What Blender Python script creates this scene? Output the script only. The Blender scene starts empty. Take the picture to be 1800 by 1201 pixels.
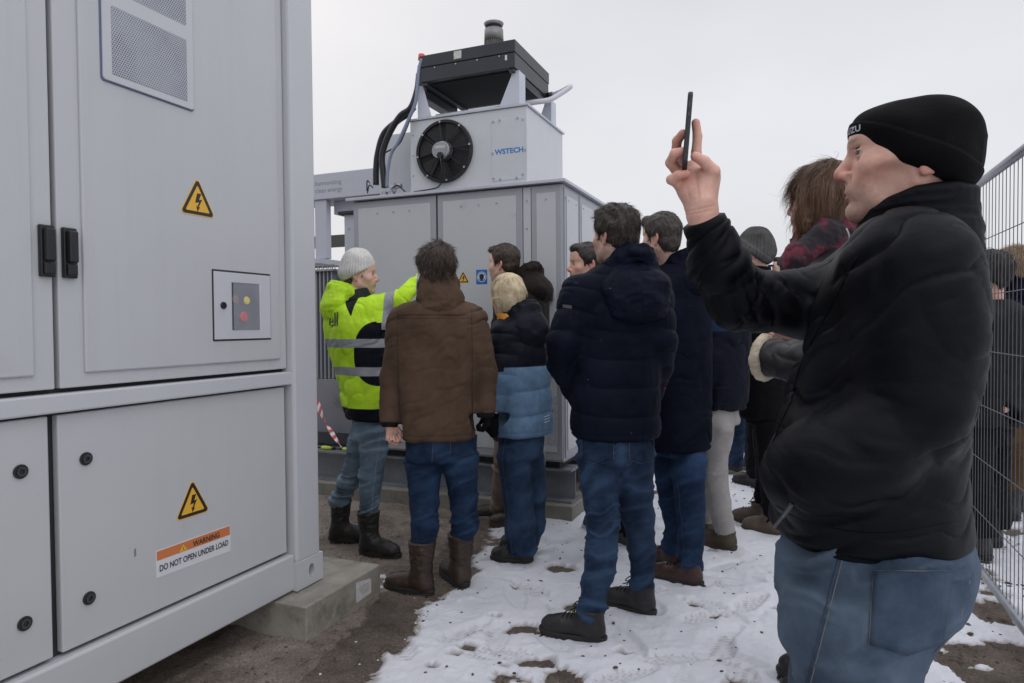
import bpy, math, random
import numpy as np
from mathutils import Vector, Matrix
random.seed(4); np.random.seed(4)
C = bpy.context.scene.collection
SC = bpy.context.scene

# ------------------------------------------------------------------ camera
YAW, PITCH, ROLL, EYE, FPX = math.radians(22.53), math.radians(-1.36), math.radians(-0.46), 1.33, 1200.0
_F = np.array([-math.sin(YAW)*math.cos(PITCH), math.cos(YAW)*math.cos(PITCH), math.sin(PITCH)])
_R0 = np.array([math.cos(YAW), math.sin(YAW), 0.0]); _U0 = np.cross(_R0, _F)
_R = _R0*math.cos(ROLL)+_U0*math.sin(ROLL); _U = -_R0*math.sin(ROLL)+_U0*math.cos(ROLL)
_C = np.array([0, 0, EYE])
cam_d = bpy.data.cameras.new('camera'); cam = bpy.data.objects.new('camera', cam_d); C.objects.link(cam)
cam_d.sensor_width = 36; cam_d.lens = 24.0; cam_d.clip_start = 0.05; cam_d.clip_end = 3000
M4 = Matrix.Identity(4)
for i in range(3):
    M4[i][0] = _R[i]; M4[i][1] = _U[i]; M4[i][2] = -_F[i]; M4[i][3] = _C[i]
cam.matrix_world = M4
SC.camera = cam
SC.render.resolution_x = 1024; SC.render.resolution_y = 683

def W(px, py, d):
    """survey point: pixel of the 1800 px photograph at distance d in front of the lens -> metres"""
    return _C+(_F+_R*(px-900)/FPX-_U*(py-600.5)/FPX)*d
def on_plane(px, py, axis, val):
    r = _F+_R*(px-900)/FPX-_U*(py-600.5)/FPX
    return _C+r*((val-_C[axis])/r[axis])
def gp(px, py): return on_plane(px, py, 2, 0.0)

# ------------------------------------------------------------------ sky, sun, exposure
wd = bpy.data.worlds.new('World'); SC.world = wd; wd.use_nodes = True
nt = wd.node_tree; N = nt.nodes; L = nt.links
bg = N['Background']
tc = N.new('ShaderNodeTexCoord'); mp = N.new('ShaderNodeMapping'); mp.inputs['Scale'].default_value = (1, 1, 2.2)
nz = N.new('ShaderNodeTexNoise'); nz.inputs['Scale'].default_value = 1.3; nz.inputs['Detail'].default_value = 5; nz.inputs['Roughness'].default_value = .45
cr = N.new('ShaderNodeValToRGB')
cr.color_ramp.elements[0].position = .3; cr.color_ramp.elements[0].color = (.68, .69, .74, 1)
cr.color_ramp.elements[1].position = .7; cr.color_ramp.elements[1].color = (.86, .87, .91, 1)
L.new(tc.outputs['Generated'], mp.inputs['Vector']); L.new(mp.outputs['Vector'], nz.inputs['Vector']); L.new(nz.outputs['Fac'], cr.inputs['Fac'])
sky = N.new('ShaderNodeTexSky'); sky.sky_type = 'NISHITA'; sky.sun_disc = False
sky.sun_elevation = math.radians(38); sky.sun_rotation = math.radians(-50); sky.dust_density = 6; sky.air_density = 1.0
sm = N.new('ShaderNodeVectorMath'); sm.operation = 'SCALE'; sm.inputs['Scale'].default_value = .10
L.new(sky.outputs['Color'], sm.inputs[0])
mx = N.new('ShaderNodeMix'); mx.data_type = 'RGBA'; mx.inputs[0].default_value = .93   # cloud cover
L.new(sm.outputs['Vector'], mx.inputs[6]); L.new(cr.outputs['Color'], mx.inputs[7])
sxyz = N.new('ShaderNodeSeparateXYZ'); L.new(tc.outputs['Generated'], sxyz.inputs[0])
zr = N.new('ShaderNodeMapRange'); zr.interpolation_type = 'SMOOTHSTEP'; zr.inputs['From Min'].default_value = .42; zr.inputs['From Max'].default_value = 1.0; zr.inputs['To Min'].default_value = 1.0; zr.inputs['To Max'].default_value = 2.1
L.new(sxyz.outputs[2], zr.inputs['Value'])
zs = N.new('ShaderNodeVectorMath'); zs.operation = 'SCALE'; L.new(mx.outputs[2], zs.inputs[0]); L.new(zr.outputs['Result'], zs.inputs['Scale'])
L.new(zs.outputs['Vector'], bg.inputs['Color']); bg.inputs['Strength'].default_value = 0.98
sd = bpy.data.lights.new('sun', 'SUN'); sun = bpy.data.objects.new('sun', sd); C.objects.link(sun)
sd.energy = .5; sd.angle = math.radians(50); sd.color = (1, .97, .93)
sun.rotation_euler = (math.radians(52), 0, math.radians(50))
SC.view_settings.view_transform = 'Standard'; SC.view_settings.look = 'None'
SC.view_settings.exposure = 0.0; SC.view_settings.gamma = 1.0; SC.view_settings.use_curve_mapping = False

# ------------------------------------------------------------------ noise
def _h(i, j, k):
    n = (i*374761393+j*668265263+k*1274126177) & 0xffffffff
    n = ((n ^ (n >> 13))*1274126177) & 0xffffffff
    return ((n ^ (n >> 16)) & 0xffffff)/float(0xffffff)
def vnoise(p):
    p = np.asarray(p, np.float64); f = np.floor(p); i = f.astype(np.int64)+1000; t = p-f; t = t*t*t*(t*(t*6-15)+10)
    x, y, z = t[:, 0], t[:, 1], t[:, 2]; a, b, c = i[:, 0], i[:, 1], i[:, 2]; o = 0
    for dx in (0, 1):
        for dy in (0, 1):
            for dz in (0, 1):
                o = o+_h(a+dx, b+dy, c+dz)*(x if dx else 1-x)*(y if dy else 1-y)*(z if dz else 1-z)
    return o
def fbm(p, oc=3):
    p = np.asarray(p, float); s = 0; a = 1.; n = 0
    for _ in range(oc):
        s = s+a*vnoise(p); n += a; a *= .5; p = p*2.03+7.1
    return s/n
def ridge(p, oc=2):
    p = np.asarray(p, float); s = 0; a = 1.; n = 0
    for _ in range(oc):
        s = s+a*(1-np.abs(2*vnoise(p)-1))**2; n += a; a *= .5; p = p*1.9+3.3
    return s/n
def sstep(a, b, x):
    t = np.clip((x-a)/(b-a), 0, 1); return t*t*(3-2*t)

# ------------------------------------------------------------------ materials
MATS = {}
def newmat(name):
    m = bpy.data.materials.new(name); m.use_nodes = True; MATS[name] = m
    return m, m.node_tree.nodes, m.node_tree.links, m.node_tree.nodes['Principled BSDF']
def ramp(N, stops):
    r = N.new('ShaderNodeValToRGB'); e = r.color_ramp.elements
    while len(e) < len(stops): e.new(.5)
    for q, (p, c) in zip(e, stops): q.position = p; q.color = (*c, 1) if len(c) == 3 else c
    return r
def noise_node(N, L, src, scale, detail=4, rough=.55, sc=None):
    n = N.new('ShaderNodeTexNoise'); n.inputs['Scale'].default_value = scale; n.inputs['Detail'].default_value = detail; n.inputs['Roughness'].default_value = rough
    if sc is not None:
        m = N.new('ShaderNodeMapping'); m.inputs['Scale'].default_value = sc; L.new(src, m.inputs['Vector']); src = m.outputs['Vector']
    L.new(src, n.inputs['Vector']); return n
def mat(name, col, rough=.5, metal=0., var=.0, vscale=8, bump=0., bscale=60, dirt=None, sheen=0., spec=.5, bdist=.002, coat=0., rvar=0., streak=0.):
    """general paint / plastic / metal: colour with soft mottling, fine bump, optional grime"""
    if name in MATS: return MATS[name]
    m, N, L, B = newmat(name)
    co = N.new('ShaderNodeTexCoord').outputs['Object']
    B.inputs['Roughness'].default_value = rough; B.inputs['Metallic'].default_value = metal
    B.inputs['Specular IOR Level'].default_value = spec
    if sheen: B.inputs['Sheen Weight'].default_value = sheen; B.inputs['Sheen Roughness'].default_value = .5
    if coat: B.inputs['Coat Weight'].default_value = coat; B.inputs['Coat Roughness'].default_value = .15
    n1 = noise_node(N, L, co, vscale, 5, .6)
    r = ramp(N, [(.3, tuple(c*(1-var) for c in col)), (.7, tuple(min(1, c*(1+var)) for c in col))]); L.new(n1.outputs['Fac'], r.inputs['Fac'])
    out = r.outputs['Color']
    if dirt:
        dc, thr, ds = dirt
        n2 = noise_node(N, L, co, ds, 8, .7); r2 = ramp(N, [(thr, (0, 0, 0)), (min(1, thr+.18), (1, 1, 1))]); L.new(n2.outputs['Fac'], r2.inputs['Fac'])
        mm = N.new('ShaderNodeMix'); mm.data_type = 'RGBA'; L.new(r2.outputs['Color'], mm.inputs[0]); L.new(out, mm.inputs[6]); mm.inputs[7].default_value = (*dc, 1); out = mm.outputs[2]
    if streak:     # rain streaks and grime that ran down the paint
        n5 = noise_node(N, L, co, 1., 6, .7, (15, 15, .7)); r5 = ramp(N, [(.50, (1, 1, 1)), (.72, (1-streak, 1-streak, 1-streak*1.1))]); L.new(n5.outputs['Fac'], r5.inputs['Fac'])
        n6 = noise_node(N, L, co, 90, 3, .6); r6 = ramp(N, [(.70, (1, 1, 1)), (.76, (.72, .72, .70))]); L.new(n6.outputs['Fac'], r6.inputs['Fac'])
        for rr_ in (r5, r6):
            mm = N.new('ShaderNodeMix'); mm.data_type = 'RGBA'; mm.blend_type = 'MULTIPLY'; mm.inputs[0].default_value = 1; L.new(out, mm.inputs[6]); L.new(rr_.outputs['Color'], mm.inputs[7]); out = mm.outputs[2]
    L.new(out, B.inputs['Base Color'])
    if rvar:
        rr = N.new('ShaderNodeMapRange'); L.new(n1.outputs['Fac'], rr.inputs['Value']); rr.inputs['From Min'].default_value = .3; rr.inputs['From Max'].default_value = .7
        rr.inputs['To Min'].default_value = rough-rvar; rr.inputs['To Max'].default_value = rough+rvar; L.new(rr.outputs['Result'], B.inputs['Roughness'])
    if bump:
        n3 = noise_node(N, L, co, bscale, 4, .6); b = N.new('ShaderNodeBump'); b.inputs['Strength'].default_value = bump; b.inputs['Distance'].default_value = bdist
        L.new(n3.outputs['Fac'], b.inputs['Height']); L.new(b.outputs['Normal'], B.inputs['Normal'])
    return m
def fabric(name, col, col2=None, rough=.85, var=.25, fine=.25, wr=.5, sheen=.15, attr=None, attr2=None, spots=0., weave=900, spec=.10):
    """cloth: mottled colour, weave and crease bump; attr/attr2 = (signed distance attribute, colour, roughness) zones with clean borders"""
    if name in MATS: return MATS[name]
    m, N, L, B = newmat(name)
    co = N.new('ShaderNodeTexCoord').outputs['Object']
    B.inputs['Roughness'].default_value = rough; B.inputs['Specular IOR Level'].default_value = spec
    B.inputs['Sheen Weight'].default_value = sheen*.07; B.inputs['Sheen Roughness'].default_value = .5
    n1 = noise_node(N, L, co, 9, 6, .65)
    c2 = col2 or tuple(c*(1+var) for c in col)
    r = ramp(N, [(.32, tuple(c*(1-var) for c in col)), (.68, c2)]); L.new(n1.outputs['Fac'], r.inputs['Fac']); out = r.outputs['Color']
    if spots:
        v = noise_node(N, L, co, 70, 2, .5); r3 = ramp(N, [(.76, (0, 0, 0)), (.80, (1, 1, 1))]); L.new(v.outputs['Fac'], r3.inputs['Fac'])
        mm = N.new('ShaderNodeMix'); mm.data_type = 'RGBA'; ms = N.new('ShaderNodeMath'); ms.operation = 'MULTIPLY'; ms.inputs[1].default_value = spots
        L.new(r3.outputs['Color'], ms.inputs[0]); L.new(ms.outputs[0], mm.inputs[0]); L.new(out, mm.inputs[6]); mm.inputs[7].default_value = (.5, .5, .55, 1); out = mm.outputs[2]
    for a in (attr, attr2):
        if not a: continue
        at = N.new('ShaderNodeAttribute'); at.attribute_name = a[0]
        mr = N.new('ShaderNodeMapRange'); mr.inputs['From Min'].default_value = -a[2] if len(a) > 2 else -.0015; mr.inputs['From Max'].default_value = a[2] if len(a) > 2 else .0015
        L.new(at.outputs['Fac'], mr.inputs['Value'])
        mm = N.new('ShaderNodeMix'); mm.data_type = 'RGBA'; L.new(mr.outputs['Result'], mm.inputs[0]); L.new(out, mm.inputs[6])
        ns = ramp(N, [(.32, tuple(c*(1-var) for c in a[1])), (.68, tuple(c*(1+var) for c in a[1]))]); L.new(n1.outputs['Fac'], ns.inputs['Fac']); L.new(ns.outputs['Color'], mm.inputs[7]); out = mm.outputs[2]
    m['zones'] = ','.join(a[0] for a in (attr, attr2) if a)
    L.new(out, B.inputs['Base Color'])
    n2 = noise_node(N, L, co, 17, 4, .5, (1, 1, 1.5)); n3 = noise_node(N, L, co, weave, 2, .5)
    b1 = N.new('ShaderNodeBump'); b1.inputs['Strength'].default_value = wr; b1.inputs['Distance'].default_value = .009; L.new(n2.outputs['Fac'], b1.inputs['Height'])
    b2 = N.new('ShaderNodeBump'); b2.inputs['Strength'].default_value = fine; b2.inputs['Distance'].default_value = .002; L.new(n3.outputs['Fac'], b2.inputs['Height'])
    L.new(b1.outputs['Normal'], b2.inputs['Normal']); L.new(b2.outputs['Normal'], B.inputs['Normal'])
    return m

# ------------------------------------------------------------------ object helpers
ORG = {}
def props(o, label=None, cat=None, group=None, kind=None):
    if label: o['label'] = label
    if cat: o['category'] = cat
    if group: o['group'] = group
    if kind: o['kind'] = kind
    return o
def empty(name, loc, label=None, cat=None, group=None):
    o = bpy.data.objects.new(name, None); C.objects.link(o); o.location = loc; o.empty_display_size = .1
    ORG[o.name] = np.array(loc, float); return props(o, label, cat, group)
def link_mesh(name, v, f, m, parent=None, loc=None, smooth=False, bevel=0, attrs=None, mids=None, segs=2):
    """v in world metres; stored relative to the thing's origin"""
    v = np.asarray(v, float)
    org = ORG[parent.name] if parent is not None else (np.array(loc, float) if loc is not None else np.array([v[:, 0].mean(), v[:, 1].mean(), v[:, 2].min()]))
    me = bpy.data.meshes.new(name)
    lv = v-org
    if isinstance(f, np.ndarray):
        n, k = f.shape
        me.vertices.add(len(lv)); me.vertices.foreach_set('co', lv.astype(np.float32).ravel())
        me.loops.add(n*k); me.loops.foreach_set('vertex_index', f.astype(np.int32).ravel())
        me.polygons.add(n); me.polygons.foreach_set('loop_start', np.arange(0, n*k, k, dtype=np.int32)); me.polygons.foreach_set('loop_total', np.full(n, k, np.int32))
        me.update(calc_edges=True)
    else:
        me.from_pydata([tuple(q) for q in lv], [], [tuple(q) for q in f]); me.update()
    ms = m if isinstance(m, (list, tuple)) else [m]
    for q in ms: me.materials.append(q)
    if mids is not None: me.polygons.foreach_set('material_index', np.asarray(mids, np.int32))
    if smooth: me.polygons.foreach_set('use_smooth', np.ones(len(me.polygons), bool))
    zone = {z for q in ms for z in str(q.get('zones', '')).split(',') if z}
    attrs = dict(attrs or {}); attrs.update({z: np.full(len(lv), -1.) for z in zone if z not in attrs})
    if attrs:
        for k, a in attrs.items():
            at = me.attributes.new(k, 'FLOAT', 'POINT'); at.data.foreach_set('value', np.asarray(a, np.float32))
    o = bpy.data.objects.new(name, me); C.objects.link(o)
    if parent is not None: o.parent = parent; ORG[o.name] = org
    else: o.location = org; ORG[o.name] = org
    if bevel:
        b = o.modifiers.new('bevel', 'BEVEL'); b.width = bevel; b.segments = segs; b.limit_method = 'ANGLE'; b.angle_limit = math.radians(40)
    return o
class MB:
    def __init__(s): s.v = []; s.f = []
    def add(s, v, f):
        n = len(s.v); s.v += [tuple(map(float, q)) for q in v]; s.f += [tuple(i+n for i in q) for q in f]; return s
    def box(s, x0, x1, y0, y1, z0, z1):
        return s.add([(x0, y0, z0), (x1, y0, z0), (x1, y1, z0), (x0, y1, z0), (x0, y0, z1), (x1, y0, z1), (x1, y1, z1), (x0, y1, z1)],
                     [(0, 3, 2, 1), (4, 5, 6, 7), (0, 1, 5, 4), (1, 2, 6, 5), (2, 3, 7, 6), (3, 0, 4, 7)])
    def cyl(s, a, b, r, n=20, r2=None):
        return s.tube([a, b], [r, r if r2 is None else r2], n)
    def tube(s, P, r, n=8, cap=True):
        P = [np.array(p, float) for p in P]; rr = r if isinstance(r, (list, tuple, np.ndarray)) else [r]*len(P)
        t0 = P[1]-P[0]; t0 /= np.linalg.norm(t0)
        u = np.cross(t0, [0, 0, 1.]); 
        if np.linalg.norm(u) < .1: u = np.cross(t0, [1., 0, 0])
        u /= np.linalg.norm(u); vs = []
        for i, p in enumerate(P):
            t = P[min(i+1, len(P)-1)]-P[max(i-1, 0)]; t /= np.linalg.norm(t)+1e-12
            u = u-t*(u@t); u /= np.linalg.norm(u)+1e-12; w = np.cross(t, u)
            for k in range(n):
                a = 2*math.pi*k/n; vs.append(p+rr[i]*(math.cos(a)*u+math.sin(a)*w))
        fs = []
        for i in range(len(P)-1):
            for k in range(n):
                fs.append((i*n+k, i*n+(k+1) % n, (i+1)*n+(k+1) % n, (i+1)*n+k))
        if cap: fs += [tuple(range(n-1, -1, -1)), tuple((len(P)-1)*n+k for k in range(n))]
        return s.add(vs, fs)
    def prism(s, poly, place, w0, w1):
        n = len(poly); vs = [place(u, v, w0) for u, v in poly]+[place(u, v, w1) for u, v in poly]
        fs = [tuple(range(n-1, -1, -1)), tuple(range(n, 2*n))]+[(i, (i+1) % n, n+(i+1) % n, n+i) for i in range(n)]
        return s.add(vs, fs)
    def ring(s, po, pi, place, w0, w1):
        n = len(po); vs = [place(*q, w) for w in (w0, w1) for pp in (po, pi) for q in pp]; fs = []
        for i in range(n):
            j = (i+1) % n
            fs += [(2*n+i, 2*n+j, 3*n+j, 3*n+i), (j, i, n+i, n+j), (i, j, 2*n+j, 2*n+i), (n+j, n+i, 3*n+i, 3*n+j)]
        return s.add(vs, fs)
    def build(s, name, m, parent=None, bevel=0, smooth=False, loc=None, segs=2):
        o = link_mesh(name, np.array(s.v), s.f, m, parent, loc=loc, smooth=smooth, bevel=bevel, segs=segs)
        # outward normals
        import bmesh
        bm = bmesh.new(); bm.from_mesh(o.data); bmesh.ops.recalc_face_normals(bm, faces=bm.faces); bm.to_mesh(o.data); bm.free()
        if smooth:
            o.data.polygons.foreach_set('use_smooth', np.array([len(p.vertices) <= 4 for p in o.data.polygons]))
        return o
def catmull(P, n=8):
    P = [np.array(p, float) for p in P]; Q = [2*P[0]-P[1]]+P+[2*P[-1]-P[-2]]; out = []
    for i in range(1, len(Q)-2):
        for k in range(n):
            t = k/n; a, b, c, d = Q[i-1:i+3]
            out.append(.5*((2*b)+(c-a)*t+(2*a-5*b+4*c-d)*t*t+(3*b-a-3*c+d)*t**3))
    return out+[P[-1]]
def plane_x(c): return lambda u, v, w: (c+w, u, v)       # faces +X, u runs along Y
def plane_y(c): return lambda u, v, w: (u, c-w, v)       # faces -Y, u runs along X
def roundpoly(P, r, n=5):
    P = [np.array(p, float) for p in P]; out = []
    for i, p in enumerate(P):
        a = P[i-1]-p; b = P[(i+1) % len(P)]-p; a /= np.linalg.norm(a); b /= np.linalg.norm(b)
        c = math.acos(np.clip(a@b, -1, 1)); d = r/math.tan(c/2); m = (a+b)/np.linalg.norm(a+b); o = p+m*(r/math.sin(c/2))
        s0 = p+a*d-o; s1 = p+b*d-o
        for k in range(n+1):
            t = k/n; q = s0*(1-t)+s1*t; out.append(tuple(o+q/np.linalg.norm(q)*r))
    return out
def circ(u, v, r, n=20, a0=0): return [(u+r*math.cos(a0+2*math.pi*k/n), v+r*math.sin(a0+2*math.pi*k/n)) for k in range(n)]
def text_mesh(s, size, spacing=1.0, bold=0., ext=.0):
    cu = bpy.data.curves.new('t', 'FONT'); cu.body = s; cu.size = size; cu.space_character = spacing; cu.offset = bold; cu.align_x = 'LEFT'; cu.extrude = ext; cu.resolution_u = 4
    o = bpy.data.objects.new('t', cu); C.objects.link(o); dg = bpy.context.evaluated_depsgraph_get(); dg.update()
    me = bpy.data.meshes.new_from_object(o.evaluated_get(dg)); v = np.array([q.co[:] for q in me.vertices]); f = [tuple(p.vertices) for p in me.polygons]
    bpy.data.objects.remove(o); bpy.data.meshes.remove(me); bpy.data.curves.remove(cu); return v, f
def text(s, width, place, u, v, w, m, parent, height=None, name='lettering', spacing=1., bold=0.):
    tv, tf = text_mesh(s, 1., spacing, bold)
    x0, x1 = tv[:, 0].min(), tv[:, 0].max(); y0, y1 = tv[:, 1].min(), tv[:, 1].max()
    k = width/(x1-x0); ky = k if height is None else height/(y1-y0)
    P = [place(u+(q[0]-x0)*k, v+(q[1]-y0)*ky, w) for q in tv]
    return link_mesh(name, np.array(P), tf, m, parent)
# ------------------------------------------------------------------ ground: one sand sheet, one snow sheet
edge_px = [(600, 1300), (655, 1201), (672, 1160), (700, 1125), (728, 1098), (742, 1062), (770, 1052), (815, 1020), (848, 955), (868, 915), (880, 895)]
EDGE = np.array([gp(*p)[:2] for p in edge_px]+[(-1.62, 4.6), (-1.3, 5.2), (-1.35, 8.0), (-6, 12)])
def edge_dist(x, y):
    """signed distance to the sand/snow border, positive on the snow side"""
    d = np.full(x.shape, 1e9); s = np.zeros(x.shape)
    for a, b in zip(EDGE[:-1], EDGE[1:]):
        ab = b-a; t = np.clip(((x-a[0])*ab[0]+(y-a[1])*ab[1])/(ab@ab), 0, 1)
        qx, qy = x-a[0]-t*ab[0], y-a[1]-t*ab[1]; dd = np.hypot(qx, qy); cr_ = ab[0]*(y-a[1])-ab[1]*(x-a[0])
        m = dd < d-1e-9; d = np.where(m, dd, d); s = np.where(m, -np.sign(cr_), s)
    return d*s
def axis_pts(segs):
    out = []
    for a, b, st in segs: out += list(np.arange(a, b, st))
    return np.array(out+[segs[-1][1]])
gx = axis_pts([(-400, -60, 40), (-60, -12, 4), (-12, -4, .4), (-4, -2.6, .05), (-2.6, 1.6, .011), (1.6, 3, .05), (3, 12, .4), (12, 60, 4), (60, 400, 40)])
gy = axis_pts([(-40, -4, 2), (-4, .9, .1), (.9, 4.8, .011), (4.8, 7.5, .03), (7.5, 14, .2), (14, 60, 3), (60, 600, 30)])
GX, GY = np.meshgrid(gx, gy); fx, fy = GX.ravel(), GY.ravel(); P2 = np.stack([fx, fy, 0*fx], 1)
FOOT = []     # boot positions pressed into the ground, filled from the same table as the people
for px, py in [(740, 1045), (810, 1035), (905, 992), (915, 975), (1040, 1140), (1130, 1092), (1205, 1036), (1180, 1000), (1270, 970), (1320, 926), (1350, 945), (1100, 960)]:
    FOOT.append(gp(px, py)[:2])
big = fbm(P2*[.35, .35, 1]+3, 3)-.5
lumps = fbm(P2*[7, 7, 1]+11, 4)-.5
fine = fbm(P2*[38, 38, 1]+5, 3)-.5
tr = ridge(P2*[5, 3.2, 1]+20, 3)
near = sstep(9, 5, np.hypot(fx, fy-3))
lw = np.where(edge_dist(fx, fy) > 0, .45, 1.); sand = big*.02+(lumps*.030+fine*.010+(tr-.5)*.012)*near*lw*np.where(edge_dist(fx, fy) > 0, .7, 1.)
# heel and tread marks in the wet sand and in the snow
rs = np.random.RandomState(8)
press = np.zeros_like(fx); tread = np.zeros_like(fx)
MARK = [(705, 1132, 2.3), (880, 1150, .4), (820, 1110, 1.2), (1240, 1085, .9), (1270, 1140, 1.6), (1190, 1160, .5), (930, 1035, 2.6), (1320, 1060, 1.1), (1300, 1180, 2.), (1100, 1190, .8), (985, 1085, 2.2), (1255, 1030, .3)]
clear = np.zeros_like(fx)
for k_ in range(150+len(MARK)):
    if k_ < 150: cx, cy, a = rs.uniform(-3.2, 1.5), rs.uniform(1.2, 6.5), rs.uniform(0, 6.28)
    else: (cx, cy), a = gp(*MARK[k_-150][:2])[:2], MARK[k_-150][2]
    u = (fx-cx)*math.cos(a)+(fy-cy)*math.sin(a); v = -(fx-cx)*math.sin(a)+(fy-cy)*math.cos(a)
    q = (u/.145)**2+(v/(.05-.012*np.tanh(u*12)))**2; mk = sstep(1.15, .8, q)
    press = np.maximum(press, mk*rs.uniform(.35, 1)); tread = np.where(mk > .3, np.sin(u*300+math.sin(a)*3+np.abs(v)*60)*.5*mk, tread)
    if k_ >= 150: clear = np.maximum(clear, mk)
sand -= press*.012*near; sand += tread*.0025*near
thin = np.zeros_like(fx)      # places trodden bare
BARE = [((985, 1001), .055, 1.5), ((920, 1104), .06, 1.2), ((945, 1165), .05, 1.6), ((985, 1190), .07, 1.), ((1095, 1150), .02, 1.), ((1010, 1068), .05, 1.1), ((905, 1030), .02, 1), ((870, 1085), .02, 1), ((1735, 1150), .15, .9), ((1770, 1190), .12, .8), ((1770, 1085), .10, .5), ((1735, 1040), .07, .5), ((1222, 1062), .03, 1), ((1262, 1080), .025, 1), ((800, 1150), .018, 1), ((760, 1170), .018, 1), ((1745, 1190), .12, 1), ((1790, 1150), .10, 1)]
wob = fbm(P2*[9, 9, 1]+40, 4)-.5
for (p, r, s) in BARE:
    c = gp(*p); d = np.hypot((fx-c[0])/1.25, fy-c[1])/r; thin = np.maximum(thin, s*sstep(1.25, .75, d+wob*1.9))
fence_dirt = sstep(.30, .0, np.abs(fx-.80-(fy-2.8)*.0)-.02)*sstep(.50, .66, fbm(P2*[5, 4, 1]+60, 4))*sstep(6.5, 5.5, fy)*sstep(2.0, 2.6, fy)
trod = sstep(.72, .78, fbm(P2*[4.2, 4.2, 1]+90, 5))*near
ed = edge_dist(fx, fy)+(fbm(P2*[3.5, 3.5, 1]+70, 4)-.5)*.13+(fbm(P2*[17, 17, 1]+71, 4)-.5)*.07
crumb = sstep(.60, .75, fbm(P2*[26, 26, 1]+31, 3))*sstep(.0, .05, ed)*near
clump = np.clip(ridge(P2*[21, 21, 1]+33, 2)-.35, 0, 1)*sstep(.25, .0, ed)*near
thick = sstep(-.01, .10, ed)*.022+crumb*.005+clump*.007*(ed > 0)-.004
thick += ((lumps*.005+fine*.0025)*sstep(0, .1, ed)*near)+(big*.01)
mess = sstep(.45, .6, fbm(P2*[1.4, 1.4, 1]+15, 3))
thick += (fbm(P2*[15, 15, 1]+48, 3)-.5)*.008*mess*near*sstep(.02, .2, ed)+(ridge(P2*[7, 7, 1]+52, 3)-.5)*.005*near*sstep(.02, .2, ed)
thick -= press*.013*near*(ed > 0); thick += tread*.0048*near*(ed > 0)
thick -= thin*.035+fence_dirt*.034+trod*.03
for c in FOOT:      # packed flat under each boot with a little rim
    d = np.hypot(fx-c[0], fy-c[1]); thick += .006*np.exp(-((d-.13)/.03)**2)*(ed > .02)
far = sstep(7, 12, np.hypot(fx, fy-3)); thick = np.maximum(thick, far*.03*(ed > 0)); thick = np.where(ed < -.25, -.02, thick)
base_drop = -.016*sstep(-.1, .12, ed)
SZ = sand+base_drop; WZ = SZ+thick
ny, nx = GX.shape; I = np.arange(nx*ny).reshape(ny, nx)
Q = np.stack([I[:-1, :-1], I[:-1, 1:], I[1:, 1:], I[1:, :-1]], -1).reshape(-1, 4)
def ground_mat(name, snow):
    m, N, L, B = newmat(name); co = N.new('ShaderNodeTexCoord').outputs['Object']
    if snow:
        n = noise_node(N, L, co, 2.2, 6, .6); r = ramp(N, [(.3, (.56, .57, .62)), (.7, (.66, .67, .715))]); L.new(n.outputs['Fac'], r.inputs['Fac'])
        n2 = noise_node(N, L, co, 34, 4, .65); r2 = ramp(N, [(.70, (0, 0, 0)), (.78, (1, 1, 1))]); L.new(n2.outputs['Fac'], r2.inputs['Fac'])
        at = N.new('ShaderNodeAttribute'); at.attribute_name = 'soil'
        a = N.new('ShaderNodeMath'); a.operation = 'MULTIPLY'; a.inputs[1].default_value = .6; L.new(r2.outputs['Color'], a.inputs[0])
        b = N.new('ShaderNodeMath'); b.operation = 'MAXIMUM'; L.new(a.outputs[0], b.inputs[0]); L.new(at.outputs['Fac'], b.inputs[1])
        mm = N.new('ShaderNodeMix'); mm.data_type = 'RGBA'; L.new(b.outputs[0], mm.inputs[0]); L.new(r.outputs['Color'], mm.inputs[6]); mm.inputs[7].default_value = (.23, .19, .165, 1)
        L.new(mm.outputs[2], B.inputs['Base Color']); B.inputs['Roughness'].default_value = .7
        B.inputs['Subsurface Weight'].default_value = .0
        bs = (55, .35, .012)
    else:
        n = noise_node(N, L, co, 3.2, 8, .68); r = ramp(N, [(.30, (.085, .068, .056)), (.48, (.190, .155, .130)), (.70, (.30, .252, .215))]); L.new(n.outputs['Fac'], r.inputs['Fac'])
        n2 = noise_node(N, L, co, 120, 3, .6); r2 = ramp(N, [(.35, (.6, .6, .6)), (.65, (1.2, 1.2, 1.2))]); L.new(n2.outputs['Fac'], r2.inputs['Fac'])
        mm = N.new('ShaderNodeMix'); mm.data_type = 'RGBA'; mm.blend_type = 'MULTIPLY'; mm.inputs[0].default_value = 1; L.new(r.outputs['Color'], mm.inputs[6]); L.new(r2.outputs['Color'], mm.inputs[7])
        n3 = noise_node(N, L, co, 19, 5, .7, (1, .45, 1)); r3 = ramp(N, [(.60, (0, 0, 0)), (.68, (1, 1, 1))]); L.new(n3.outputs['Fac'], r3.inputs['Fac'])
        m3 = N.new('ShaderNodeMix'); m3.data_type = 'RGBA'; m3b = N.new('ShaderNodeMath'); m3b.operation = 'MULTIPLY'; m3b.inputs[1].default_value = .7; L.new(r3.outputs['Color'], m3b.inputs[0]); L.new(m3b.outputs[0], m3.inputs[0])
        L.new(mm.outputs[2], m3.inputs[6]); m3.inputs[7].default_value = (.025, .019, .015, 1)
        L.new(m3.outputs[2], B.inputs['Base Color']); B.inputs['Roughness'].default_value = .75; B.inputs['Specular IOR Level'].default_value = .4
        bs = (75, .9, .012)
    n4 = noise_node(N, L, co, bs[0], 6, .65); b4 = N.new('ShaderNodeBump'); b4.inputs['Strength'].default_value = bs[1]; b4.inputs['Distance'].default_value = bs[2]
    L.new(n4.outputs['Fac'], b4.inputs['Height']); L.new(b4.outputs['Normal'], B.inputs['Normal']); return m
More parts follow.
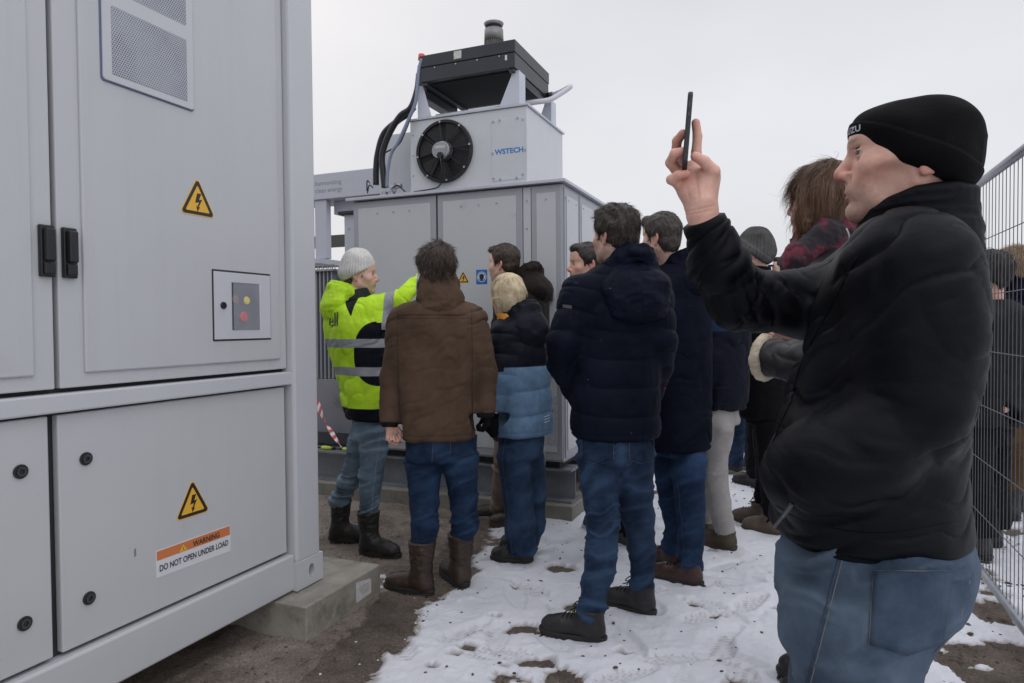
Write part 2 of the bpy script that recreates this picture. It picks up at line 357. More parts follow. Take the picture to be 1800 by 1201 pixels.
o = link_mesh('ground', np.stack([fx, fy, SZ], 1), Q, ground_mat('wet_sand', False), loc=(0, 0, 0), smooth=True); props(o, kind='structure')
keep = (thick[Q] > -.003).any(1); Qs = Q[keep]; used = np.unique(Qs); rm = np.zeros(nx*ny, int); rm[used] = np.arange(len(used))
soil = np.clip(sstep(.006, .0, thick)*.8+sstep(.18, .5, tread*(ed > 0))*(.25+.30*clear)*sstep(.5, .7, np.maximum(fbm(P2*[2.1, 2.1, 1]+5, 2), clear*(.45+.4*fbm(P2*[14, 14, 1]+9, 2)))), 0, 1)
o = link_mesh('snow', np.stack([fx, fy, WZ], 1)[used], rm[Qs], ground_mat('trodden_snow', True), loc=(0, 0, 0), smooth=True, attrs={'soil': soil[used]}); props(o, kind='structure')
def ground_at(x, y):
    i = np.clip(np.searchsorted(gy, y), 1, ny-1); j = np.clip(np.searchsorted(gx, x), 1, nx-1); return max(SZ[i*nx+j], WZ[i*nx+j] if thick[i*nx+j] > 0 else -1)

# loose bits lying on the snow and sand: crumbs of soil, straw and snow
def scatter(name, m, n, rx, ry, size, flat, seed, cond):
    r = np.random.RandomState(seed); b = MB(); c = 0
    while c < n:
        x, y = r.uniform(*rx), r.uniform(*ry)
        if not cond(x, y, r): continue
        c += 1; z = ground_at(x, y); s = r.uniform(*size); a = r.uniform(0, 6.28); e = r.uniform(1, 1.9); vs = []
        n_ = 7; rad = [s*r.uniform(.7, 1.15) for _ in range(n_)]
        for (f_, zz_) in ((1., -.001), (.82, s*flat*.62)):
            for k in range(n_):
                t = 2*math.pi*k/n_; u = math.cos(t)*rad[k]*e*f_; w = math.sin(t)*rad[k]*f_
                vs.append((x+u*math.cos(a)-w*math.sin(a), y+u*math.sin(a)+w*math.cos(a), z+zz_))
        vs.append((x, y, z+s*flat))
        b.add(vs, [(k, (k+1) % n_, n_+(k+1) % n_, n_+k) for k in range(n_)]+[(n_+k, n_+(k+1) % n_, 2*n_) for k in range(n_)])
    o = b.build(name, m); o.data.polygons.foreach_set('use_smooth', np.ones(len(o.data.polygons), bool)); props(o, kind='stuff'); return o
def ed1(x, y): return float(edge_dist(np.array([x]), np.array([y]))[0])
scatter('soil_crumbs', mat('soil_crumb', (.075, .055, .042), .9, var=.3), 420, (-1.8, 1.4), (1.2, 6.3), (.0025, .0085), .7, 3, lambda x, y, r: ed1(x, y) > -.02 and r.rand() < .12+.9*(vnoise(np.array([[x*2.5, y*2.5, 1]]))[0] > .60))
scatter('earth_crumbs', mat('earth_crumb', (.075, .058, .048), .9, var=.3), 500, (-2.9, -1.1), (1.2, 4.3), (.003, .007), .6, 5, lambda x, y, r: ed1(x, y) < .05)
scatter('snow_crumbs', mat('snow_crumb', (.56, .57, .62), .8), 80, (-2.4, 1.0), (1.3, 6.0), (.0025, .006), .9, 6, lambda x, y, r: -.35 < ed1(x, y) < .06 and r.rand() < (.12 if ed1(x, y) < -.08 else 1))
scatter('snow_scraps', mat('snow_crumb', (.56, .57, .62), .8), 9, (-2.05, -1.75), (2.9, 3.1), (.012, .025), .4, 7, lambda x, y, r: True)
scatter('leaf_litter', mat('dead_leaf', (.06, .042, .028), .85, var=.4), 420, (.45, 1.7), (2.2, 6.0), (.004, .013), .5, 9, lambda x, y, r: r.rand() < .2+(vnoise(np.array([[x*3, y*3, 5]]))[0] > .6))

# ------------------------------------------------------------------ paints
PAINT = mat('container_paint', (.47, .48, .497), .42, var=.03, vscale=1.2, bump=.12, bscale=240, bdist=.0006, dirt=((.40, .405, .42), .62, 3.), rvar=.08, streak=.045)
PAINT2 = mat('container_frame_paint', (.485, .495, .52), .38, var=.03, vscale=2, bump=.15, bscale=180, bdist=.0008, dirt=((.30, .30, .31), .68, 6.))
DARKGAP = mat('gap_shade_dark', (.03, .032, .036), .8)  # near-black paints the shade into gaps and recesses; also colours a dark cap
BLACKP = mat('black_plastic', (.012, .012, .014), .35, bump=.1, bscale=300, bdist=.0005)
YEL = mat('sign_yellow', (.72, .40, .03), .4, var=.03)
BLK = mat('sign_black', (.015, .013, .013), .45)
ORA = mat('sign_orange', (.55, .17, .05), .45, var=.04)
WHT = mat('label_white', (.62, .62, .66), .45, var=.03)
ZINC = mat('zinc', (.42, .43, .46), .38, metal=.85, var=.15, vscale=30)
def bolt_poly(u, v, s):
    P = [(-.02, .30), (.16, .30), (.06, .07), (.20, .10), (.03, -.20), (.10, -.18), (-.02, -.36), (-.07, -.16), (-.02, -.18), (.06, -.02), (-.12, -.05)]
    return [(u+a*s, v+b*s) for a, b in P]
def warn_tri(place, u, v, s, parent, w=0., hgt=None, parts=True):
    """lightning warning triangle, s = side length, (u,v) = centre of its base line"""
    hh = hgt or s*.88
    T = lambda k, r: roundpoly([(u+s/2*k, v+hh*(1-k)/3), (u, v+hh*(1+2*k)/3), (u-s/2*k, v+hh*(1-k)/3)], r, 4)
    pl = MB().prism(T(1, s*.07), place, w, w+.0012).build('warning_sign', YEL, parent)
    MB().ring(T(.93, s*.055), T(.68, s*.02), place, w+.0012, w+.0018).build('border', BLK, pl)
    MB().prism(bolt_poly(u, v+hh*.36, s*.62), place, w+.0012, w+.0018).build('bolt_symbol', BLK, pl)
    return pl

# ------------------------------------------------------------------ battery container at the left
XP = -2.085
cont = empty('battery_container', (-3.28, .6, .15), 'large light grey battery container with doors, warning signs and black handles at the left edge', 'container')
px_ = plane_x(XP)
b = MB().box(-4.50, -2.125, -1.4, 2.53, .17, 3.04); b.build('body', PAINT, cont, bevel=.004)
b = MB().box(-2.125, -2.118, -1.35, 2.42, .31, 2.98); b.build('door_recess', DARKGAP, cont)
f = MB().box(-4.52, -2.052, 2.421, 2.584, .275, 2.99)
f.build('corner_post', PAINT2, cont, bevel=.012)
MB().box(-2.14, -2.064, -1.35, 2.4205, .155, .315).build('bottom_rail', PAINT2, cont, bevel=.008)
MB().box(-2.14, -2.066, -1.35, 2.446, 1.074, 1.132).build('middle_rail', PAINT2, cont, bevel=.006)
MB().box(-4.52, -2.052, -1.4, 2.592, 2.992, 3.10).build('top_rail', PAINT2, cont, bevel=.008)
# corner casting with its oval hole
cas = MB(); z0, z1, y0, y1 = .152, .278, 2.412, 2.594
ov = [( (y0+y1)/2+.010+.019*math.cos(a), .217+.030*math.sin(a)) for a in np.linspace(0, 2*math.pi, 24, endpoint=False)]
oc = [(2.442 if math.cos(a) < -1.1 else (y0+y1)/2+max(-1, min(1, math.cos(a)*1.42))*(y1-y0)/2, (z0+z1)/2+max(-1, min(1, math.sin(a)*1.42))*(z1-z0)/2) for a in np.linspace(0, 2*math.pi, 24, endpoint=False)]
cas.ring(oc, ov, plane_x(-2.046), -.10, 0); cas.build('corner_casting', PAINT2, cont)
MB().box(-4.5, -2.12, 2.44, 2.57, .16, .27).build('casting_core', DARKGAP, cont)
def rbox(y0, y1, z0, z1, x0, x1, name, m, parent, bev): return MB().box(x0, x1, y0, y1, z0, z1).build(name, m, parent, bevel=bev)
for (a, c_, ra, rb, hy) in [(.42, 1.388, .50, 1.325, (1.345, 1.389)), (1.404, 2.416, 1.481, 2.372, (1.415, 1.459))]:
    d = rbox(a, c_, 1.146, 2.985, -2.117, -2.088, 'door', PAINT, cont, .004)
    rbox(ra, rb, 1.190, 2.93, -2.09, XP+.006, 'raised_panel', PAINT, d, .006)
    h = MB(); h.box(XP-.004, XP+.012, hy[0], hy[1], 1.487, 1.643); h.box(XP+.012, XP+.030, hy[0]+.007, hy[1]-.008, 1.535, 1.632); h.box(XP+.012, XP+.022, hy[0]+.006, hy[1]-.006, 1.495, 1.53)
    h.build('door_handle', BLACKP, d, bevel=.004)
for (a, c_) in [(.42, 1.364), (1.392, 2.400)]:
    rbox(a, c_, .328, 1.066, -2.117, -2.088, 'lower_panel', PAINT, cont, .005)
for (y, z) in [(1.479, .916), (1.479, .468), (1.280, .915), (1.281, .467), (.55, .915), (.55, .467)]:
    k = MB().prism(circ(y, z, .021, 28), plane_x(-2.088), 0, .006).build('panel_lock', BLACKP, cont, bevel=.0015)
    MB().ring(circ(y, z, .0135, 24), circ(y, z, .008, 24), plane_x(-2.082), 0, .0035).build('lock_rim', mat('lock_rim_grey', (.06, .06, .065), .3, metal=.4), k)
# vent grille with staggered round holes
def perf_mat():
    m, N, L, B = newmat('perforated_sheet'); co = N.new('ShaderNodeTexCoord').outputs['Object']
    sp = N.new('ShaderNodeSeparateXYZ'); L.new(co, sp.inputs[0]); P = .0085
    def mth(op, a, b=None):
        n = N.new('ShaderNodeMath'); n.operation = op
        for i, q in enumerate((a, b)):
            if q is None: continue
            if isinstance(q, (int, float)): n.inputs[i].default_value = q
            else: L.new(q, n.inputs[i])
        return n.outputs[0]
    def cell(off):
        u = mth('ADD', mth('DIVIDE', sp.outputs[1], P), off); v = mth('ADD', mth('DIVIDE', sp.outputs[2], P*1.732), off)
        du = mth('SUBTRACT', mth('FRACT', u), .5); dv = mth('MULTIPLY', mth('SUBTRACT', mth('FRACT', v), .5), 1.732)
        return mth('SQRT', mth('ADD', mth('MULTIPLY', du, du), mth('MULTIPLY', dv, dv)))
    d = mth('MINIMUM', cell(0.), cell(.5)); s = mth('LESS_THAN', d, .31)
    nn = noise_node(N, L, co, 7, 2, .5); r = ramp(N, [(.4, (.05, .055, .065)), (.6, (.17, .18, .2))]); L.new(nn.outputs['Fac'], r.inputs['Fac'])
    mm = N.new('ShaderNodeMix'); mm.data_type = 'RGBA'; L.new(s, mm.inputs[0]); mm.inputs[6].default_value = (.40, .42, .47, 1); L.new(r.outputs['Color'], mm.inputs[7]); L.new(mm.outputs[2], B.inputs['Base Color'])
    B.inputs['Roughness'].default_value = .5; bp = N.new('ShaderNodeBump'); bp.inputs['Strength'].default_value = 1; bp.inputs['Distance'].default_value = .002; bp.invert = True
    L.new(s, bp.inputs['Height']); L.new(bp.outputs['Normal'], B.inputs['Normal']); return m
PERF = perf_mat()
XR = XP+.006
vent = MB(); pr = plane_x(XR)
RR = lambda a, b, c, d, r=.008: roundpoly([(b, c), (b, d), (a, d), (a, c)], r, 3)
MB().prism(RR(1.551, 1.923, 2.135, 2.86, .012), pr, 0, .002).build('vent_gasket', mat('blue_grey_rubber', (.12, .15, .24), .6), cont)
vg = MB().prism(RR(1.556, 1.918, 2.140, 2.855, .010), pr, .002, .009).build('vent_grille', PAINT2, cont, bevel=.002)
for (z0, z1) in [(2.164, 2.388), (2.440, 2.660), (2.70, 2.84)]:
    MB().prism(RR(1.587, 1.887, z0, z1, .004), pr, .009, .0098).build('perforated_mesh', PERF, vg)
# signs
s1 = warn_tri(pr, 1.933, 1.752, .168, cont, 0, .146)
s2 = warn_tri(plane_x(-2.088), 1.892, .623, .160, cont, 0, .142)
pl = plane_x(-2.088)
lab = MB().prism([(2.073, .436), (2.073, .541), (1.729, .541), (1.729, .445)], pl, 0, .001).build('warning_label', WHT, cont)
MB().prism([(2.070, .502), (2.070, .538), (1.732, .538), (1.732, .505)], pl, .001, .0014).build('orange_band', ORA, lab)
text('WARNING', .128, pl, 1.888, .508, .0022, BLK, lab, height=.021, bold=.02)
text('DO NOT OPEN UNDER LOAD', .318, pl, 1.742, .463, .0022, BLK, lab, height=.023, bold=.02)
MB().prism([(1.862, .507), (1.845, .531), (1.828, .507)], pl, .0014, .0020).build('small_triangle', YEL, lab)
MB().prism([(1.847, .511), (1.8455, .523), (1.843, .511)], pl, .0020, .0024).build('exclamation_mark', BLK, lab)
# control box let into the right door
py_ = plane_x(XR)
cb = empty('control_box', (XR, 2.15, 1.417)); cb.parent = cont; cb.location = np.array([XR, 2.15, 1.417])-ORG[cont.name]; ORG[cb.name] = ORG[cont.name]
cb.location = (0, 0, 0)
MB().prism(RR(1.994, 2.311, 1.277, 1.557, .003), py_, 0, .001).build('box_gap', DARKGAP, cb)
MB().ring([(2.305, 1.284), (2.305, 1.549), (2.0, 1.549), (2.0, 1.284)], [(2.243, 1.319), (2.243, 1.510), (2.089, 1.510), (2.089, 1.319)], py_, .001, .006).build('cover', mat('white_box_cover', (.50, .51, .545), .35, var=.02), cb, bevel=.0015)
MB().prism([(2.243, 1.319), (2.243, 1.510), (2.089, 1.510), (2.089, 1.319)], py_, .0012, .002).build('switch_plate', mat('switch_plate_grey', (.075, .08, .10), .35, var=.35, vscale=12), cb)
for (y, z, r, col, n, hgt) in [(2.170, 1.440, .017, (.75, .60, .02), 'yellow_lamp', .006), (2.110, 1.441, .018, (.22, .13, .12), 'grey_lamp', .004), (2.150, 1.373, .022, (.55, .03, .05), 'red_button', .010)]:
    rim = MB().ring(circ(y, z, r*1.25), circ(y, z, r*.8), py_, .002, .0035).build('lamp_rim', mat('rim_dark', (.10, .10, .11), .35), cb)
    MB().cyl(py_(y, z, .002), py_(y, z, .002+hgt), r, 22, r*.8).build(n, mat('m_'+n, col, .4), cb, smooth=True)
for (y, z, w) in [(2.107, 1.402, .02), (2.165, 1.478, .02), (2.11, 1.478, .018), (2.165, 1.402, .006), (2.22, 1.40, .006)]: MB().prism([(y+w/2, z-.0015), (y+w/2, z+.0015), (y-w/2, z+.0015), (y-w/2, z-.0015)], py_, .002, .0026).build('tag_plate', mat('tag_grey', (.08, .08, .09), .5), cb)
def glass(name, a=.22, tint=(.8, .84, .9)):
    if name in MATS: return MATS[name]
    m, N, L, B = newmat(name); B.inputs['Base Color'].default_value = (*tint, 1); B.inputs['Roughness'].default_value = .06; B.inputs['Alpha'].default_value = a; B.inputs['Specular IOR Level'].default_value = .7; return m
MB().prism([(2.242, 1.320), (2.242, 1.509), (2.090, 1.509), (2.090, 1.320)], py_, .0125, .0135).build('window', glass('box_window', .12), cb)
k = MB().cyl(py_(2.043, 1.417, .006), py_(2.043, 1.417, .012), .0145, 24, .013).build('box_lock', BLACKP, cb, smooth=True)
# small scratch on the lower right panel where the paint chipped
MB().prism([(1.645, .545), (1.652, .552), (1.650, .578), (1.643, .570)], pl, 0, .0006).build('paint_chip', mat('chip', (.20, .19, .15), .8), cont)

# ------------------------------------------------------------------ concrete blocks
CONC = mat('wet_concrete', (.27, .255, .22), .45, var=.22, vscale=9, bump=.35, bscale=60, bdist=.003, dirt=((.13, .12, .10), .54, 5.), rvar=.15)
blk = empty('concrete_block', (-2.2, 2.58, 0), 'wet grey concrete block under the container corner with a paper label on its side', 'block')
MB().box(-2.62, -1.905, 2.30, 2.86, -.06, .146).build('block', CONC, blk, bevel=.006)
lb = MB().prism([(2.775, .035), (2.775, .105), (2.655, .125), (2.655, .03)], plane_x(-1.905), .0, .0015).build('paper_label', mat('paper', (.5, .5, .5), .6, var=.15, vscale=40), blk)
for k in range(4): MB().prism([(2.755, .057+k*.011), (2.755, .060+k*.011), (2.69-.006*k, .060+k*.011), (2.69-.006*k, .057+k*.011)], plane_x(-1.905), .0015, .0018).build('print_line', mat('print_grey', (.2, .2, .2), .6), lb)

# ------------------------------------------------------------------ inverter cabinet
YC = 4.44
cab = empty('inverter_cabinet', (-2.3, 5.1, .38), 'tall grey inverter cabinet with panelled doors standing on steel beams behind the group', 'cabinet')
CAB = mat('cabinet_paint', (.475, .49, .515), .40, var=.03, vscale=1.5, bump=.08, bscale=150, bdist=.0008, dirt=((.38, .40, .44), .6, 4.))
CABF = mat('cabinet_frame_paint', (.33, .34, .375), .42, var=.04, vscale=3)
ROOFP = mat('roof_sheet', (.46, .475, .53), .35, var=.03)
Xl, Xr, Yb = -3.165, -1.465, 6.0
MB().box(Xl, Xr, YC+.004, Yb, .385, 2.292).build('carcass', CABF, cab, bevel=.004)
MB().box(Xl-.04, Xr+.035, YC-.045, Yb+.04, 2.296, 2.318).build('roof_sheet', ROOFP, cab, bevel=.003)
for (a, c_, i0) in [(Xl+.01, -2.432, .06), (-2.418, -1.752, .06), (-1.684, Xr-.004, .05)]:
    d = MB().box(a, c_, YC-.012, YC+.003, .40, 2.285).build('cabinet_door', CABF, cab, bevel=.003)
    MB().box(a+i0*.75, c_-i0*.75, YC-.016, YC-.0118, .455, 2.235).build('door_skin', CAB, d, bevel=.002)
    for z in (.60, 1.35, 2.19):
        for x in ((a+c_)/2-.14, (a+c_)/2, (a+c_)/2+.14) if z > 2 else (): MB().cyl((x, YC-.016, z), (x, YC-.020, z), .006, 10).build('screw', ZINC, d)
MB().box(-1.747, -1.690, YC-.008, YC+.003, .40, 2.285).build('mullion', CAB, cab, bevel=.003)
for z in (.9, 1.25, 1.66, 2.0): MB().cyl((-1.718, YC-.008, z), (-1.718, YC-.012, z), .006, 10).build('screw', ZINC, cab)
MB().box(-2.432, -2.418, YC-.008, YC+.003, .40, 2.285).build('door_gap', DARKGAP, cab)
for (a, c_) in [(YC+.03, 4.80), (4.825, 5.40), (5.425, Yb-.02)]:
    d = MB().box(Xr, Xr+.008, a, c_, .41, 2.27).build('side_panel', CABF, cab, bevel=.002)
    MB().box(Xr+.008, Xr+.013, a+.035, c_-.035, .46, 2.22).build('side_skin', CAB, d, bevel=.002)
    for y in (a+.08, c_-.08): MB().cyl((Xr+.013, y, 2.19), (Xr+.017, y, 2.19), .006, 10).build('screw', ZINC, d)
MB().box(Xl+.05, Xr-.05, YC+.06, Yb-.05, .335, .385).build('plinth', DARKGAP, cab)
pc = plane_y(YC-.016)
# hearing protection sign, warning triangle, black isolator switch
bs_ = MB().prism(RR(-2.108, -2.022, 1.625, 1.728, .004), pc, 0, .001).build('hearing_protection_sign', mat('sign_blue', (.02, .12, .42), .4), cab)
cx_, cz_ = -2.065, 1.677
MB().ring(circ(cx_, cz_, .037, 28), circ(cx_, cz_, .033, 28), pc, .001, .0015).build('white_ring', WHT, bs_)
MB().ring(circ(cx_, cz_+.002, .026, 24), circ(cx_, cz_+.002, .021, 24), pc, .001, .0015).build('headband', WHT, bs_)
MB().prism([(cx_+.017*math.cos(a), cz_-.002+.022*math.sin(a)) for a in np.linspace(0, 6.28, 20, endpoint=False)], pc, .0015, .0019).build('head_symbol', BLK, bs_)
for s in (-1, 1): MB().prism([(cx_+s*.024+.006*math.cos(a), cz_-.002+.012*math.sin(a)) for a in np.linspace(0, 6.28, 14, endpoint=False)], pc, .0019, .0023).build('ear_cup', WHT, bs_)
warn_tri(pc, -2.212, 1.640, .095, cab, 0)
sw = MB().box(-1.585, -1.525, YC-.055, YC-.017, 1.495, 1.558).build('isolator_switch', BLACKP, cab, bevel=.004)
MB().prism(circ(-1.555, 1.527, .021), plane_y(YC-.055), 0, .008).build('switch_knob', BLACKP, sw, bevel=.002)
MB().box(-1.583, -1.527, YC-.0185, YC-.0155, 1.562, 1.578).build('name_plate', WHT, cab)
MB().prism([(-1.50, .50), (-1.50, .84), (-1.60, .84), (-1.60, .50)], pc, 0, .001).build('type_plate', mat('plate_grey', (.36, .38, .41), .5, var=.2, vscale=60), cab)
st = MB().prism([(-2.66, .70), (-2.60, .70), (-2.60, .93), (-2.66, .93)], pc, 0, .001).build('paper_sticker', WHT, cab)

# ventilation box on the roof
vb = empty('ventilation_box', (-2.19, 4.9, 2.32), 'white ventilation box with a black round fan on the cabinet roof', 'ventilation unit')
BOXP = mat('vent_box_paint', (.53, .545, .575), .38, var=.025, bump=.05, bscale=120, bdist=.0006)
YF = 4.45
MB().box(-2.655, -1.722, YF, 5.24, 2.32, 2.852).build('housing', BOXP, vb, bevel=.004)
MB().box(-2.665, -1.708, YF-.012, 5.255, 2.853, 2.868).build('lid', ROOFP, vb, bevel=.003)
MB().box(-3.13, -2.656, 4.78, 5.24, 2.32, 2.885).build('side_housing', BOXP, vb, bevel=.004)
MB().box(-1.990, -1.738, YF-.003, YF-.0003, 2.352, 2.782).build('service_plate', BOXP, vb, bevel=.002)
for (x, z) in [(-1.975, 2.77), (-1.79, 2.775), (-1.75, 2.76), (-1.975, 2.37), (-1.925, 2.36), (-1.80, 2.36), (-1.75, 2.38), (-1.925, 2.775), (-1.738+.006, 2.548), (-1.982, 2.548)]:
    MB().cyl((x, YF-.006, z), (x, YF-.012, z), .0065, 10).build('screw', ZINC, vb)
for z in (2.45, 2.6, 2.75): MB().cyl((-2.63, YF, z), (-2.63, YF-.005, z), .005, 8).build('screw', ZINC, vb)
text('WSTECH', .218, plane_y(YF-.003), -1.966, 2.535, .0008, mat('letter_blue', (.015, .17, .50), .4), vb, height=.038, bold=.03)
# fan
FX, FZ, FR = -2.362, 2.600, .228
fan = empty('fan', (0, 0, 0)); fan.parent = vb; ORG[fan.name] = ORG[vb.name]
pf = plane_y(YF)
FBLK = mat('fan_black', (.010, .010, .012), .4, var=.2)
MB().ring(circ(FX, FZ, FR, 56), circ(FX, FZ, FR-.022, 56), pf, 0, .03).build('fan_ring', FBLK, fan, bevel=.004)
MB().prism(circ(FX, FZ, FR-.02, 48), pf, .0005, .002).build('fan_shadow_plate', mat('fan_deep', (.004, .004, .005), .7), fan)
bl = MB()
for k in range(7):
    a = 2*math.pi*k/7+.2; vs = []
    for (r_, da, w0) in [(.055, -.25, .004), (.055, .25, .016), (.20, .38, .018), (.205, 0, .012), (.195, -.28, .005)]:
        vs.append(pf(FX+r_*math.cos(a+da), FZ+r_*math.sin(a+da), w0))
    bl.add(vs, [(0, 1, 2, 3, 4)])
bl.build('fan_blades', mat('blade', (.010, .010, .012), .5), fan)
g = MB()
for k in range(1, 12):
    r_ = .06+k*.0145; g.tube([pf(FX+r_*math.cos(a), FZ+r_*math.sin(a), .030+.018*(1-(r_/.22)**2)) for a in np.linspace(0, 2*math.pi, 41)], .0013, 5)
for k in range(8):
    a = k*math.pi/4+.12; g.tube([pf(FX+r_*math.cos(a), FZ+r_*math.sin(a), .031+.018*(1-(r_/.22)**2)) for r_ in (.05, .1, .16, .215)], .0028, 6)
g.build('guard_grille', FBLK, fan, smooth=True)
MB().cyl(pf(FX, FZ, .02), pf(FX, FZ, .062), .074, 40, .062).build('fan_motor', mat('motor_alu', (.34, .35, .37), .35, metal=.7, var=.12), fan, bevel=.004)
MB().prism(circ(FX-.016, FZ+.0, .058, 36), pf, .062, .066).build('motor_cap', mat('cap_alu', (.30, .31, .33), .4, metal=.5, var=.1), fan, bevel=.001)
MB().prism([(FX-.05, FZ+.012), (FX+.035, FZ+.012), (FX+.035, FZ+.032), (FX-.05, FZ+.032)], pf, .066, .067).build('motor_label', mat('label_dim', (.45, .45, .42), .5, var=.2, vscale=80), fan)
MB().prism(circ(FX-.002, FZ-.042, .026, 6), pf, .06, .085).build('cable_gland', BLACKP, fan, bevel=.003)
for k in range(8):
    a = k*math.pi/4+.12; MB().cyl(pf(FX+.214*math.cos(a), FZ+.214*math.sin(a), .03), pf(FX+.214*math.cos(a), FZ+.214*math.sin(a), .036), .008, 8).build('fan_screw', ZINC, fan)
MB().tube(catmull([pf(FX, FZ-.05, .08), pf(FX+.012, FZ-.11, .085), pf(FX+.006, FZ-.20, .06), pf(FX-.03, FZ-.245, .03), pf(FX-.09, FZ-.262, .015), (-2.62, YF-.02, 2.325)], 8), .0048, 8).build('fan_cable', BLACKP, fan, smooth=True)

# dry cooler on four legs above it
cool = empty('dry_cooler', (-2.17, 4.78, 2.87), 'black flat dry cooler on tapered white legs, at the very top of the cabinet', 'cooler')
CB = mat('cooler_black', (.022, .023, .030), .38, var=.2, vscale=4, spec=.5)
x0, x1, y0, y1 = -2.532, -1.788, 4.40, 5.10
MB().box(x0-.004, x1+.004, y0-.004, y1+.004, 3.215, 3.30).build('upper_casing', CB, cool, bevel=.004)
bt = MB(); q = .0
bt.box(x0, x1, y0, y1, 3.108, 3.213); bt.build('lower_casing', CB, cool, bevel=.004)
for (xa, xb, ya, yb2) in [(x0+.01, x0+.05, y0, y1), (x1-.05, x1-.01, y0, y1)]: MB().box(xa, xb, ya+.01, yb2-.01, 3.085, 3.107).build('bottom_flange', CB, cool, bevel=.002)
MB().box(x0+.07, x1-.07, y0+.05, y1-.05, 3.10, 3.1075).build('coil_underside', mat('coil_black', (.008, .008, .009), .9, bump=.8, bscale=200), cool)
for x in (x0-.0, ): MB().box(x-.085, x-.004, y0+.10, y1-.1, 3.02, 3.28).build('header_box', CB, cool, bevel=.004)
for k in range(4): MB().cyl((x0+.12+k*.17, y0, 3.2+.001), (x0+.12+k*.17, y0-.006, 3.2), .006, 8).build('screw', ZINC, cool)
MB().box(-2.255, -2.195, y0-.007, y0-.003, 3.232, 3.288).build('type_plate', mat('plate_foil', (.5, .5, .47), .3, metal=.3, var=.3, vscale=70), cool)
MB().box(-1.86, -1.845, y0-.003, y0+.001, 3.165, 3.20).build('small_label', WHT, cool)
MB().cyl((-2.2, 4.80, 3.30), (-2.2, 4.80, 3.335), .19, 40, .15).build('fan_cowl', CB, cool, smooth=True)
LEGP = mat('leg_paint', (.50, .53, .60), .4, var=.03)
def leg(xc, yc, mir, w=.145):
    t = .045; b = MB()
    xs = (xc, xc+w) if not mir else (xc, xc-w)
    xt = (xc, xc+t) if not mir else (xc, xc-t)
    P = [(xs[0], 2.869), (xs[1], 2.869), (xt[1], 3.10), (xt[0], 3.10)]
    b.prism(P, plane_y(yc), 0, .006); b.box(min(xc, xc+(.006 if not mir else -.006)), max(xc, xc+(.006 if not mir else -.006)), yc, yc+.11, 2.869, 3.10)
    b.build('support_leg', LEGP, cool)
leg(-2.582, YF-.004, False, .112); leg(-1.772, YF-.004, True, .15); leg(-2.582, 5.14, False, .112); leg(-1.772, 5.12, True, .13)
mc = (-2.015, 4.46+.0)
mt = empty('cooler_motor', (0, 0, 0)); mt.parent = cool; ORG[mt.name] = ORG[cool.name]
MX, MY = -2.12, 4.80
MALU = mat('motor_grey', (.23, .225, .22), .5, metal=.3, var=.15, vscale=20)
fb = MB().cyl((MX, MY, 3.335), (MX, MY, 3.50), .064, 28)
for k in range(26):
    a = 2*math.pi*k/26; c_, s_ = math.cos(a), math.sin(a); fb.tube([(MX+.064*c_, MY+.064*s_, 3.34), (MX+.071*c_, MY+.071*s_, 3.34), (MX+.071*c_, MY+.071*s_, 3.49), (MX+.064*c_, MY+.064*s_, 3.49)], .0035, 4)
fb.build('cooling_fins', mat('fin_grey', (.13, .125, .12), .5, metal=.2, var=.2), mt)
MB().cyl((MX, MY, 3.49), (MX, MY, 3.575), .074, 32, .071).build('motor_hood', MALU, mt, smooth=True)
MB().cyl((MX, MY, 3.575), (MX, MY, 3.60), .056, 28).build('vent_neck', mat('neck_dark', (.03, .03, .03), .6), mt, smooth=True)
MB().cyl((MX, MY, 3.600), (MX, MY, 3.622), .066, 32, .076).build('rain_cap', MALU, mt, smooth=True)
# white pipe at the right rear and the air line lying in front of the legs
PIPE = mat('pipe_white', (.48, .49, .53), .35, var=.05)
MB().tube(catmull([(-1.74, 5.06, 3.115), (-1.66, 5.05, 3.13), (-1.60, 5.02, 3.14), (-1.575, 4.98, 3.125), (-1.62, 4.90, 3.06), (-1.68, 4.80, 2.99), (-1.78, 4.72, 2.96), (-2.0, 4.70, 2.945), (-2.3, 4.7, 2.94), (-2.52, 4.7, 2.92)], 8), .019, 12).build('return_pipe', PIPE, cool, smooth=True)
MB().cyl((-1.785, 5.06, 3.112), (-1.74, 5.06, 3.115), .025, 14).build('pipe_coupling', BLACKP, cool, smooth=True)
MB().tube([(-2.46, 4.50, 2.884), (-1.94, 4.50, 2.884)], .013, 10).build('tie_bar', PIPE, cool, smooth=True)
# hoses rising from the cabinet roof
yh = 4.60
def hose(pts, r, m, name, Y=4.6, lab=None, grp=None, cat='hose'):
    P = catmull([on_plane(a, b_, 1, (Y if len(t_) == 0 else t_[0])) for a, b_, *t_ in pts], 10)
    o = MB().tube(P, r, 14).build(name, m, None, smooth=True); props(o, lab, cat, grp); return o
RUB = mat('hose_rubber', (.011, .011, .013), .42, bump=.1, bscale=90)
hose([(661, 325), (661, 300), (664, 270), (675, 235), (700, 212), (718, 200), (728, 188)], .024, RUB, 'coolant_hose', 4.58, 'thick black hose rising from the cabinet roof, the left one of the pair')
hose([(676, 330), (673, 300), (672, 272), (683, 238), (703, 205), (722, 190), (733, 160), (737, 130)], .024, RUB, 'coolant_hose', 4.52, 'thick black hose rising from the cabinet roof, the right one of the pair')
hose([(741, 104), (736, 125), (733, 160), (729, 185), (716, 215), (700, 250), (688, 270), (682, 298), (680, 330)], .0125, mat('conduit_blue_grey', (.20, .24, .32), .45), 'cable_conduit', 4.40, 'thin blue grey conduit looping down from the cooler corner', cat='conduit')
hose([(732, 150), (727, 175), (722, 205), (712, 232), (700, 255), (678, 268)], .006, RUB, 'thin_cable', 4.42, 'thin black cable hanging beside the thick hoses', cat='cable')
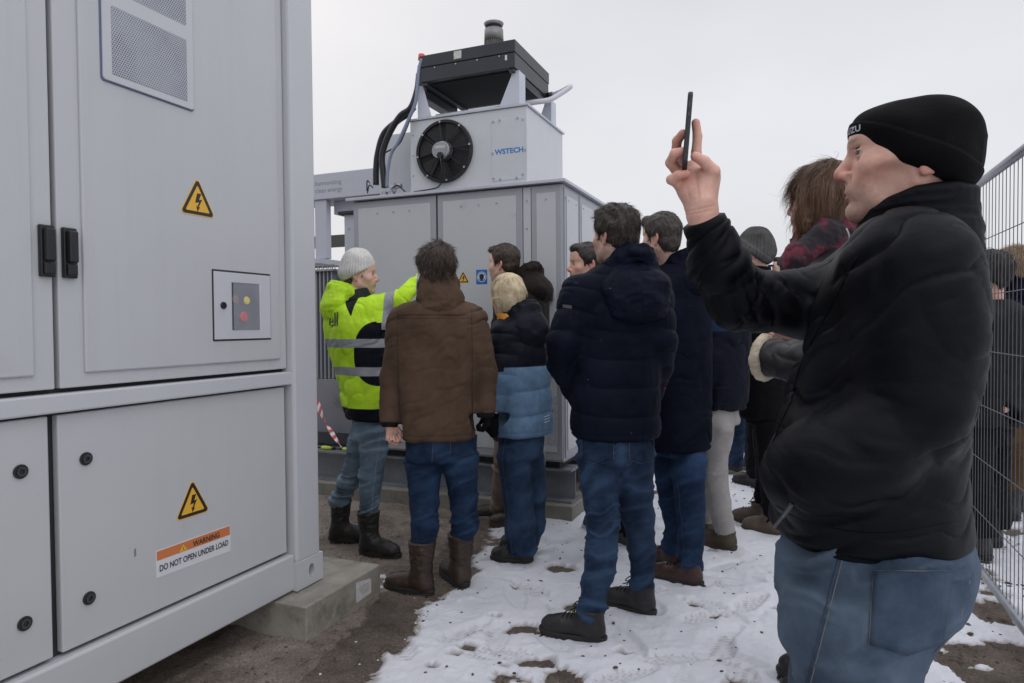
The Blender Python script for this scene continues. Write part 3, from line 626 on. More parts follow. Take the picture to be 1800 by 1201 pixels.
rc = MB().cyl(on_plane(741, 106, 1, 4.55), on_plane(741, 96, 1, 4.55), .026, 20, .024).build('red_cap', mat('red_plastic', (.62, .07, .04), .45), cool, smooth=True)
for (x, k) in [(-2.955, 0), (-2.885, 1)]:
    fi = MB().cyl((x, 4.55, 2.318), (x, 4.55, 2.375), .030, 16); fi.cyl((x, 4.55, 2.335), (x, 4.55, 2.350), .036, 6)
    props(fi.build('hose_fitting', ZINC, None, bevel=.002), ['brass coloured steel fitting under the left black hose', 'steel fitting under the right black hose'][k], 'fitting')
for k, (a, b_, c_, d) in enumerate([(645, 336, 650, 322), (646, 340, 656, 330), (690, 330, 712, 337)]):
    P = catmull([on_plane(a, b_, 1, 4.5), on_plane((a+c_)/2-2, min(b_, d)-4, 1, 4.5), on_plane(c_, d, 1, 4.5)], 6)
    props(MB().tube(P, .005, 8).build('signal_cable', RUB, None, smooth=True), ['short black cable curving at the far left of the roof edge', 'lower short black cable beside the hose fittings', 'short black cable right of the hose fittings'][k], 'cable')
v_ = MB(); c0 = on_plane(688, 331, 1, 4.52); v_.cyl(c0, c0+[.09, 0, .012], .018, 12); v_.cyl(c0+[.03, 0, -.03], c0+[.03, 0, .04], .012, 10); props(v_.build('valve', ZINC, None, bevel=.002), 'small metal valve beside the hoses on the cabinet roof', 'valve')

# steel beams and the strip footing
STEEL = mat('galvanised_steel', (.20, .215, .24), .45, metal=.35, var=.18, vscale=7, dirt=((.12, .12, .12), .6, 9.), bump=.1, bscale=40, rvar=.12)
def ibeam(yf, w, za, zb, xa, xb, name, lab):
    t = .014; ym = yf+w/2; b = MB()
    b.box(xa, xb, yf, yf+w, zb-t, zb); b.box(xa, xb, yf, yf+w, za, za+t); b.box(xa, xb-.001, ym-.005, ym+.005, za+t, zb-t)
    o = b.build(name, STEEL, None); props(o, lab, 'beam'); return o
ibeam(4.44, .20, .105, .335, -5.2, -1.41, 'steel_beam', 'long galvanised steel beam carrying the front of the cabinet')
ibeam(5.70, .20, .105, .335, -5.2, -1.41, 'steel_beam', 'rear steel beam under the back of the cabinet')
PADC = mat('pad_concrete', (.20, .19, .165), .5, var=.2, vscale=8, bump=.4, bscale=50, bdist=.003, dirt=((.09, .085, .07), .55, 4.))
o = MB().box(-5.4, -1.385, 4.376, 4.80, -.08, .104).build('concrete_footing', PADC, None, bevel=.008); props(o, 'long low concrete footing under the front steel beam', 'footing')
o = MB().box(-5.4, -1.385, 5.6, 6.0, -.08, .104).build('concrete_footing', PADC, None, bevel=.008); props(o, 'concrete footing under the rear steel beam', 'footing')
o = MB().cyl(on_plane(955, 800, 1, 4.40), on_plane(957, 742, 1, 4.40), .007, 10).build('clear_tube', glass('clear_tube', .35), None, smooth=True); props(o, 'thin clear drain tube hanging at the foot of the cabinet', 'tube')

# ------------------------------------------------------------------ what stands left of and behind the cabinet
fr = empty('steel_portal', (-4.6, 6.0, 0), 'light grey portal frame with printed words, left of the cabinet', 'frame')
FRP = mat('frame_paint', (.43, .445, .50), .45, var=.03)
MB().box(-6.2, -3.42, 5.9, 6.3, 2.67, 2.938).build('crossbeam', FRP, fr, bevel=.006)
MB().box(-4.71, -4.56, 5.92, 6.0, 2.05, 2.669).build('hanger', FRP, fr, bevel=.006)
MB().box(-4.56, -3.6, 6.05, 6.28, 2.53, 2.669).build('lower_beam', FRP, fr, bevel=.004)
MB().box(-5.2, -4.56, 5.8, 6.3, 1.99, 2.045).build('shelf', FRP, fr, bevel=.004)
MB().box(-6.2, -6.0, 5.95, 6.25, 0, 2.669).build('column', FRP, fr)
LT = mat('letter_grey', (.22, .22, .24), .6)
text('harmonizing', .33, plane_y(5.9), -4.68, 2.80, .001, LT, fr, height=.062)
text('clean energy', .34, plane_y(5.9), -4.68, 2.725, .001, LT, fr, height=.062)
bb = empty('junction_cabinet', (-3.9, 5.7, 0), 'narrow grey cabinet with a dark cap, squeezed in left of the tall cabinet', 'cabinet')
MB().box(-3.88, -3.35, 5.3, 5.8, .34, 2.37).build('housing', FRP, bb, bevel=.004)
MB().box(-3.93, -3.33, 5.27, 5.83, 2.371, 2.40).build('cap', DARKGAP, bb, bevel=.003)
MB().cyl((-3.83, 5.3, 2.24), (-3.83, 5.292, 2.24), .008, 10).build('screw', ZINC, bb)
# ribbed transformer radiator
ra = empty('transformer', (-4.6, 5.6, .34), 'grey transformer with vertical cooling ribs, seen between container and cabinet', 'transformer')
RAD = mat('radiator_grey', (.26, .27, .30), .45, var=.08, vscale=5)
MB().box(-5.3, -3.95, 5.30, 5.95, .85, 1.84).build('tank', mat('tank_dark', (.16, .165, .18), .6), ra)
rb = MB()
for k in range(30): rb.box(-5.25+k*.044, -5.25+k*.044+.016, 5.21, 5.2995, .845, 1.845)
rb.build('cooling_ribs', RAD, ra)
rt = MB().box(-5.32, -3.93, 5.19, 5.97, 1.846, 1.865); rt.box(-5.32, -3.93, 5.19, 5.21, 1.895, 1.905)
for k in range(28): rt.tube([(-5.3+k*.05, 5.2, 1.86), (-5.28+k*.05, 5.2, 1.90), (-5.26+k*.05, 5.2, 1.86)], .005, 4)
rt.build('top_flange', RAD, ra)
MB().box(-5.3, -3.6, 5.20, 5.6, .345, .842).build('base_panel', mat('sheet_grey', (.22, .225, .25), .3, metal=.3, var=.08, vscale=3, rvar=.1), ra, bevel=.003)
dk = MB().box(-9.5, -4.6, 9.0, 9.2, 2.62, 2.79); dk.box(-9.5, -9.3, 9.0, 9.2, 0, 2.62); dk.box(-5.0, -4.8, 9.0, 9.2, 0, 2.62)
props(dk.build('dark_canopy', mat('canopy_dark', (.06, .065, .055), .6), None), 'dark olive beam seen far behind, above the white beanie', 'canopy')
# tape and the tools on the beam
tp = MB(); A = on_plane(556, 706, 1, 5.05); B_ = on_plane(600, 786, 1, 4.47); n_ = 14
TR = mat('tape_red', (.50, .03, .035), .45); TW = mat('tape_white', (.6, .6, .62), .45)
mid = []; vs = []; fs = []
for k in range(n_*2+1):
    t = k/(n_*2); p = A*(1-t)+B_*t+np.array([0, 0, -.03*math.sin(math.pi*t)]); w = np.array([.020*math.cos(t*5), 0, .022*math.sin(t*5+1)+.01]); vs += [p-w, p+w]
for k in range(n_*2): fs.append((2*k, 2*k+1, 2*k+3, 2*k+2)); mid.append((k//2) % 2)
o = link_mesh('barrier_tape', np.array(vs), fs, [TR, TW], mids=mid); so = o.modifiers.new('s', 'SOLIDIFY'); so.thickness = .001; props(o, 'red and white barrier tape hanging down to the steel beam', 'tape')
for k, (px1, py1, px2, py2, lb_) in enumerate([(566, 797, 584, 801, 'green and black tool grip lying at the left end of the beam'), (603, 787, 620, 788, 'yellow green tool grip lying beside the barrier tape')]):
    a = on_plane(px1, py1, 1, 4.50); c_ = on_plane(px2, py2, 1, 4.50); a[2] = c_[2] = .352
    t = empty('hand_tool', (a+c_)/2, lb_, 'tool'); MB().tube([a, a*.6+c_*.4, c_], [.014, .017, .012], 12).build('grip', mat('grip_lime', (.42, .55, .05), .5), t, smooth=True)
    MB().cyl(c_, c_+(c_-a)*.25, .013, 12).build('grip_end', BLACKP, t, smooth=True); MB().tube([a-(c_-a)*.9, a], .009, 8).build('shaft', BLACKP, t, smooth=True)

# ------------------------------------------------------------------ site fence
GALV = mat('fence_zinc', (.30, .31, .34), .42, metal=.55, var=.12, vscale=12)
WIRE = mat('wire_zinc', (.10, .104, .115), .45, metal=.5, var=.1, vscale=12)
def fence(y0, y1, lab, flab):
    t = empty('site_fence', (.87, (y0+y1)/2, 0), lab, 'fence', 'wire fence panels on the right')
    X = .87
    MB().tube([(X, y0, 2.035), (X, y1, 2.035)], .021, 14).build('top_rail', GALV, t, smooth=True)
    MB().tube([(X, y0, .075), (X, y1, .075)], .021, 14).build('bottom_rail', GALV, t, smooth=True)
    for y in (y0+.012, y1-.012): MB().tube([(X, y, .02), (X, y, 2.05)], .021, 14).build('post', GALV, t, smooth=True)
    w = MB(); y = y0+.06
    while y < y1-.03: w.tube([(X, y, .07), (X, y, 2.062)], .0019, 5); y += .058
    for z in (.36, .635, .91, 1.185, 1.46, 1.735): w.tube([(X-.004, y0+.02, z), (X-.004, y1-.02, z)], .0024, 5)
    w.build('wire_mesh', WIRE, t)
    fb_ = MB().box(X-.35, X+.35, y1-.09, y1+.11, .0, .11).build('foot', CONC, t, bevel=.02)
fence(2.05, 5.55, 'nearest wire mesh fence panel right of the man with the phone', 'concrete foot block at the joint of the two wire fence panels')
fence(5.60, 9.10, 'second wire mesh fence panel, mostly hidden behind the man with the phone', 'concrete foot block under the far end of the wire fence')
# ------------------------------------------------------------------ figures: implicit surfaces turned into one skin per garment
def nrm(v): v = np.asarray(v, float); return v/(np.linalg.norm(v)+1e-12)
class SDF:
    def __init__(s, lo, hi, h):
        s.h = h; s.lo = np.asarray(lo, float)-4*h; hi = np.asarray(hi, float)+4*h
        n = np.ceil((hi-s.lo)/h).astype(int)+1; s.ax = [(s.lo[i]+h*np.arange(n[i])).astype(np.float32) for i in range(3)]
        s.v = np.full(tuple(n), .3, np.float32)
    def sub(s, lo, hi):
        i0 = [int(np.clip(math.floor((lo[i]-s.lo[i])/s.h), 0, len(s.ax[i])-1)) for i in range(3)]; i1 = [int(np.clip(math.ceil((hi[i]-s.lo[i])/s.h)+1, 1, len(s.ax[i]))) for i in range(3)]
        sl = tuple(slice(a, max(b, a+1)) for a, b in zip(i0, i1))
        return sl, s.ax[0][sl[0]][:, None, None], s.ax[1][sl[1]][None, :, None], s.ax[2][sl[2]][None, None, :]
    def put(s, fn, lo, hi, k, op='u'):
        m = k+4*s.h; sl, X, Y, Z = s.sub(np.asarray(lo)-m, np.asarray(hi)+m)
        a = s.v[sl]; b = fn(X, Y, Z)
        if op == 'u':
            if k > 0: q = np.maximum(k-np.abs(a-b), 0)/k; s.v[sl] = np.minimum(a, b)-q*q*k*.25
            else: s.v[sl] = np.minimum(a, b)
        elif op == 's':
            b = -b; q = np.maximum(k-np.abs(a-b), 0)/max(k, 1e-6); s.v[sl] = np.maximum(a, b)+q*q*k*.25
        else:
            q = np.maximum(k-np.abs(a-b), 0)/max(k, 1e-6); s.v[sl] = np.maximum(a, b)+q*q*k*.25
        return s
    def cap(s, a, b, ra, rb=None, k=.02, op='u', flat=None):
        """tapered capsule; flat=(direction, factor) squeezes its section along that direction"""
        a = np.asarray(a, float); b = np.asarray(b, float); rb = ra if rb is None else rb; ba = b-a; L2 = max(ba@ba, 1e-9)
        def fn(X, Y, Z):
            x, y, z = X-a[0], Y-a[1], Z-a[2]; t = np.clip((x*ba[0]+y*ba[1]+z*ba[2])/L2, 0, 1)
            x = x-t*ba[0]; y = y-t*ba[1]; z = z-t*ba[2]; d2 = x*x+y*y+z*z
            if flat is not None:
                f, c = flat; q = x*f[0]+y*f[1]+z*f[2]; d2 = d2+q*q*(1/(c*c)-1)
                d = np.sqrt(d2); r = ra+(rb-ra)*t; return (d-r)*(.5+.5*min(c, 1))
            return np.sqrt(d2)-(ra+(rb-ra)*t)
        m = max(ra, rb)*(1 if flat is None else max(1, flat[1])); return s.put(fn, np.minimum(a, b)-m, np.maximum(a, b)+m, k, op)
    def ell(s, c, r, R=None, k=.02, op='u'):
        """ellipsoid with radii r along the rows of R"""
        c = np.asarray(c, float); R = np.eye(3) if R is None else np.asarray(R); r = np.asarray(r, float); mr = r.min()
        def fn(X, Y, Z):
            x, y, z = X-c[0], Y-c[1], Z-c[2]; q = 0; g = 0
            for i in range(3):
                u = (x*R[i][0]+y*R[i][1]+z*R[i][2])/r[i]; q = q+u*u; g = g+(u/r[i])**2
            q = np.sqrt(q); return q*(q-1)/np.maximum(np.sqrt(g), 1e-6)
        m = r.max(); return s.put(fn, c-m, c+m, k, op)
    def loft(s, S, fr, k=.03, n=2.4, op='u'):
        """vertical loft through S = (z, cx, cy, rx, ry); fr = (right, forward) unit vectors of the section axes"""
        S = np.array(sorted(S)); zz = np.linspace(S[0, 0], S[-1, 0], 60); cols = []
        for c in range(1, 5):
            m = np.gradient(S[:, c], S[:, 0]); i = np.clip(np.searchsorted(S[:, 0], zz)-1, 0, len(S)-2); h = S[i+1, 0]-S[i, 0]; t = (zz-S[i, 0])/h
            cols.append((2*t**3-3*t**2+1)*S[i, c]+(t**3-2*t**2+t)*h*m[i]+(-2*t**3+3*t**2)*S[i+1, c]+(t**3-t**2)*h*m[i+1])
        r, f = fr; z0, z1 = S[0, 0], S[-1, 0]
        def fn(X, Y, Z):
            cx, cy, rx, ry = [np.interp(Z.ravel(), zz, c).astype(np.float32)[None, None, :] for c in cols]
            x, y = X-cx, Y-cy; u = np.abs(x*r[0]+y*r[1])/rx; v = np.abs(x*f[0]+y*f[1])/ry
            d = ((u**n+v**n)**(1/n)-1)*np.minimum(rx, ry)
            e = np.maximum(z0-Z, Z-z1); q = np.maximum(.03-np.abs(d-e), 0)/.03
            return np.maximum(d, e)+q*q*.03*.25
        M = max(S[:, 3].max(), S[:, 4].max())*1.15; lo = np.array([S[:, 1].min()-M, S[:, 2].min()-M, z0]); hi = np.array([S[:, 1].max()+M, S[:, 2].max()+M, z1]); return s.put(fn, lo, hi, k, op)
    def cutplane(s, p, n, R, k=.006):
        """removes what lies beyond the plane (p, n) within R of p"""
        p = np.asarray(p, float); n = nrm(n)
        def fn(X, Y, Z):
            e = (X-p[0])*n[0]+(Y-p[1])*n[1]+(Z-p[2])*n[2]; d = np.sqrt((X-p[0])**2+(Y-p[1])**2+(Z-p[2])**2)
            return np.where(d < R, e, -1.)
        return s.put(fn, p-R, p+R, k, 'i')
    def mesh(s, smooth=1):
        v = s.v; h = s.h; S = (v < 0); A = S.astype(np.int8)
        c = sum(A[i:A.shape[0]-1+i, j:A.shape[1]-1+j, k:A.shape[2]-1+k] for i in (0, 1) for j in (0, 1) for k in (0, 1))
        ci = np.argwhere((c > 0) & (c < 8)); 
        if len(ci) == 0: return np.zeros((0, 3)), np.zeros((0, 4), int)
        off = [(0, 0, 0), (1, 0, 0), (0, 1, 0), (1, 1, 0), (0, 0, 1), (1, 0, 1), (0, 1, 1), (1, 1, 1)]
        cv = np.stack([v[ci[:, 0]+a, ci[:, 1]+b, ci[:, 2]+d] for a, b, d in off], 1).astype(np.float64)
        acc = np.zeros((len(ci), 3)); cnt = np.zeros(len(ci))
        for a in range(8):
            for b in range(a+1, 8):
                if sum(abs(off[a][i]-off[b][i]) for i in range(3)) != 1: continue
                m = (cv[:, a] < 0) != (cv[:, b] < 0); t = np.where(m, cv[:, a]/(cv[:, a]-cv[:, b]+1e-20), 0)[:, None]
                acc += np.where(m[:, None], np.array(off[a])+t*(np.array(off[b])-np.array(off[a])), 0); cnt += m
        V = s.lo+h*(ci+acc/cnt[:, None]); idx = np.full(c.shape, -1, np.int32); idx[tuple(ci.T)] = np.arange(len(ci)); F = []
        for ax in range(3):
            a = [slice(None)]*3; b = [slice(None)]*3; a[ax] = slice(0, -1); b[ax] = slice(1, None)
            e = np.argwhere(S[tuple(a)] != S[tuple(b)]); o1, o2 = [(1, 2), (2, 0), (0, 1)][ax]
            ok = (e[:, o1] > 0) & (e[:, o2] > 0) & (e[:, o1] < c.shape[o1]) & (e[:, o2] < c.shape[o2]); e = e[ok]
            def g(d1, d2):
                q = e.copy(); q[:, o1] -= d1; q[:, o2] -= d2; return idx[tuple(q.T)]
            Q = np.stack([g(1, 1), g(0, 1), g(0, 0), g(1, 0)], 1); fl = ~S[tuple(e.T)]; Q[fl] = Q[fl][:, ::-1]; F.append(Q)
        F = np.concatenate(F); F = F[(F >= 0).all(1)]
        for _ in range(smooth): V = relax(V, F, .5)
        return V, F
def relax(V, F, lam):
    E = np.concatenate([F[:, [0, 1]], F[:, [1, 2]], F[:, [2, 3]], F[:, [3, 0]]]); n = len(V); cnt = np.bincount(E[:, 0], minlength=n)+np.bincount(E[:, 1], minlength=n); out = np.empty_like(V)
    for i in range(3): out[:, i] = (np.bincount(E[:, 0], V[E[:, 1], i], n)+np.bincount(E[:, 1], V[E[:, 0], i], n))/np.maximum(cnt, 1)
    return V*(1-lam)+out*lam
def vnormals(V, F):
    N_ = np.cross(V[F[:, 2]]-V[F[:, 0]], V[F[:, 3]]-V[F[:, 1]]); o = np.zeros_like(V)
    for c in range(4):
        for i in range(3): o[:, i] += np.bincount(F[:, c], N_[:, i], len(V))
    return o/(np.linalg.norm(o, axis=1, keepdims=True)+1e-12)
def segs_uv(V, a, b):
    a = np.asarray(a, float); b = np.asarray(b, float); t = nrm(b-a); u = (V-a)@t; q = V-a-u[:, None]*t; return u, q, t
def folds(V, Nn, segs, seed=0, sign=1., lump=.6):
    """cloth folds: segs = (a, b, radius, amplitude, freq across, freq along, joints bias 0..1, puff spacing or 0)"""
    if not segs: return V
    W_ = np.zeros(len(V)); D = np.zeros(len(V))
    for i, (a, b, r, A, fa, fb, jb, puff) in enumerate(segs):
        u, q, t = segs_uv(V, a, b); Lg = np.linalg.norm(np.asarray(b)-np.asarray(a)); uc = np.clip(u, 0, Lg)
        dist = np.sqrt((q**2).sum(1)+(u-uc)**2)-r; w = np.exp(-np.clip(dist+.06, 0, 1)/.018)+1e-9
        n1_ = nrm(np.cross(t, [.3, .8, .5])); sl = q@n1_
        wp = (vnoise(V*11+seed+i*5)-.5)*.9
        p = q*fa*.55+np.outer((u+sl*.55)*fb*.75+wp, t)+seed*3.7+i*11.3
        e = np.abs(2*np.clip(u/Lg, 0, 1)-1); prof = (1-jb)+jb*e**1.5
        wv = vnoise(V*5.5+seed); line = (1-np.abs(2*vnoise(p)-1)); line2 = (1-np.abs(2*vnoise(p*1.9+9)-1))
        d = A*prof*(sign*(1.35*line**5+.55*line2**4-.45)+(vnoise(p*.8+5)-.5)*.9*lump)*(.35+1.4*wv)
        if puff:
            pf_ = (u/puff+.12*np.sin(V[:, 0]*9+seed)); fr_ = pf_-np.floor(pf_); d = d*.45+A*1.9*(np.sqrt(np.clip(1-(2*fr_-1)**2, 0, 1))-.75)+A*.7*(vnoise(q*55+np.outer(u*14, t))-.5)*np.clip(1-np.abs(fr_-.5)*1.0, .3, 1)
        D += w*d; W_ += w
    global LASTD; LASTD = D/W_
    return V+Nn*(D/W_)[:, None]

# skin, eyes, hair -----------------------------------------------------------------------------------------
def skin_mat(name, col, red=(.50, .16, .13), lip=(.40, .15, .14), stub=(.22, .16, .14)):
    if name in MATS: return MATS[name]
    m, N, L, B = newmat(name); co = N.new('ShaderNodeTexCoord').outputs['Object']
    n1 = noise_node(N, L, co, 28, 5, .65); r = ramp(N, [(.28, tuple(c*f for c, f in zip(col, (.80, .68, .64)))), (.72, tuple(c*f for c, f in zip(col, (1.10, 1.10, 1.10))))]); L.new(n1.outputs['Fac'], r.inputs['Fac']); out = r.outputs['Color']
    for a, c, s in (('red', red, .75), ('stubble_shade', stub, .65), ('lip', lip, .85)):
        at = N.new('ShaderNodeAttribute'); at.attribute_name = a; mu = N.new('ShaderNodeMath'); mu.operation = 'MULTIPLY'; mu.inputs[1].default_value = s; L.new(at.outputs['Fac'], mu.inputs[0])
        mm = N.new('ShaderNodeMix'); mm.data_type = 'RGBA'; L.new(mu.outputs[0], mm.inputs[0]); L.new(out, mm.inputs[6]); mm.inputs[7].default_value = (*c, 1); out = mm.outputs[2]
    L.new(out, B.inputs['Base Color']); B.inputs['Roughness'].default_value = .48; B.inputs['Specular IOR Level'].default_value = .4
    B.inputs['Subsurface Weight'].default_value = .12; B.inputs['Subsurface Radius'].default_value = (.012, .005, .003); B.inputs['Subsurface Scale'].default_value = 1.
    n2 = noise_node(N, L, co, 420, 3, .6); n3 = noise_node(N, L, co, 70, 4, .6)
    b1 = N.new('ShaderNodeBump'); b1.inputs['Strength'].default_value = .35; b1.inputs['Distance'].default_value = .0012; L.new(n2.outputs['Fac'], b1.inputs['Height'])
    b2 = N.new('ShaderNodeBump'); b2.inputs['Strength'].default_value = .3; b2.inputs['Distance'].default_value = .004; L.new(n3.outputs['Fac'], b2.inputs['Height']); L.new(b1.outputs['Normal'], b2.inputs['Normal'])
    L.new(b2.outputs['Normal'], B.inputs['Normal']); return m
SKIN = skin_mat('skin', (.60, .385, .30)); SKIN_P = skin_mat('skin_pale', (.68, .46, .38)); SKIN_F = skin_mat('skin_weathered', (.70, .45, .36), red=(.52, .17, .14))
EYEW = mat('eye_white', (.42, .37, .35), .25); IRIS = mat('iris', (.022, .025, .027), .15); 
def hair_mat(name, c1, c2, rough=.45):
    if name in MATS: return MATS[name]
    m, N, L, B = newmat(name); at = N.new('ShaderNodeAttribute'); at.attribute_name = 'rnd'; r = ramp(N, [(0, c1), (1, c2)]); L.new(at.outputs['Fac'], r.inputs['Fac'])
    L.new(r.outputs['Color'], B.inputs['Base Color']); B.inputs['Roughness'].default_value = rough; B.inputs['Specular IOR Level'].default_value = .35; B.inputs['Anisotropic'].default_value = .4
    return m
HDB = hair_mat('hair_dark_brown', (.013, .009, .007), (.055, .037, .029)); HB = hair_mat('hair_brown', (.022, .014, .010), (.075, .048, .034)); HD = hair_mat('hair_dark', (.010, .008, .007), (.038, .028, .023)); HG = hair_mat('hair_greying', (.018, .013, .011), (.085, .068, .058))
HBL = hair_mat('hair_blond', (.46, .355, .21), (.80, .69, .50)); HM = hair_mat('hair_chestnut', (.045, .024, .014), (.20, .108, .060)); HCU = hair_mat('hair_sandy', (.18, .11, .06), (.45, .31, .18))

def frame_of(fwd, up=(0, 0, 1), roll=0.):
    f = nrm(fwd); r = nrm(np.cross(f, up)); u = np.cross(r, f)
    if roll: r, u = r*math.cos(roll)+u*math.sin(roll), -r*math.sin(roll)+u*math.cos(roll)
    return np.array([r, f, u])           # rows: right, forward, up
def head_skin(c, R, h, sc=1., nose=1., old=0., jaw=1., neck=None, fem=False, ears=True, chin=1.0, lid=.0042, skull=(0, -.014, .030, .074, .096, .086)):
    """c = point between the ears at eye height. returns mesh of head + neck with facial features"""
    T = lambda x, y, z: np.asarray(c)+sc*(x*R[0]+y*R[1]+z*R[2]); A = lambda x: x*sc
    lo = np.asarray(c)-.20*sc; hi = np.asarray(c)+.17*sc; lo[2] -= .03
    if neck is not None: lo = np.minimum(lo, np.asarray(neck)-.07)
    s = SDF(lo, hi, h); E = lambda p, r, k=.02, op='u', Q=None: s.ell(T(*p), np.array(r)*sc, R if Q is None else Q@R, k*sc, op)
    Cp = lambda p, q, ra, rb, k=.01, op='u': s.cap(T(*p), T(*q), ra*sc, rb*sc, k*sc, op)
    E(skull[:3], skull[3:]); E((0, .026, -.018), (.063, .060, .078), .03); E((0, .034, -.065), (.048*jaw, .046, .048), .03)
    for m in (1, -1):
        Cp((m*.050*jaw, -.008, -.058), (m*.018, .066, -.102), .017, .014, .03)
        E((m*.047, .052, -.030), (.020, .020, .018), .03)
        Cp((m*.050, .050, .024), (m*.014, .081, .020), .010, .0085, .016)
        E((m*.033, .090, -.001), (.018, .016, .0125), .014, 's')
        E((m*.026, .062, -.058), (.022, .022, .024), .02)
    E((0, .060, skull[2]+.025), (.048, .026, .036), .03)
    # nose
    Cp((0, .079, .012), (0, .078+.024*nose, -.026), .0082, .0100, .010); E((0, .077+.026*nose, -.034), (.0115, .0120, .0105), .008)
    for m in (1, -1): E((m*.0120, .075+.019*nose, -.038), (.0085, .012, .0085), .007); E((m*.0065, .078+.022*nose, -.0470), (.0042, .007, .0036), .003, 's')
    # mouth, chin
    E((0, .074, -.064), (.030, .020, .020), .02)
    Cp((-.018, .083, -.0672), (.018, .083, -.0672), .0055, .0055, .007); E((0, .0885, -.0665), (.012, .006, .0045), .008)
    E((0, .0860, -.0775), (.017, .008, .0058), .008)
    Cp((-.023, .0845, -.0722), (0, .0965, -.0716), .0023, .0020, .003, 's'); Cp((.023, .0845, -.0722), (0, .0965, -.0716), .0023, .0020, .003, 's')
    E((0, .090, -.0885), (.016, .006, .0045), .010, 's')
    E((0, .072*chin+.002, -.104), (.021, .0175, .0165), .018)
    if old:
        for m in (1, -1): E((m*.066, .030, -.062), (.016, .030, .028), .02, 's')
        for m in (1, -1):
            Cp((m*.020, .092, -.040), (m*.034, .072, -.078), .0022*old, .0018*old, .006, 's')
            Cp((m*.046, .066, -.008), (m*.034, .078, -.016), .0012*old, .001*old, .005, 's')
            for z in (-.004, .003, .010): Cp((m*.050, .060, z), (m*.058, .048, z*1.6-.002), .0009*old, .0007*old, .003, 's')
            Cp((m*.040, .060, -.045), (m*.044, .045, -.085), .0016*old, .001, .006, 's')
    # lids and eyes
    for m in (1, -1):
        E((m*.0315, .0695, -.0005), (.0150, .0142, .0132), .004)
        E((m*.0340, .0835, -.0010), (.0140, .0115, lid), .0015, 's'); E((m*.0335, .0830, .0088), (.0160, .0100, .0016), .003, 's')
    if ears == 'lobe':
        for m in (1, -1): E((m*.0740, -.030, -.030), (.0075, .013, .024), .008); E((m*.0755, -.020, -.046), (.0055, .008, .010), .005)
    elif ears:
        for m in (1, -1):
            Q = np.array(Matrix.Rotation(m*math.radians(-24), 3, 'Z'))
            E((m*.0785, -.022, -.010), (.0075, .019, .030), .006, 'u', Q); E((m*.0765, -.016, -.041), (.0065, .010, .012), .006)
            E((m*.0870, -.020, -.008), (.0055, .011, .018), .004, 's', Q); E((m*.083, -.029, -.005), (.004, .004, .022), .003)
    nk = neck if neck is not None else T(0, -.04, -.20)
    s.cap(T(0, -.022, -.055), nk, (.052 if fem else .057)*sc, (.054 if fem else .062)*sc, .025)
    V, F = s.mesh(1)
    loc = ((V-np.asarray(c))@R.T)/sc
    g = lambda p, r: np.exp(-(((loc-np.array(p))/np.array(r))**2).sum(1))
    lip = np.clip(g((0, .094, -.068), (.019, .02, .0048))+g((0, .092, -.0775), (.016, .02, .0052)), 0, 1)*(loc[:, 1] > .07)
    red = np.clip(g((0, .11, -.035), (.018, .03, .016))*1.3+g((.045, .06, -.035), (.022, .03, .02))*.8+g((-.045, .06, -.035), (.022, .03, .02))*.8+(np.abs(loc[:, 0]) > .073)*(loc[:, 2] < .03)*(loc[:, 1] < .01)*.7, 0, 1)
    stb = np.clip(g((0, .06, -.09), (.075, .07, .035))*(.7+.6*vnoise(loc*160)*vnoise(loc*45)*2)+g((0, .09, -.056), (.03, .03, .008)), 0, 1)*(0 if fem else .7)
    rim = sum(np.exp(-(((loc-np.array([m*.0335, .083, -.001]))/np.array([.0150, .012, .0052]))**4).sum(1)) for m in (1, -1))
    mouth_shade = np.exp(-(np.abs(loc[:, 2]+.0720)/.0014)**2)*(np.abs(loc[:, 0]) < .026)*(loc[:, 1] > .07)  # shade in the crease between the lips, painted as a dark line
    stb = np.clip(stb+.9*rim+.9*mouth_shade+1.3*((g((.030, .088, .021), (.019, .02, .0042))+g((-.030, .088, .021), (.019, .02, .0042)))*(loc[:, 1] > .06)), 0, 1.4)  # stubble, lashes and brows plus the painted mouth shade
    return V, F, dict(lip=lip, red=red, stubble_shade=stb), T
def uv_sphere(c, r, R, n=16, m=12):
    V = []; F = []; 
    for i in range(m+1):
        th = math.pi*i/m
        for j in range(n): ph = 2*math.pi*j/n; V.append(np.asarray(c)+r*(math.sin(th)*math.cos(ph)*R[0]+math.cos(th)*R[1]+math.sin(th)*math.sin(ph)*R[2]))
    for i in range(m):
        for j in range(n): F.append((i*n+j, i*n+(j+1) % n, (i+1)*n+(j+1) % n, (i+1)*n+j))
    ids = [2 if i < m*.19 else 1 for i in range(m) for _ in range(n)]
    return np.array(V), np.array(F), ids
def merge(parts):
    """[(V, F, attrs, mids)] -> one mesh"""
    Vs, Fs, ids, at = [], [], [], {}; n = 0; keys = ('lip', 'red', 'stubble_shade')
    for V, F, a, m in parts:
        Vs.append(V); Fs.append(np.asarray(F)+n); n += len(V); ids.append(np.full(len(F), m) if np.isscalar(m) else np.asarray(m))
        for k in keys: at.setdefault(k, []).append(a.get(k, np.zeros(len(V))) if a else np.zeros(len(V)))
    return np.concatenate(Vs), np.concatenate(Fs), {k: np.concatenate(v) for k, v in at.items()}, np.concatenate(ids)
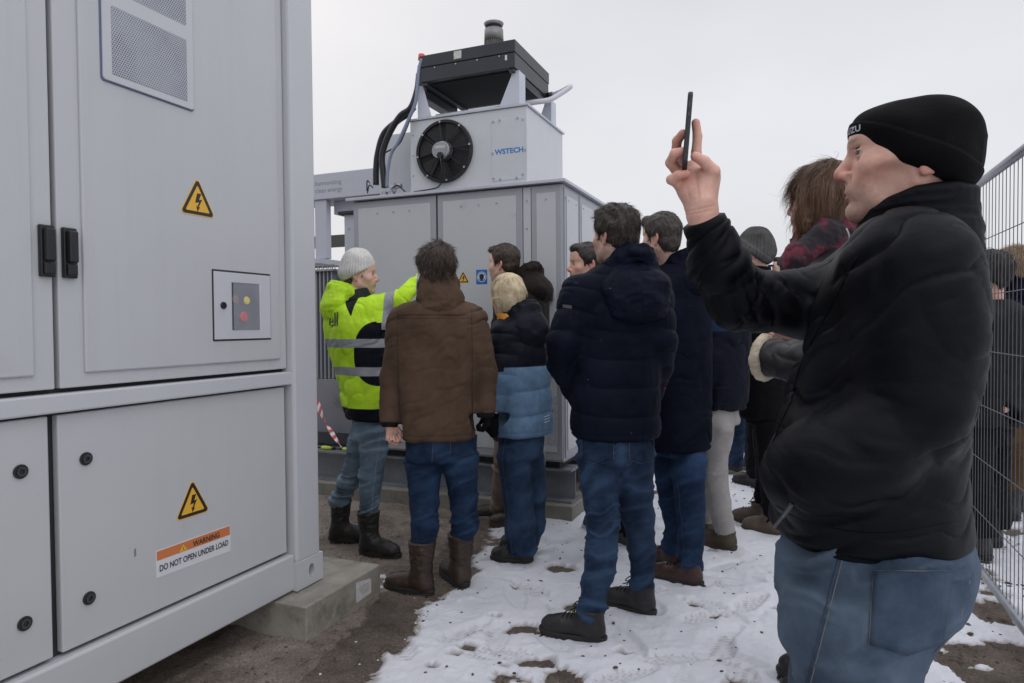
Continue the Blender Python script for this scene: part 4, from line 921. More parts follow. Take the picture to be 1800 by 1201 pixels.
def strands(V, F, Nn, n, flow, length, lift, width, seed, droop=0., curl=0., nseg=4, keepf=None, rough=.16, curv=3.):
    """thin tapered hair ribbons rooted on a hair cap"""
    r = np.random.RandomState(seed); ar = np.linalg.norm(np.cross(V[F[:, 2]]-V[F[:, 0]], V[F[:, 3]]-V[F[:, 1]]), axis=1)
    fi = r.choice(len(F), n, p=ar/ar.sum()); w = r.dirichlet((1, 1, 1, 1), n); P = (V[F[fi]]*w[:, :, None]).sum(1); Nm = (Nn[F[fi]]*w[:, :, None]).sum(1); Nm /= np.linalg.norm(Nm, axis=1, keepdims=True)+1e-9
    if keepf is not None: k = keepf(P, Nm); P, Nm = P[k], Nm[k]; n = len(P)
    D = flow(P, Nm); D += r.normal(0, rough, D.shape); D -= (D*Nm).sum(1, keepdims=True)*Nm; D /= np.linalg.norm(D, axis=1, keepdims=True)+1e-9
    clump = (vnoise(P*55+seed)-.5)*2
    D = D*np.cos(clump*.5)[:, None]+np.cross(Nm, D)*np.sin(clump*.5)[:, None]
    Ln = length*r.uniform(.6, 1.15, n)*(1+.25*clump); lf = lift*r.uniform(.4, 1.5, n)
    S = np.cross(D, Nm); tw = r.uniform(-.6, .6, n)[:, None]; S = S*np.cos(tw)+Nm*np.sin(tw); out = []; p = P-Nm*.003; d = D*np.sqrt(np.clip(1-lf**2, .1, 1))[:, None]+Nm*lf[:, None]
    if droop: d[:, 2] -= droop*2.2*sstep(.3, -.5, Nm[:, 2]); d /= np.linalg.norm(d, axis=1, keepdims=True)
    ph = r.uniform(0, 6.28, n)
    for i in range(nseg+1):
        t = i/nseg; wd = width*(1-t)**.6*(.5+.5*min(1, t*4+.4)) if i < nseg else width*.08
        off = (S*np.sin(ph+t*7)[:, None]+Nm*np.cos(ph+t*7)[:, None])*curl*t if curl else 0
        out.append(np.stack([p+off-S*wd/2, p+off+S*wd/2], 1)); p = p+d*(Ln/nseg)[:, None]
        d = d-Nm*(lf*.75/nseg)[:, None]*1.6; d = d-Nm*(Ln/nseg*curv)[:, None]; d[:, 2] -= droop/nseg; d /= np.linalg.norm(d, axis=1, keepdims=True)+1e-9
    A = np.stack(out, 1).reshape(n, -1, 3); k = 2*(nseg+1); Vv = A.reshape(-1, 3)
    q = np.array([[2*i, 2*i+1, 2*i+3, 2*i+2] for i in range(nseg)]); Fv = (np.arange(n)[:, None, None]*k+q[None]).reshape(-1, 4)
    rn = np.repeat(np.clip(.45+.28*r.normal(size=n)+.22*clump, 0, 1), k); return Vv, Fv, rn
def hair(person, c, R, sc, m, seed, h=.004, style='short', n=5200, length=.034, thick=.010, width=.0017, lift=.35, hairline=.0, extra=None, curl=.002, amp=1.):
    T = lambda x, y, z: np.asarray(c)+sc*(x*R[0]+y*R[1]+z*R[2])
    s = SDF(np.asarray(c)-.19*sc, np.asarray(c)+.16*sc, h); t = thick
    if style != 'burns': s.ell(T(0, -.016, .034), np.array([.075+t, .098+t, .089+t])*sc, R, .0)
    else:
        s.ell(T(0, -.062, -.045), np.array([.062, .046, .042])*sc, R, .0)
        for mm in (1, -1): s.cap(T(mm*.064, .020, .020), T(mm*.066, .018, -.022), .010*sc, .006*sc, .01)
    n1 = nrm(R[1]*.80-R[2]*.60)
    if style == 'short':
        s.put(lambda X, Y, Z: (X-T(0, .066+hairline, .066)[0])*n1[0]+(Y-T(0, .066+hairline, .066)[1])*n1[1]+(Z-T(0, .066+hairline, .066)[2])*n1[2], np.asarray(c)-.2, np.asarray(c)+.2, .012, 'i')
        for mm in (1, -1): s.ell(T(mm*.090, .004, -.030), np.array([.022, .030, .040])*sc, R, .008, 's')
        s.ell(T(0, -.058, -.030), np.array([.064, .050, .062])*sc, R, .03)
        s.cap(T(.066, .022, .010), T(.069, .020, -.012), .008*sc, .005*sc, .01); s.cap(T(-.066, .022, .010), T(-.069, .020, -.012), .008*sc, .005*sc, .01)
        s.cap(T(-.03, .062, .096), T(.03, .060, .098), .020*sc, .020*sc, .03)
    elif style == 'bob':       # chin length, covers the ears
        s.ell(T(0, -.030, -.022), np.array([.086, .086, .100])*sc, R, .04)
        s.cap(T(.070, .012, -.01), T(.066, .010, -.075), .022*sc, .014*sc, .02); s.cap(T(-.070, .012, -.01), T(-.066, .010, -.075), .022*sc, .014*sc, .02)
        s.ell(T(0, .088, -.030), np.array([.058, .060, .090])*sc, R, .012, 's')
        s.put(lambda X, Y, Z: -((X-T(0, 0, -.11)[0])*R[2][0]+(Y-T(0, 0, -.11)[1])*R[2][1]+(Z-T(0, 0, -.11)[2])*R[2][2]), np.asarray(c)-.2, np.asarray(c)+.2, .02, 'i')
    elif style == 'long':
        s.ell(T(0, -.036, -.04), np.array([.092, .088, .115])*sc, R, .04)
        s.cap(T(.078, .02, .0), T(.080, .012, -.12), .024*sc, .022*sc, .02); s.cap(T(-.078, .02, .0), T(-.080, .012, -.12), .024*sc, .022*sc, .02)
        s.ell(T(0, .094, -.040), np.array([.056, .066, .110])*sc, R, .012, 's')
    if extra: extra(s, T)
    V, F = s.mesh(1); Nn = vnormals(V, F); loc = ((V-np.asarray(c))@R.T)/sc
    V = V+Nn*((ridge(loc*np.array([42, 16, 16])+seed, 3)-.5)*.010+(vnoise(loc*14+seed)-.5)*.010)[:, None]*sc*amp
    Nn = vnormals(V, F); crown = T(.012, -.035, .125)
    def flow(P, Nm):
        D = P-crown; D = D/(np.linalg.norm(D, axis=1, keepdims=True)+1e-6); l = ((P-np.asarray(c))@R.T)/sc; top = sstep(.05, .11, l[:, 2])[:, None]
        D = D/(np.linalg.norm(D, axis=1, keepdims=True)+1e-6)+R[1]*.55*top-np.array([0, 0, 1])*((.5 if style in ('short', 'burns') else 1.6)*(1-top))+R[0]*.35*top*np.sin(seed)
        return D
    if style in ('short', 'burns'):
        L_ = length; parts = strands(V, F, Nn, n, flow, L_, lift, width, seed)
    else: parts = strands(V, F, Nn, n, flow, length, lift, width, seed, droop=.35, curl=curl, rough=.07, curv=8.5, nseg=6)
    base_r = np.clip(.25+.5*(vnoise(loc*np.array([60, 20, 20])+9)), 0, 1)
    Va = np.concatenate([V, parts[0]]); Fa = np.concatenate([F, parts[1]+len(V)]); rn = np.concatenate([base_r*.7, parts[2]])
    return link_mesh('hair', Va, Fa, m, person, smooth=True, attrs={'rnd': rn})
def beanie(person, c, R, sc, m, h, rim_front=.045, rim_back=-.05, t=.011, ribs=0, cuff=.0, tall=.0, name='beanie', point=(0, -.02, .0)):
    T = lambda x, y, z: np.asarray(c)+sc*(x*R[0]+y*R[1]+z*R[2]); s = SDF(np.asarray(c)-.2*sc, np.asarray(c)+(.17+tall)*sc, h)
    s.ell(T(0, -.014+point[1]*.3, .030), np.array([.078+t, .100+t, .090+t+tall*.5])*sc, R, 0); 
    if tall: s.ell(T(0, point[1], .075+tall*.6), np.array([.062, .072, .055])*sc, R, .05)
    if cuff: pass
    s.ell(T(0, -.02, .0), np.array([.080+t*.9, .098+t*.9, .060])*sc, R, .03)
    pt = T(0, .085, rim_front); pb = T(0, -.11, rim_back); e = nrm(pt-pb); n_ = nrm(np.cross(R[0], e)); n_ = n_ if n_@R[2] < 0 else -n_
    s.put(lambda X, Y, Z: (X-pt[0])*n_[0]+(Y-pt[1])*n_[1]+(Z-pt[2])*n_[2], np.asarray(c)-.25, np.asarray(c)+.25, .008, 'i')
    V, F = s.mesh(1); Nn = vnormals(V, F); loc = ((V-np.asarray(c))@R.T)/sc; hgt = -((V-pt)@n_)/sc
    d = (vnoise(loc*18+3)-.5)*.006+(ridge(loc*9+1)-.5)*.004
    if ribs:
        ax = nrm(R[2]-R[1]*.12); ph = np.arctan2(loc[:, 0], loc[:, 1]+.02); am = sstep(0, .04, np.hypot(loc[:, 0], loc[:, 1]+.02)); d += .0028*np.sin(ph*ribs)*am
    if cuff: d += .006*sstep(cuff+.004, cuff-.002, hgt)-.0025*np.exp(-((hgt-cuff)/.003)**2)
    return link_mesh(name, V+Nn*(d*sc)[:, None], F, m, person, smooth=True), T, (pt, n_)

def shoe(person, heel, ang, m, ms, name='shoe', L_=.285, shaft=.0, shaft_r=.055, hgt=.075, h=.0045, lean=(0, 0), lace=None, wid=1., pitch=0., msh=None, slim=1.):
    """heel = ground point under the heel, ang = world direction of the toe (radians from +Y, ccw)"""
    f = np.array([-math.sin(ang), math.cos(ang), 0]); r = np.array([f[1], -f[0], 0]); u = np.array([0, 0, 1.]); heel = np.asarray(heel, float)
    T = lambda x, y, z: heel+r*x*wid+f*y+u*z
    s = SDF(heel-.30, heel+[.30, .30, .12+shaft+.05], h); R = np.array([r, f, u])
    k = L_/.285
    s.cap(T(0, .035, .044), T(.003, .16*k, .042), .040, .043, .02); s.ell(T(.004, .200*k, .041), (.046, .058*k, .042), R, .025)
    s.cap(T(0, .030, .050), T(0, .055, hgt+.02), .041, .046*slim, .03); s.cap(T(0, .075, .075), T(0, .160*k, .056), .036, .034, .03)
    top = T(lean[0], .045+lean[1], max(shaft, hgt+.045))
    s.cap(T(0, .050, .08), top, .048*slim, shaft_r, .03)
    s.cutplane(top-np.array([0, 0, .004]), u, .14); s.cutplane(T(0, .1, .012), -u, .3)
    V, F = s.mesh(1); Nn = vnormals(V, F); z = V[:, 2]-heel[2]
    am = .0025+(.0045*sstep(.10, .16, z) if shaft > .2 else 0)
    V = V+Nn*((ridge(V*[26, 26, 44]+heel[0]*9, 2)-.45)*am)[:, None]
    o = link_mesh(name, V, F, m, person, smooth=True)
    so = MB(); P = []
    for t in np.linspace(0, 2*math.pi, 36, endpoint=False):
        c_, s_ = math.cos(t), math.sin(t); y = .122*k+(.146*k)*s_; w = .047*abs(c_)**.75*(1 if c_ > 0 else -1)*(1.0-.10*np.exp(-((y-.09)/.05)**2))
        P.append((w, y))
    for (z0, z1, g) in [(.0, .012, .955), (.012, .030, .985)]: so.prism([(a*g, (b-.12*k)*g+.12*k) for a, b in P], lambda a, b, w: T(a, b, w), z0+.0005, z1)
    for i in range(9): so.prism([(-.040, .0+i*.03*k), (.040, .0+i*.03*k), (.040, .012+i*.03*k), (-.040, .012+i*.03*k)], lambda a, b, w: T(a, b, w), -.006, .001)
    so.build('sole', ms, o, bevel=.003)
    def topz(x, y):
        p = T(x, y, 0); dd_ = np.hypot(V[:, 0]-p[0], V[:, 1]-p[1]); m_ = dd_ < .009; return (V[m_, 2].max()-heel[2]) if m_.any() else .06
    if lace:
        for i in range(6):
            y = .165-.018*i; q = [T(x, y+(.006 if abs(x) < .01 else -.004)*(1 if i % 2 else -1)*0, topz(x, y)+.0012) for x in (-.028, -.016, 0, .016, .028)]; MB().tube(catmull(q, 3), .0026, 6).build('lace', lace, o, smooth=True)
        for sg in (1, -1):
            z_ = topz(0, .075)+.006; MB().tube(catmull([T(0, .078, z_), T(sg*.020, .095, z_+.022), T(sg*.038, .112, z_+.004), T(sg*.014, .086, z_), T(sg*.030, .130, z_-.018)], 6), .0026, 6).build('lace', lace, o, smooth=True)
    if False:
        for i in range(5):
            y = .125-.018*i; z = .078+.011*i; q = MB().tube(catmull([T(-.022, y, z), T(0, y+.006, z+.008), T(.022, y-.006, z+.002)], 4), .0022, 6); q.build('lace', lace, o, smooth=True)
        for sg in (1, -1): MB().tube(catmull([T(0, .06, .125), T(sg*.025, .085, .145), T(sg*.035, .105, .125), T(sg*.012, .075, .122), T(sg*.03, .12, .095)], 6), .0022, 6).build('lace', lace, o, smooth=True)
    return o
def hand_sdf(wrist, pts, h, palm=None, rw=.026):
    """pts: list of finger chains [(point, radius), ...]; palm: list of capsules (a, b, ra, rb)"""
    allp = [p for ch in pts for p, _ in ch]+[q for a, b, *_ in palm for q in (a, b)]
    s = SDF(np.min(allp, 0)-.03, np.max(allp, 0)+.03, h)
    for a, b, ra, rb in palm: s.cap(a, b, ra, rb, .014)
    for ch in pts:
        t = SDF.__new__(SDF); t.h, t.lo, t.ax = s.h, s.lo, s.ax; t.v = np.full(s.v.shape, .3, np.float32)
        for (a, ra), (b, rb) in zip(ch[:-1], ch[1:]): t.cap(a, b, ra, rb, .003)
        q = np.maximum(.006-np.abs(s.v-t.v), 0)/.006; s.v = np.minimum(s.v, t.v)-q*q*.006*.25
    V, F = s.mesh(1); return V, F
def simple_hand(wrist, dirv, side, curl, h=.003, sc=1., thumb=1):
    """relaxed or gripping hand: dirv = towards the fingers, side = thumb direction, curl 0..1"""
    d = nrm(dirv); sd_ = nrm(np.asarray(side)-d*(np.asarray(side)@d)); n = np.cross(d, sd_)*thumb; w = np.asarray(wrist, float); P = lambda a, b, c: w+sc*(d*a+sd_*b+n*c)
    palm = [(P(0, .0, 0), P(.085, .024, 0), .022*sc, .014*sc), (P(0, 0, 0), P(.088, .005, 0), .022*sc, .014*sc), (P(0, -.004, 0), P(.082, -.022, 0), .021*sc, .013*sc), (P(-.04, 0, 0), P(.0, 0, 0), .025*sc, .024*sc), (P(.02, .02, .006), P(.05, .030, .010), .016*sc, .012*sc)]
    ch = []
    for b, L1, off in ((.028, .040, .086), (.010, .045, .090), (-.009, .042, .087), (-.026, .033, .080)):
        p = P(off, b, 0); a = curl*.7; c = [(p, .0095*sc)]; pos = np.array([off, b, 0.])
        for Ls in (L1, L1*.62, L1*.5):
            pos = pos+np.array([math.cos(a)*Ls, 0, math.sin(a)*Ls]); c.append((P(*pos), (.0085 if Ls > .03 else .0072)*sc)); a += curl*1.15+.12
        ch.append(c)
    ch.append([(P(.025, .028, .010), .013*sc), (P(.058, .052, .020), .0105*sc), (P(.085, .055-.02*curl, .028+.012*curl), .0085*sc)])
    return hand_sdf(w, ch, h, palm)
ONLY = None
def head_ang(px, deg): return YAW-math.atan((px-900)/FPX)+math.radians(deg)
def fvec(a): return np.array([-math.sin(a), math.cos(a), 0.])
def sections(d, px0, deg, rows, dd=0.):
    """rows = (py, px, half width px, depth/width ratio) of the silhouette at distance d"""
    a = head_ang(px0, deg); ph = math.radians(deg); out = []
    for py, px, hw, q, *e in rows:
        p = W(px, py, d+dd+(e[0] if e else 0)); w = hw*(d+dd)/FPX; rx = w/math.sqrt(math.cos(ph)**2+(q*math.sin(ph))**2); out.append((p[2], p[0], p[1], rx, rx*q))
    f = fvec(a); return out, (np.array([f[1], -f[0]]), f[:2]), f
def body_core(caps):
    P = np.array([q for a, b, *_ in caps for q in (a, b)]); s = SDF(P.min(0)-.12, P.max(0)+.12, .014)
    for a, b, ra, rb in caps: s.cap(a, b, ra, rb, .03)
    return s.mesh(1)
def person(S):
    lab = S['label']
    if ONLY and not any(o in lab for o in ONLY): return None
    d = S['d']; h = S.get('h', .007); seed = S.get('seed', len(lab)); rows = S['torso']; px0 = rows[len(rows)//2][1]
    T_, fr, f = sections(d, px0, S['face'], rows); r3 = np.array([f[1], -f[0], 0]); u3 = np.array([0, 0, 1.])
    base = np.array([T_[-1][1], T_[-1][2], 0.]); Bc = min(T_); Tc = max(T_)
    arms = [[(W(px, py, d+dd), r) for px, py, dd, r in ch] for ch in S['arms']]
    # feet and legs
    legs = []; feet = []
    for lg in S.get('legs', []):
        fx_, fy_, fa, kind = lg['foot']; heel = gp(fx_, fy_); ang = head_ang(fx_, fa); ff = fvec(ang)
        ank = heel+ff*.048+u3*lg.get('az', .10); hp = W(lg['hip'][0], lg['hip'][1], d+lg['hip'][2]); da = (ank-_C)@_F; dh = d+lg['hip'][2]
        kx, ky, kr = lg['knee']; kn = W(kx, ky, dh*.52+da*.48+lg.get('kd', 0)); P = [(hp, lg['hip'][3]), (kn, kr)]
        if 'shin' in lg: sx, sy, sr = lg['shin']; P.append((W(sx, sy, dh*.25+da*.75), sr))
        P.append((ank, lg['ar'])); legs.append((P, lg)); feet.append((heel, ang, kind))
    # ---- body (skin), one mesh
    parts = []; caps = [(np.array([Bc[1], Bc[2], Bc[0]+.16]), np.array([Tc[1], Tc[2], Tc[0]-.05]), min(Bc[3], Bc[4])*.6, .06)]
    for P in [a for a in arms]+[l[0] for l in legs]:
        for (a, ra), (b, rb) in zip(P[:-1], P[1:]): caps.append((a, b, ra*.55, rb*.55))
    V, F = body_core(caps); parts.append((V, F, None, 0)); hd = None
    if 'head' in S:
        hx, hy, hdd, ha, pit, rol, sc = S['head']; c = W(hx, hy, d+hdd); hf = fvec(head_ang(hx, ha)); pr_ = math.radians(pit); hf = hf*math.cos(pr_)+u3*math.sin(pr_)
        R = frame_of(hf, roll=math.radians(rol)); nk = W(*S['neck'][:2], d+S['neck'][2]); ho = S.get('headopt', {})
        V, F, at, T = head_skin(c, R, S.get('hh', .004), sc, neck=nk, **ho); parts.append((V, F, at, 0))
        for m in (1, -1):
            eg = T(m*.0315, .0690, -.0008); gz = R.copy(); v, q, ids = uv_sphere(eg, .0124*sc, gz); parts.append((v, q, None, ids))
        hd = (c, R, sc, T)
    for (w_, dv, sv, cu, th, *hs_) in S.get('hands', []): V, F = simple_hand(w_, dv, sv, cu, thumb=th, sc=hs_[0] if hs_ else .95); parts.append((V, F, {'red': np.full(len(V), .25)}, 0))
    if 'bodyextra' in S: parts += S['bodyextra'](d)
    V, F, at, ids = merge(parts)
    o = link_mesh('person', V, F, [S.get('skin', SKIN), EYEW, IRIS], loc=base, smooth=True, attrs=at, mids=ids); props(o, lab, 'person', S.get('group'))
    # ---- jacket
    if S.get('jm'):
        allp = [np.array([t[1], t[2], t[0]]) for t in T_]+[p for c_ in arms for p, _ in c_]; M = max(t[3] for t in T_)+.03
        s = SDF(np.min(allp, 0)-[M, M, .05], np.max(allp, 0)+[M, M, .10], h)
        s.loft(T_, fr, 0, S.get('n', 2.3))
        if 'collar' in S:
            nk = W(*S['neck'][:2], d+S['neck'][2]); cr_, ch_, cu_ = S['collar']; s.cap(nk-u3*.05, nk+u3*cu_, cr_*1.15, cr_, .03); s.cutplane(nk+u3*(cu_), u3, .16)
        for ch in arms:
            for i, ((a, ra), (b, rb)) in enumerate(zip(ch[:-1], ch[1:])): s.cap(a, b, ra, rb, .045 if i == 0 else .02)
            if S.get('cutcuff', True): (a, _), (b, rb) = ch[-2], ch[-1]; s.cutplane(b, b-a, rb*1.8)
        if 'jextra' in S: S['jextra'](s, d, r3, f)
        V, F = s.mesh(2); Nn = vnormals(V, F); q = S.get('jf', {}); pf_ = q.get('puff', 0)
        tb = np.array([Bc[1], Bc[2], Bc[0]]); tt = np.array([Tc[1], Tc[2], Tc[0]]); rm_ = np.mean([t[3] for t in T_])*.85
        sg = [(tb, tt, rm_, q.get('A', .010), q.get('fa', 5), q.get('fb', 8), .1, pf_)]
        for ch in arms:
            for (a, ra), (b, rb) in zip(ch[:-1], ch[1:]): sg.append((a, b, (ra+rb)/2, q.get('Aa', .010), q.get('faa', 7), q.get('fba', 16), .3, pf_*.8))
        V = folds(V, Nn, sg, seed, q.get('sign', -1)); 
        z0 = Bc[0]; V = V-vnormals(V, F)*(.0035*np.exp(-((V[:, 2]-z0-.035)/.004)**2)*(q.get('hem', 1)))[:, None]
        attrs = S['jattr'](V, d, r3, f, T_) if 'jattr' in S else None
        J = link_mesh('jacket', V, F, S['jm'], o, smooth=True, attrs=attrs)
        if S.get('cuffs'):
            for ch in arms:
                (a, _), (b, rb) = ch[-2], ch[-1]; t = nrm(b-a); MB().tube([b-t*.012, b-t*.002, b+t*.014, b+t*.018], [rb*.80, rb*.86, rb*.78, rb*.6], 24).build('cuff', S['cuffs'], J, smooth=True)
        S['_J'] = J
    for (w_, dv, sv, cu, th, *hs_) in S.get('gloves', []):
        V, F = simple_hand(w_, dv, sv, cu, thumb=th, sc=hs_[0] if hs_ else 1.); V = V+vnormals(V, F)*.003; link_mesh('glove', V, F, BLKC, o, smooth=True)
    # ---- trousers
    if legs:
        hem_ = max(r_[0] for r_ in rows) if S.get('jm') else 0; Hs, hfr, _ = sections(d, px0, S.get('hface', S['face']), [(a, b_, c_*(.86 if a < hem_+8 else 1), *e) for a, b_, c_, *e in S['hips']])
        allp = [np.array([t[1], t[2], t[0]]) for t in Hs]+[p for P, _ in legs for p, _ in P]; M = max(t[3] for t in Hs)+.02
        s = SDF(np.min(allp, 0)-[M, M, .04], np.max(allp, 0)+[M, M, .03], h); s.loft(Hs, hfr, 0, 2.2)
        for P, lg in legs:
            for (a, ra), (b, rb) in zip(P[:-1], P[1:]): s.cap(a, b, ra, rb, .022)
        for P, lg in legs: s.cutplane(P[-1][0]-u3*lg.get('cut', .03), P[-1][0]-P[-2][0], .16)
        V, F = s.mesh(2); Nn = vnormals(V, F); q = S.get('tf', {}); sg = []
        for P, _ in legs:
            for i, ((a, ra), (b, rb)) in enumerate(zip(P[:-1], P[1:])): sg.append((a, b, (ra+rb)/2, q.get('A', .0085)*1.15*(1 if i == 0 else 1.25), q.get('fa', 6), q.get('fb', 19), .45, 0))
        V = folds(V, Nn, sg, seed+5); wear = LASTD*1.; seam = np.full(len(V), -1.); best = np.full(len(V), 9.); fade = np.zeros(len(V))
        for k, (P, _) in enumerate(legs):
            out = nrm(P[0][0]-np.mean([l[0][0][0] for l in legs], 0)) if len(legs) > 1 else r3
            for (a, ra), (b, rb) in zip(P[:-1], P[1:]):
                u, qq, t = segs_uv(V, a, b); Lg = np.linalg.norm(b-a); uc = np.clip(u, 0, Lg); dist = np.sqrt((qq**2).sum(1)+(u-uc)**2)/ra; m = dist < best; best = np.where(m, dist, best)
                seam = np.where(m & (qq@out > 0), .0026-np.abs(qq@f+.008), np.where(m, -1., seam))
        T2 = link_mesh('trousers', V, F, S['tm'], o, smooth=True, attrs={'seam': seam, 'wear': wear-.0010})
        S['_T'] = T2
    for (heel, ang, kind) in feet: shoe(o, heel, ang, **kind)
    S['_o'] = o; S['_hd'] = hd; S['_fr'] = (r3, f)
    if 'after' in S: S['after'](S, o, d, hd, r3, f)
    return o
def hood(o, c, r3, f, m, h, size=1., seed=0, bag=1., droop=0., name='hood', A=.008, up=0., puff=0, wide=1.):
    u3 = np.array([0, 0, 1.]); T = lambda x, y, z: np.asarray(c)+size*(r3*x+f*y+u3*z); s = SDF(np.asarray(c)-.26*size, np.asarray(c)+.22*size, h); ring = []
    for a in np.linspace(0, 2*math.pi, 15): ring.append(T(.088*math.cos(a), .078*math.sin(a)-.012, .028-.040*math.sin(a)+up*max(0, -math.sin(a))))
    for a, b in zip(ring[:-1], ring[1:]): s.cap(a, b, .030*size, .030*size, .02)
    R = np.array([r3, f, u3]); s.ell(T(0, -.092, -.040), np.array([.130*wide, .056*bag, .085])*size, R, .06); s.ell(T(0, -.108, -.085-droop), np.array([.108*wide, .048*bag, .066])*size, R, .06)
    s.cap(T(0, .0, -.03), T(0, .0, .012), .088*size, .084*size, .03)
    s.cap(T(0, .004, .02), T(0, .006, .12), .066*size, .070*size, .012, 's')
    V, F = s.mesh(2); Nn = vnormals(V, F)
    l = (V-np.asarray(c))@R.T/size; ang = np.arctan2(l[:, 0], l[:, 1]); rr = np.hypot(l[:, 0], l[:, 1])
    dd = (ridge(np.stack([ang*1.6, rr*22+l[:, 2]*16, l[:, 2]*9], 1)+seed, 3)-.45)*A*1.5+(vnoise(l*22+seed)-.5)*A
    dd -= .005*np.exp(-((rr-.135-.02*np.cos(ang))/.006)**2)*(l[:, 1] < 0)
    return link_mesh(name, V+Nn*dd[:, None], F, m, o, smooth=True)
# ------------------------------------------------------------------ cloth and boot materials
DEN = lambda n, c, c2, sm_=(.30, .27, .24): fabric(n, c, c2, rough=.85, fine=.3, wr=.5, sheen=.08, attr=('wear', tuple(min(1, q*1.25) for q in c2), .0045), attr2=('seam', sm_, .0006), weave=1200)
JD = DEN('denim_dark', (.007, .014, .034), (.017, .035, .075), (.035, .055, .09)); JM = DEN('denim_mid', (.008, .0165, .038), (.025, .045, .086), (.06, .09, .14)); JL = DEN('denim_light', (.060, .095, .130), (.130, .180, .230), (.19, .24, .29))
BROWNJ = fabric('brown_waxed_cotton', (.068, .043, .029), (.098, .063, .043), rough=.8, var=.12, fine=.3, wr=.22, attr=('seamline', (.03, .018, .012), .0012))
NAVY = fabric('navy_quilted_nylon', (.0036, .0052, .0125), (.0062, .0088, .020), rough=.55, fine=.35, wr=.4, sheen=.0, spec=.06, spots=.25, attr=('seamline', (.0025, .003, .007), .001))
NAVY2 = fabric('navy_wool_parka', (.0034, .0048, .0115), (.0056, .0078, .0175), rough=.75, fine=.3, wr=.4, sheen=.0, spec=.06, spots=.2)
NAVY3 = fabric('navy_blue_shell', (.0035, .0045, .012), (.006, .008, .018), rough=.6, wr=.5, sheen=.15, attr=('yoke', (.012, .030, .075)))
BLKJ = fabric('black_padded_shell', (.0026, .0029, .0048), (.0042, .0047, .0078), rough=.5, fine=.2, wr=.35, sheen=.0, spec=.11)
BLKC = fabric('black_wool_coat', (.004, .004, .005), rough=.85, wr=.4, sheen=.2); BLKT = fabric('black_trouser_cloth', (.005, .005, .006), rough=.85, wr=.4, sheen=.15)
DBR = fabric('dark_brown_jacket', (.014, .010, .010), (.022, .016, .015), rough=.7, wr=.5, sheen=.2)
PUF = fabric('two_tone_puffer', (.0065, .0070, .013), (.010, .011, .020), rough=.5, fine=.2, wr=.55, sheen=.15, spots=.15, attr=('blue', (.105, .180, .275)))
HIV = fabric('hi_vis_yellow', (.43, .70, .02), (.54, .84, .05), rough=.6, var=.10, fine=.15, wr=.6, sheen=.0, attr=('dark', (.006, .007, .012)), attr2=('tape', (.27, .28, .30)))
LEA = fabric('grey_black_leather', (.010, .010, .012), (.018, .018, .022), rough=.42, fine=.3, wr=.5, sheen=0, weave=350, spec=.3)
SHE = fabric('cream_shearling', (.52, .43, .33), (.68, .60, .48), rough=.95, fine=1.0, wr=1.0, sheen=.4, weave=160)
BEI = fabric('beige_chino', (.16, .125, .105), (.21, .165, .14), rough=.85, var=.1, wr=.4); LGR = fabric('light_grey_chino', (.27, .255, .25), (.33, .315, .31), rough=.85, var=.08, wr=.4, attr=('seam', (.2, .19, .185), .0006))
BRT = fabric('brown_work_trousers', (.075, .045, .022), (.115, .07, .036), rough=.85, var=.15)
SCF = None
KN_W = fabric('white_knit', (.60, .59, .565), (.70, .69, .665), rough=.95, fine=1., wr=.3, weave=260, sheen=.4); KN_G = fabric('grey_knit', (.060, .058, .058), (.125, .12, .118), rough=.95, fine=1., wr=.3, weave=260, sheen=.4)
KN_B = fabric('black_fleece', (.0035, .0035, .0045), (.0055, .0055, .007), rough=.95, fine=.6, wr=.3, weave=420, sheen=.35, spots=.06); CAPG = fabric('grey_cap_cloth', (.05, .052, .058), rough=.9)
BT_BLK = mat('boot_black', (.012, .011, .011), .5, var=.25, vscale=14, bump=.3, bscale=70, dirt=((.05, .042, .036), .60, 16.)); BT_BRN = mat('boot_brown_leather', (.034, .019, .012), .45, var=.4, vscale=11, bump=.3, bscale=80, dirt=((.022, .014, .010), .50, 12.), rvar=.1)
SH_BRN = mat('shoe_red_brown', (.040, .014, .010), .35, var=.3, vscale=15, bump=.25, bscale=90); SH_TAN = mat('shoe_tan', (.075, .055, .038), .7, var=.25, vscale=15, bump=.3, bscale=90); SH_OLV = mat('shoe_olive_brown', (.045, .034, .018), .6, var=.3, vscale=15, bump=.3)
SOLE = mat('sole_rubber', (.014, .013, .012), .6, var=.2, dirt=((.07, .06, .05), .6, 20.)); SOLE_B = mat('sole_brown', (.05, .03, .02), .6, var=.3); SOLE_W = mat('sole_white', (.42, .42, .43), .6, var=.1); SOLE_G = mat('sole_grey', (.25, .23, .2), .6)
LACE = mat('lace_black', (.008, .008, .008), .8)
K = lambda m, ms, **k: dict(m=m, ms=ms, **k)
u3 = np.array([0, 0, 1.])
def zline(V, z, w=.0016): return w-np.abs(V[:, 2]-z)

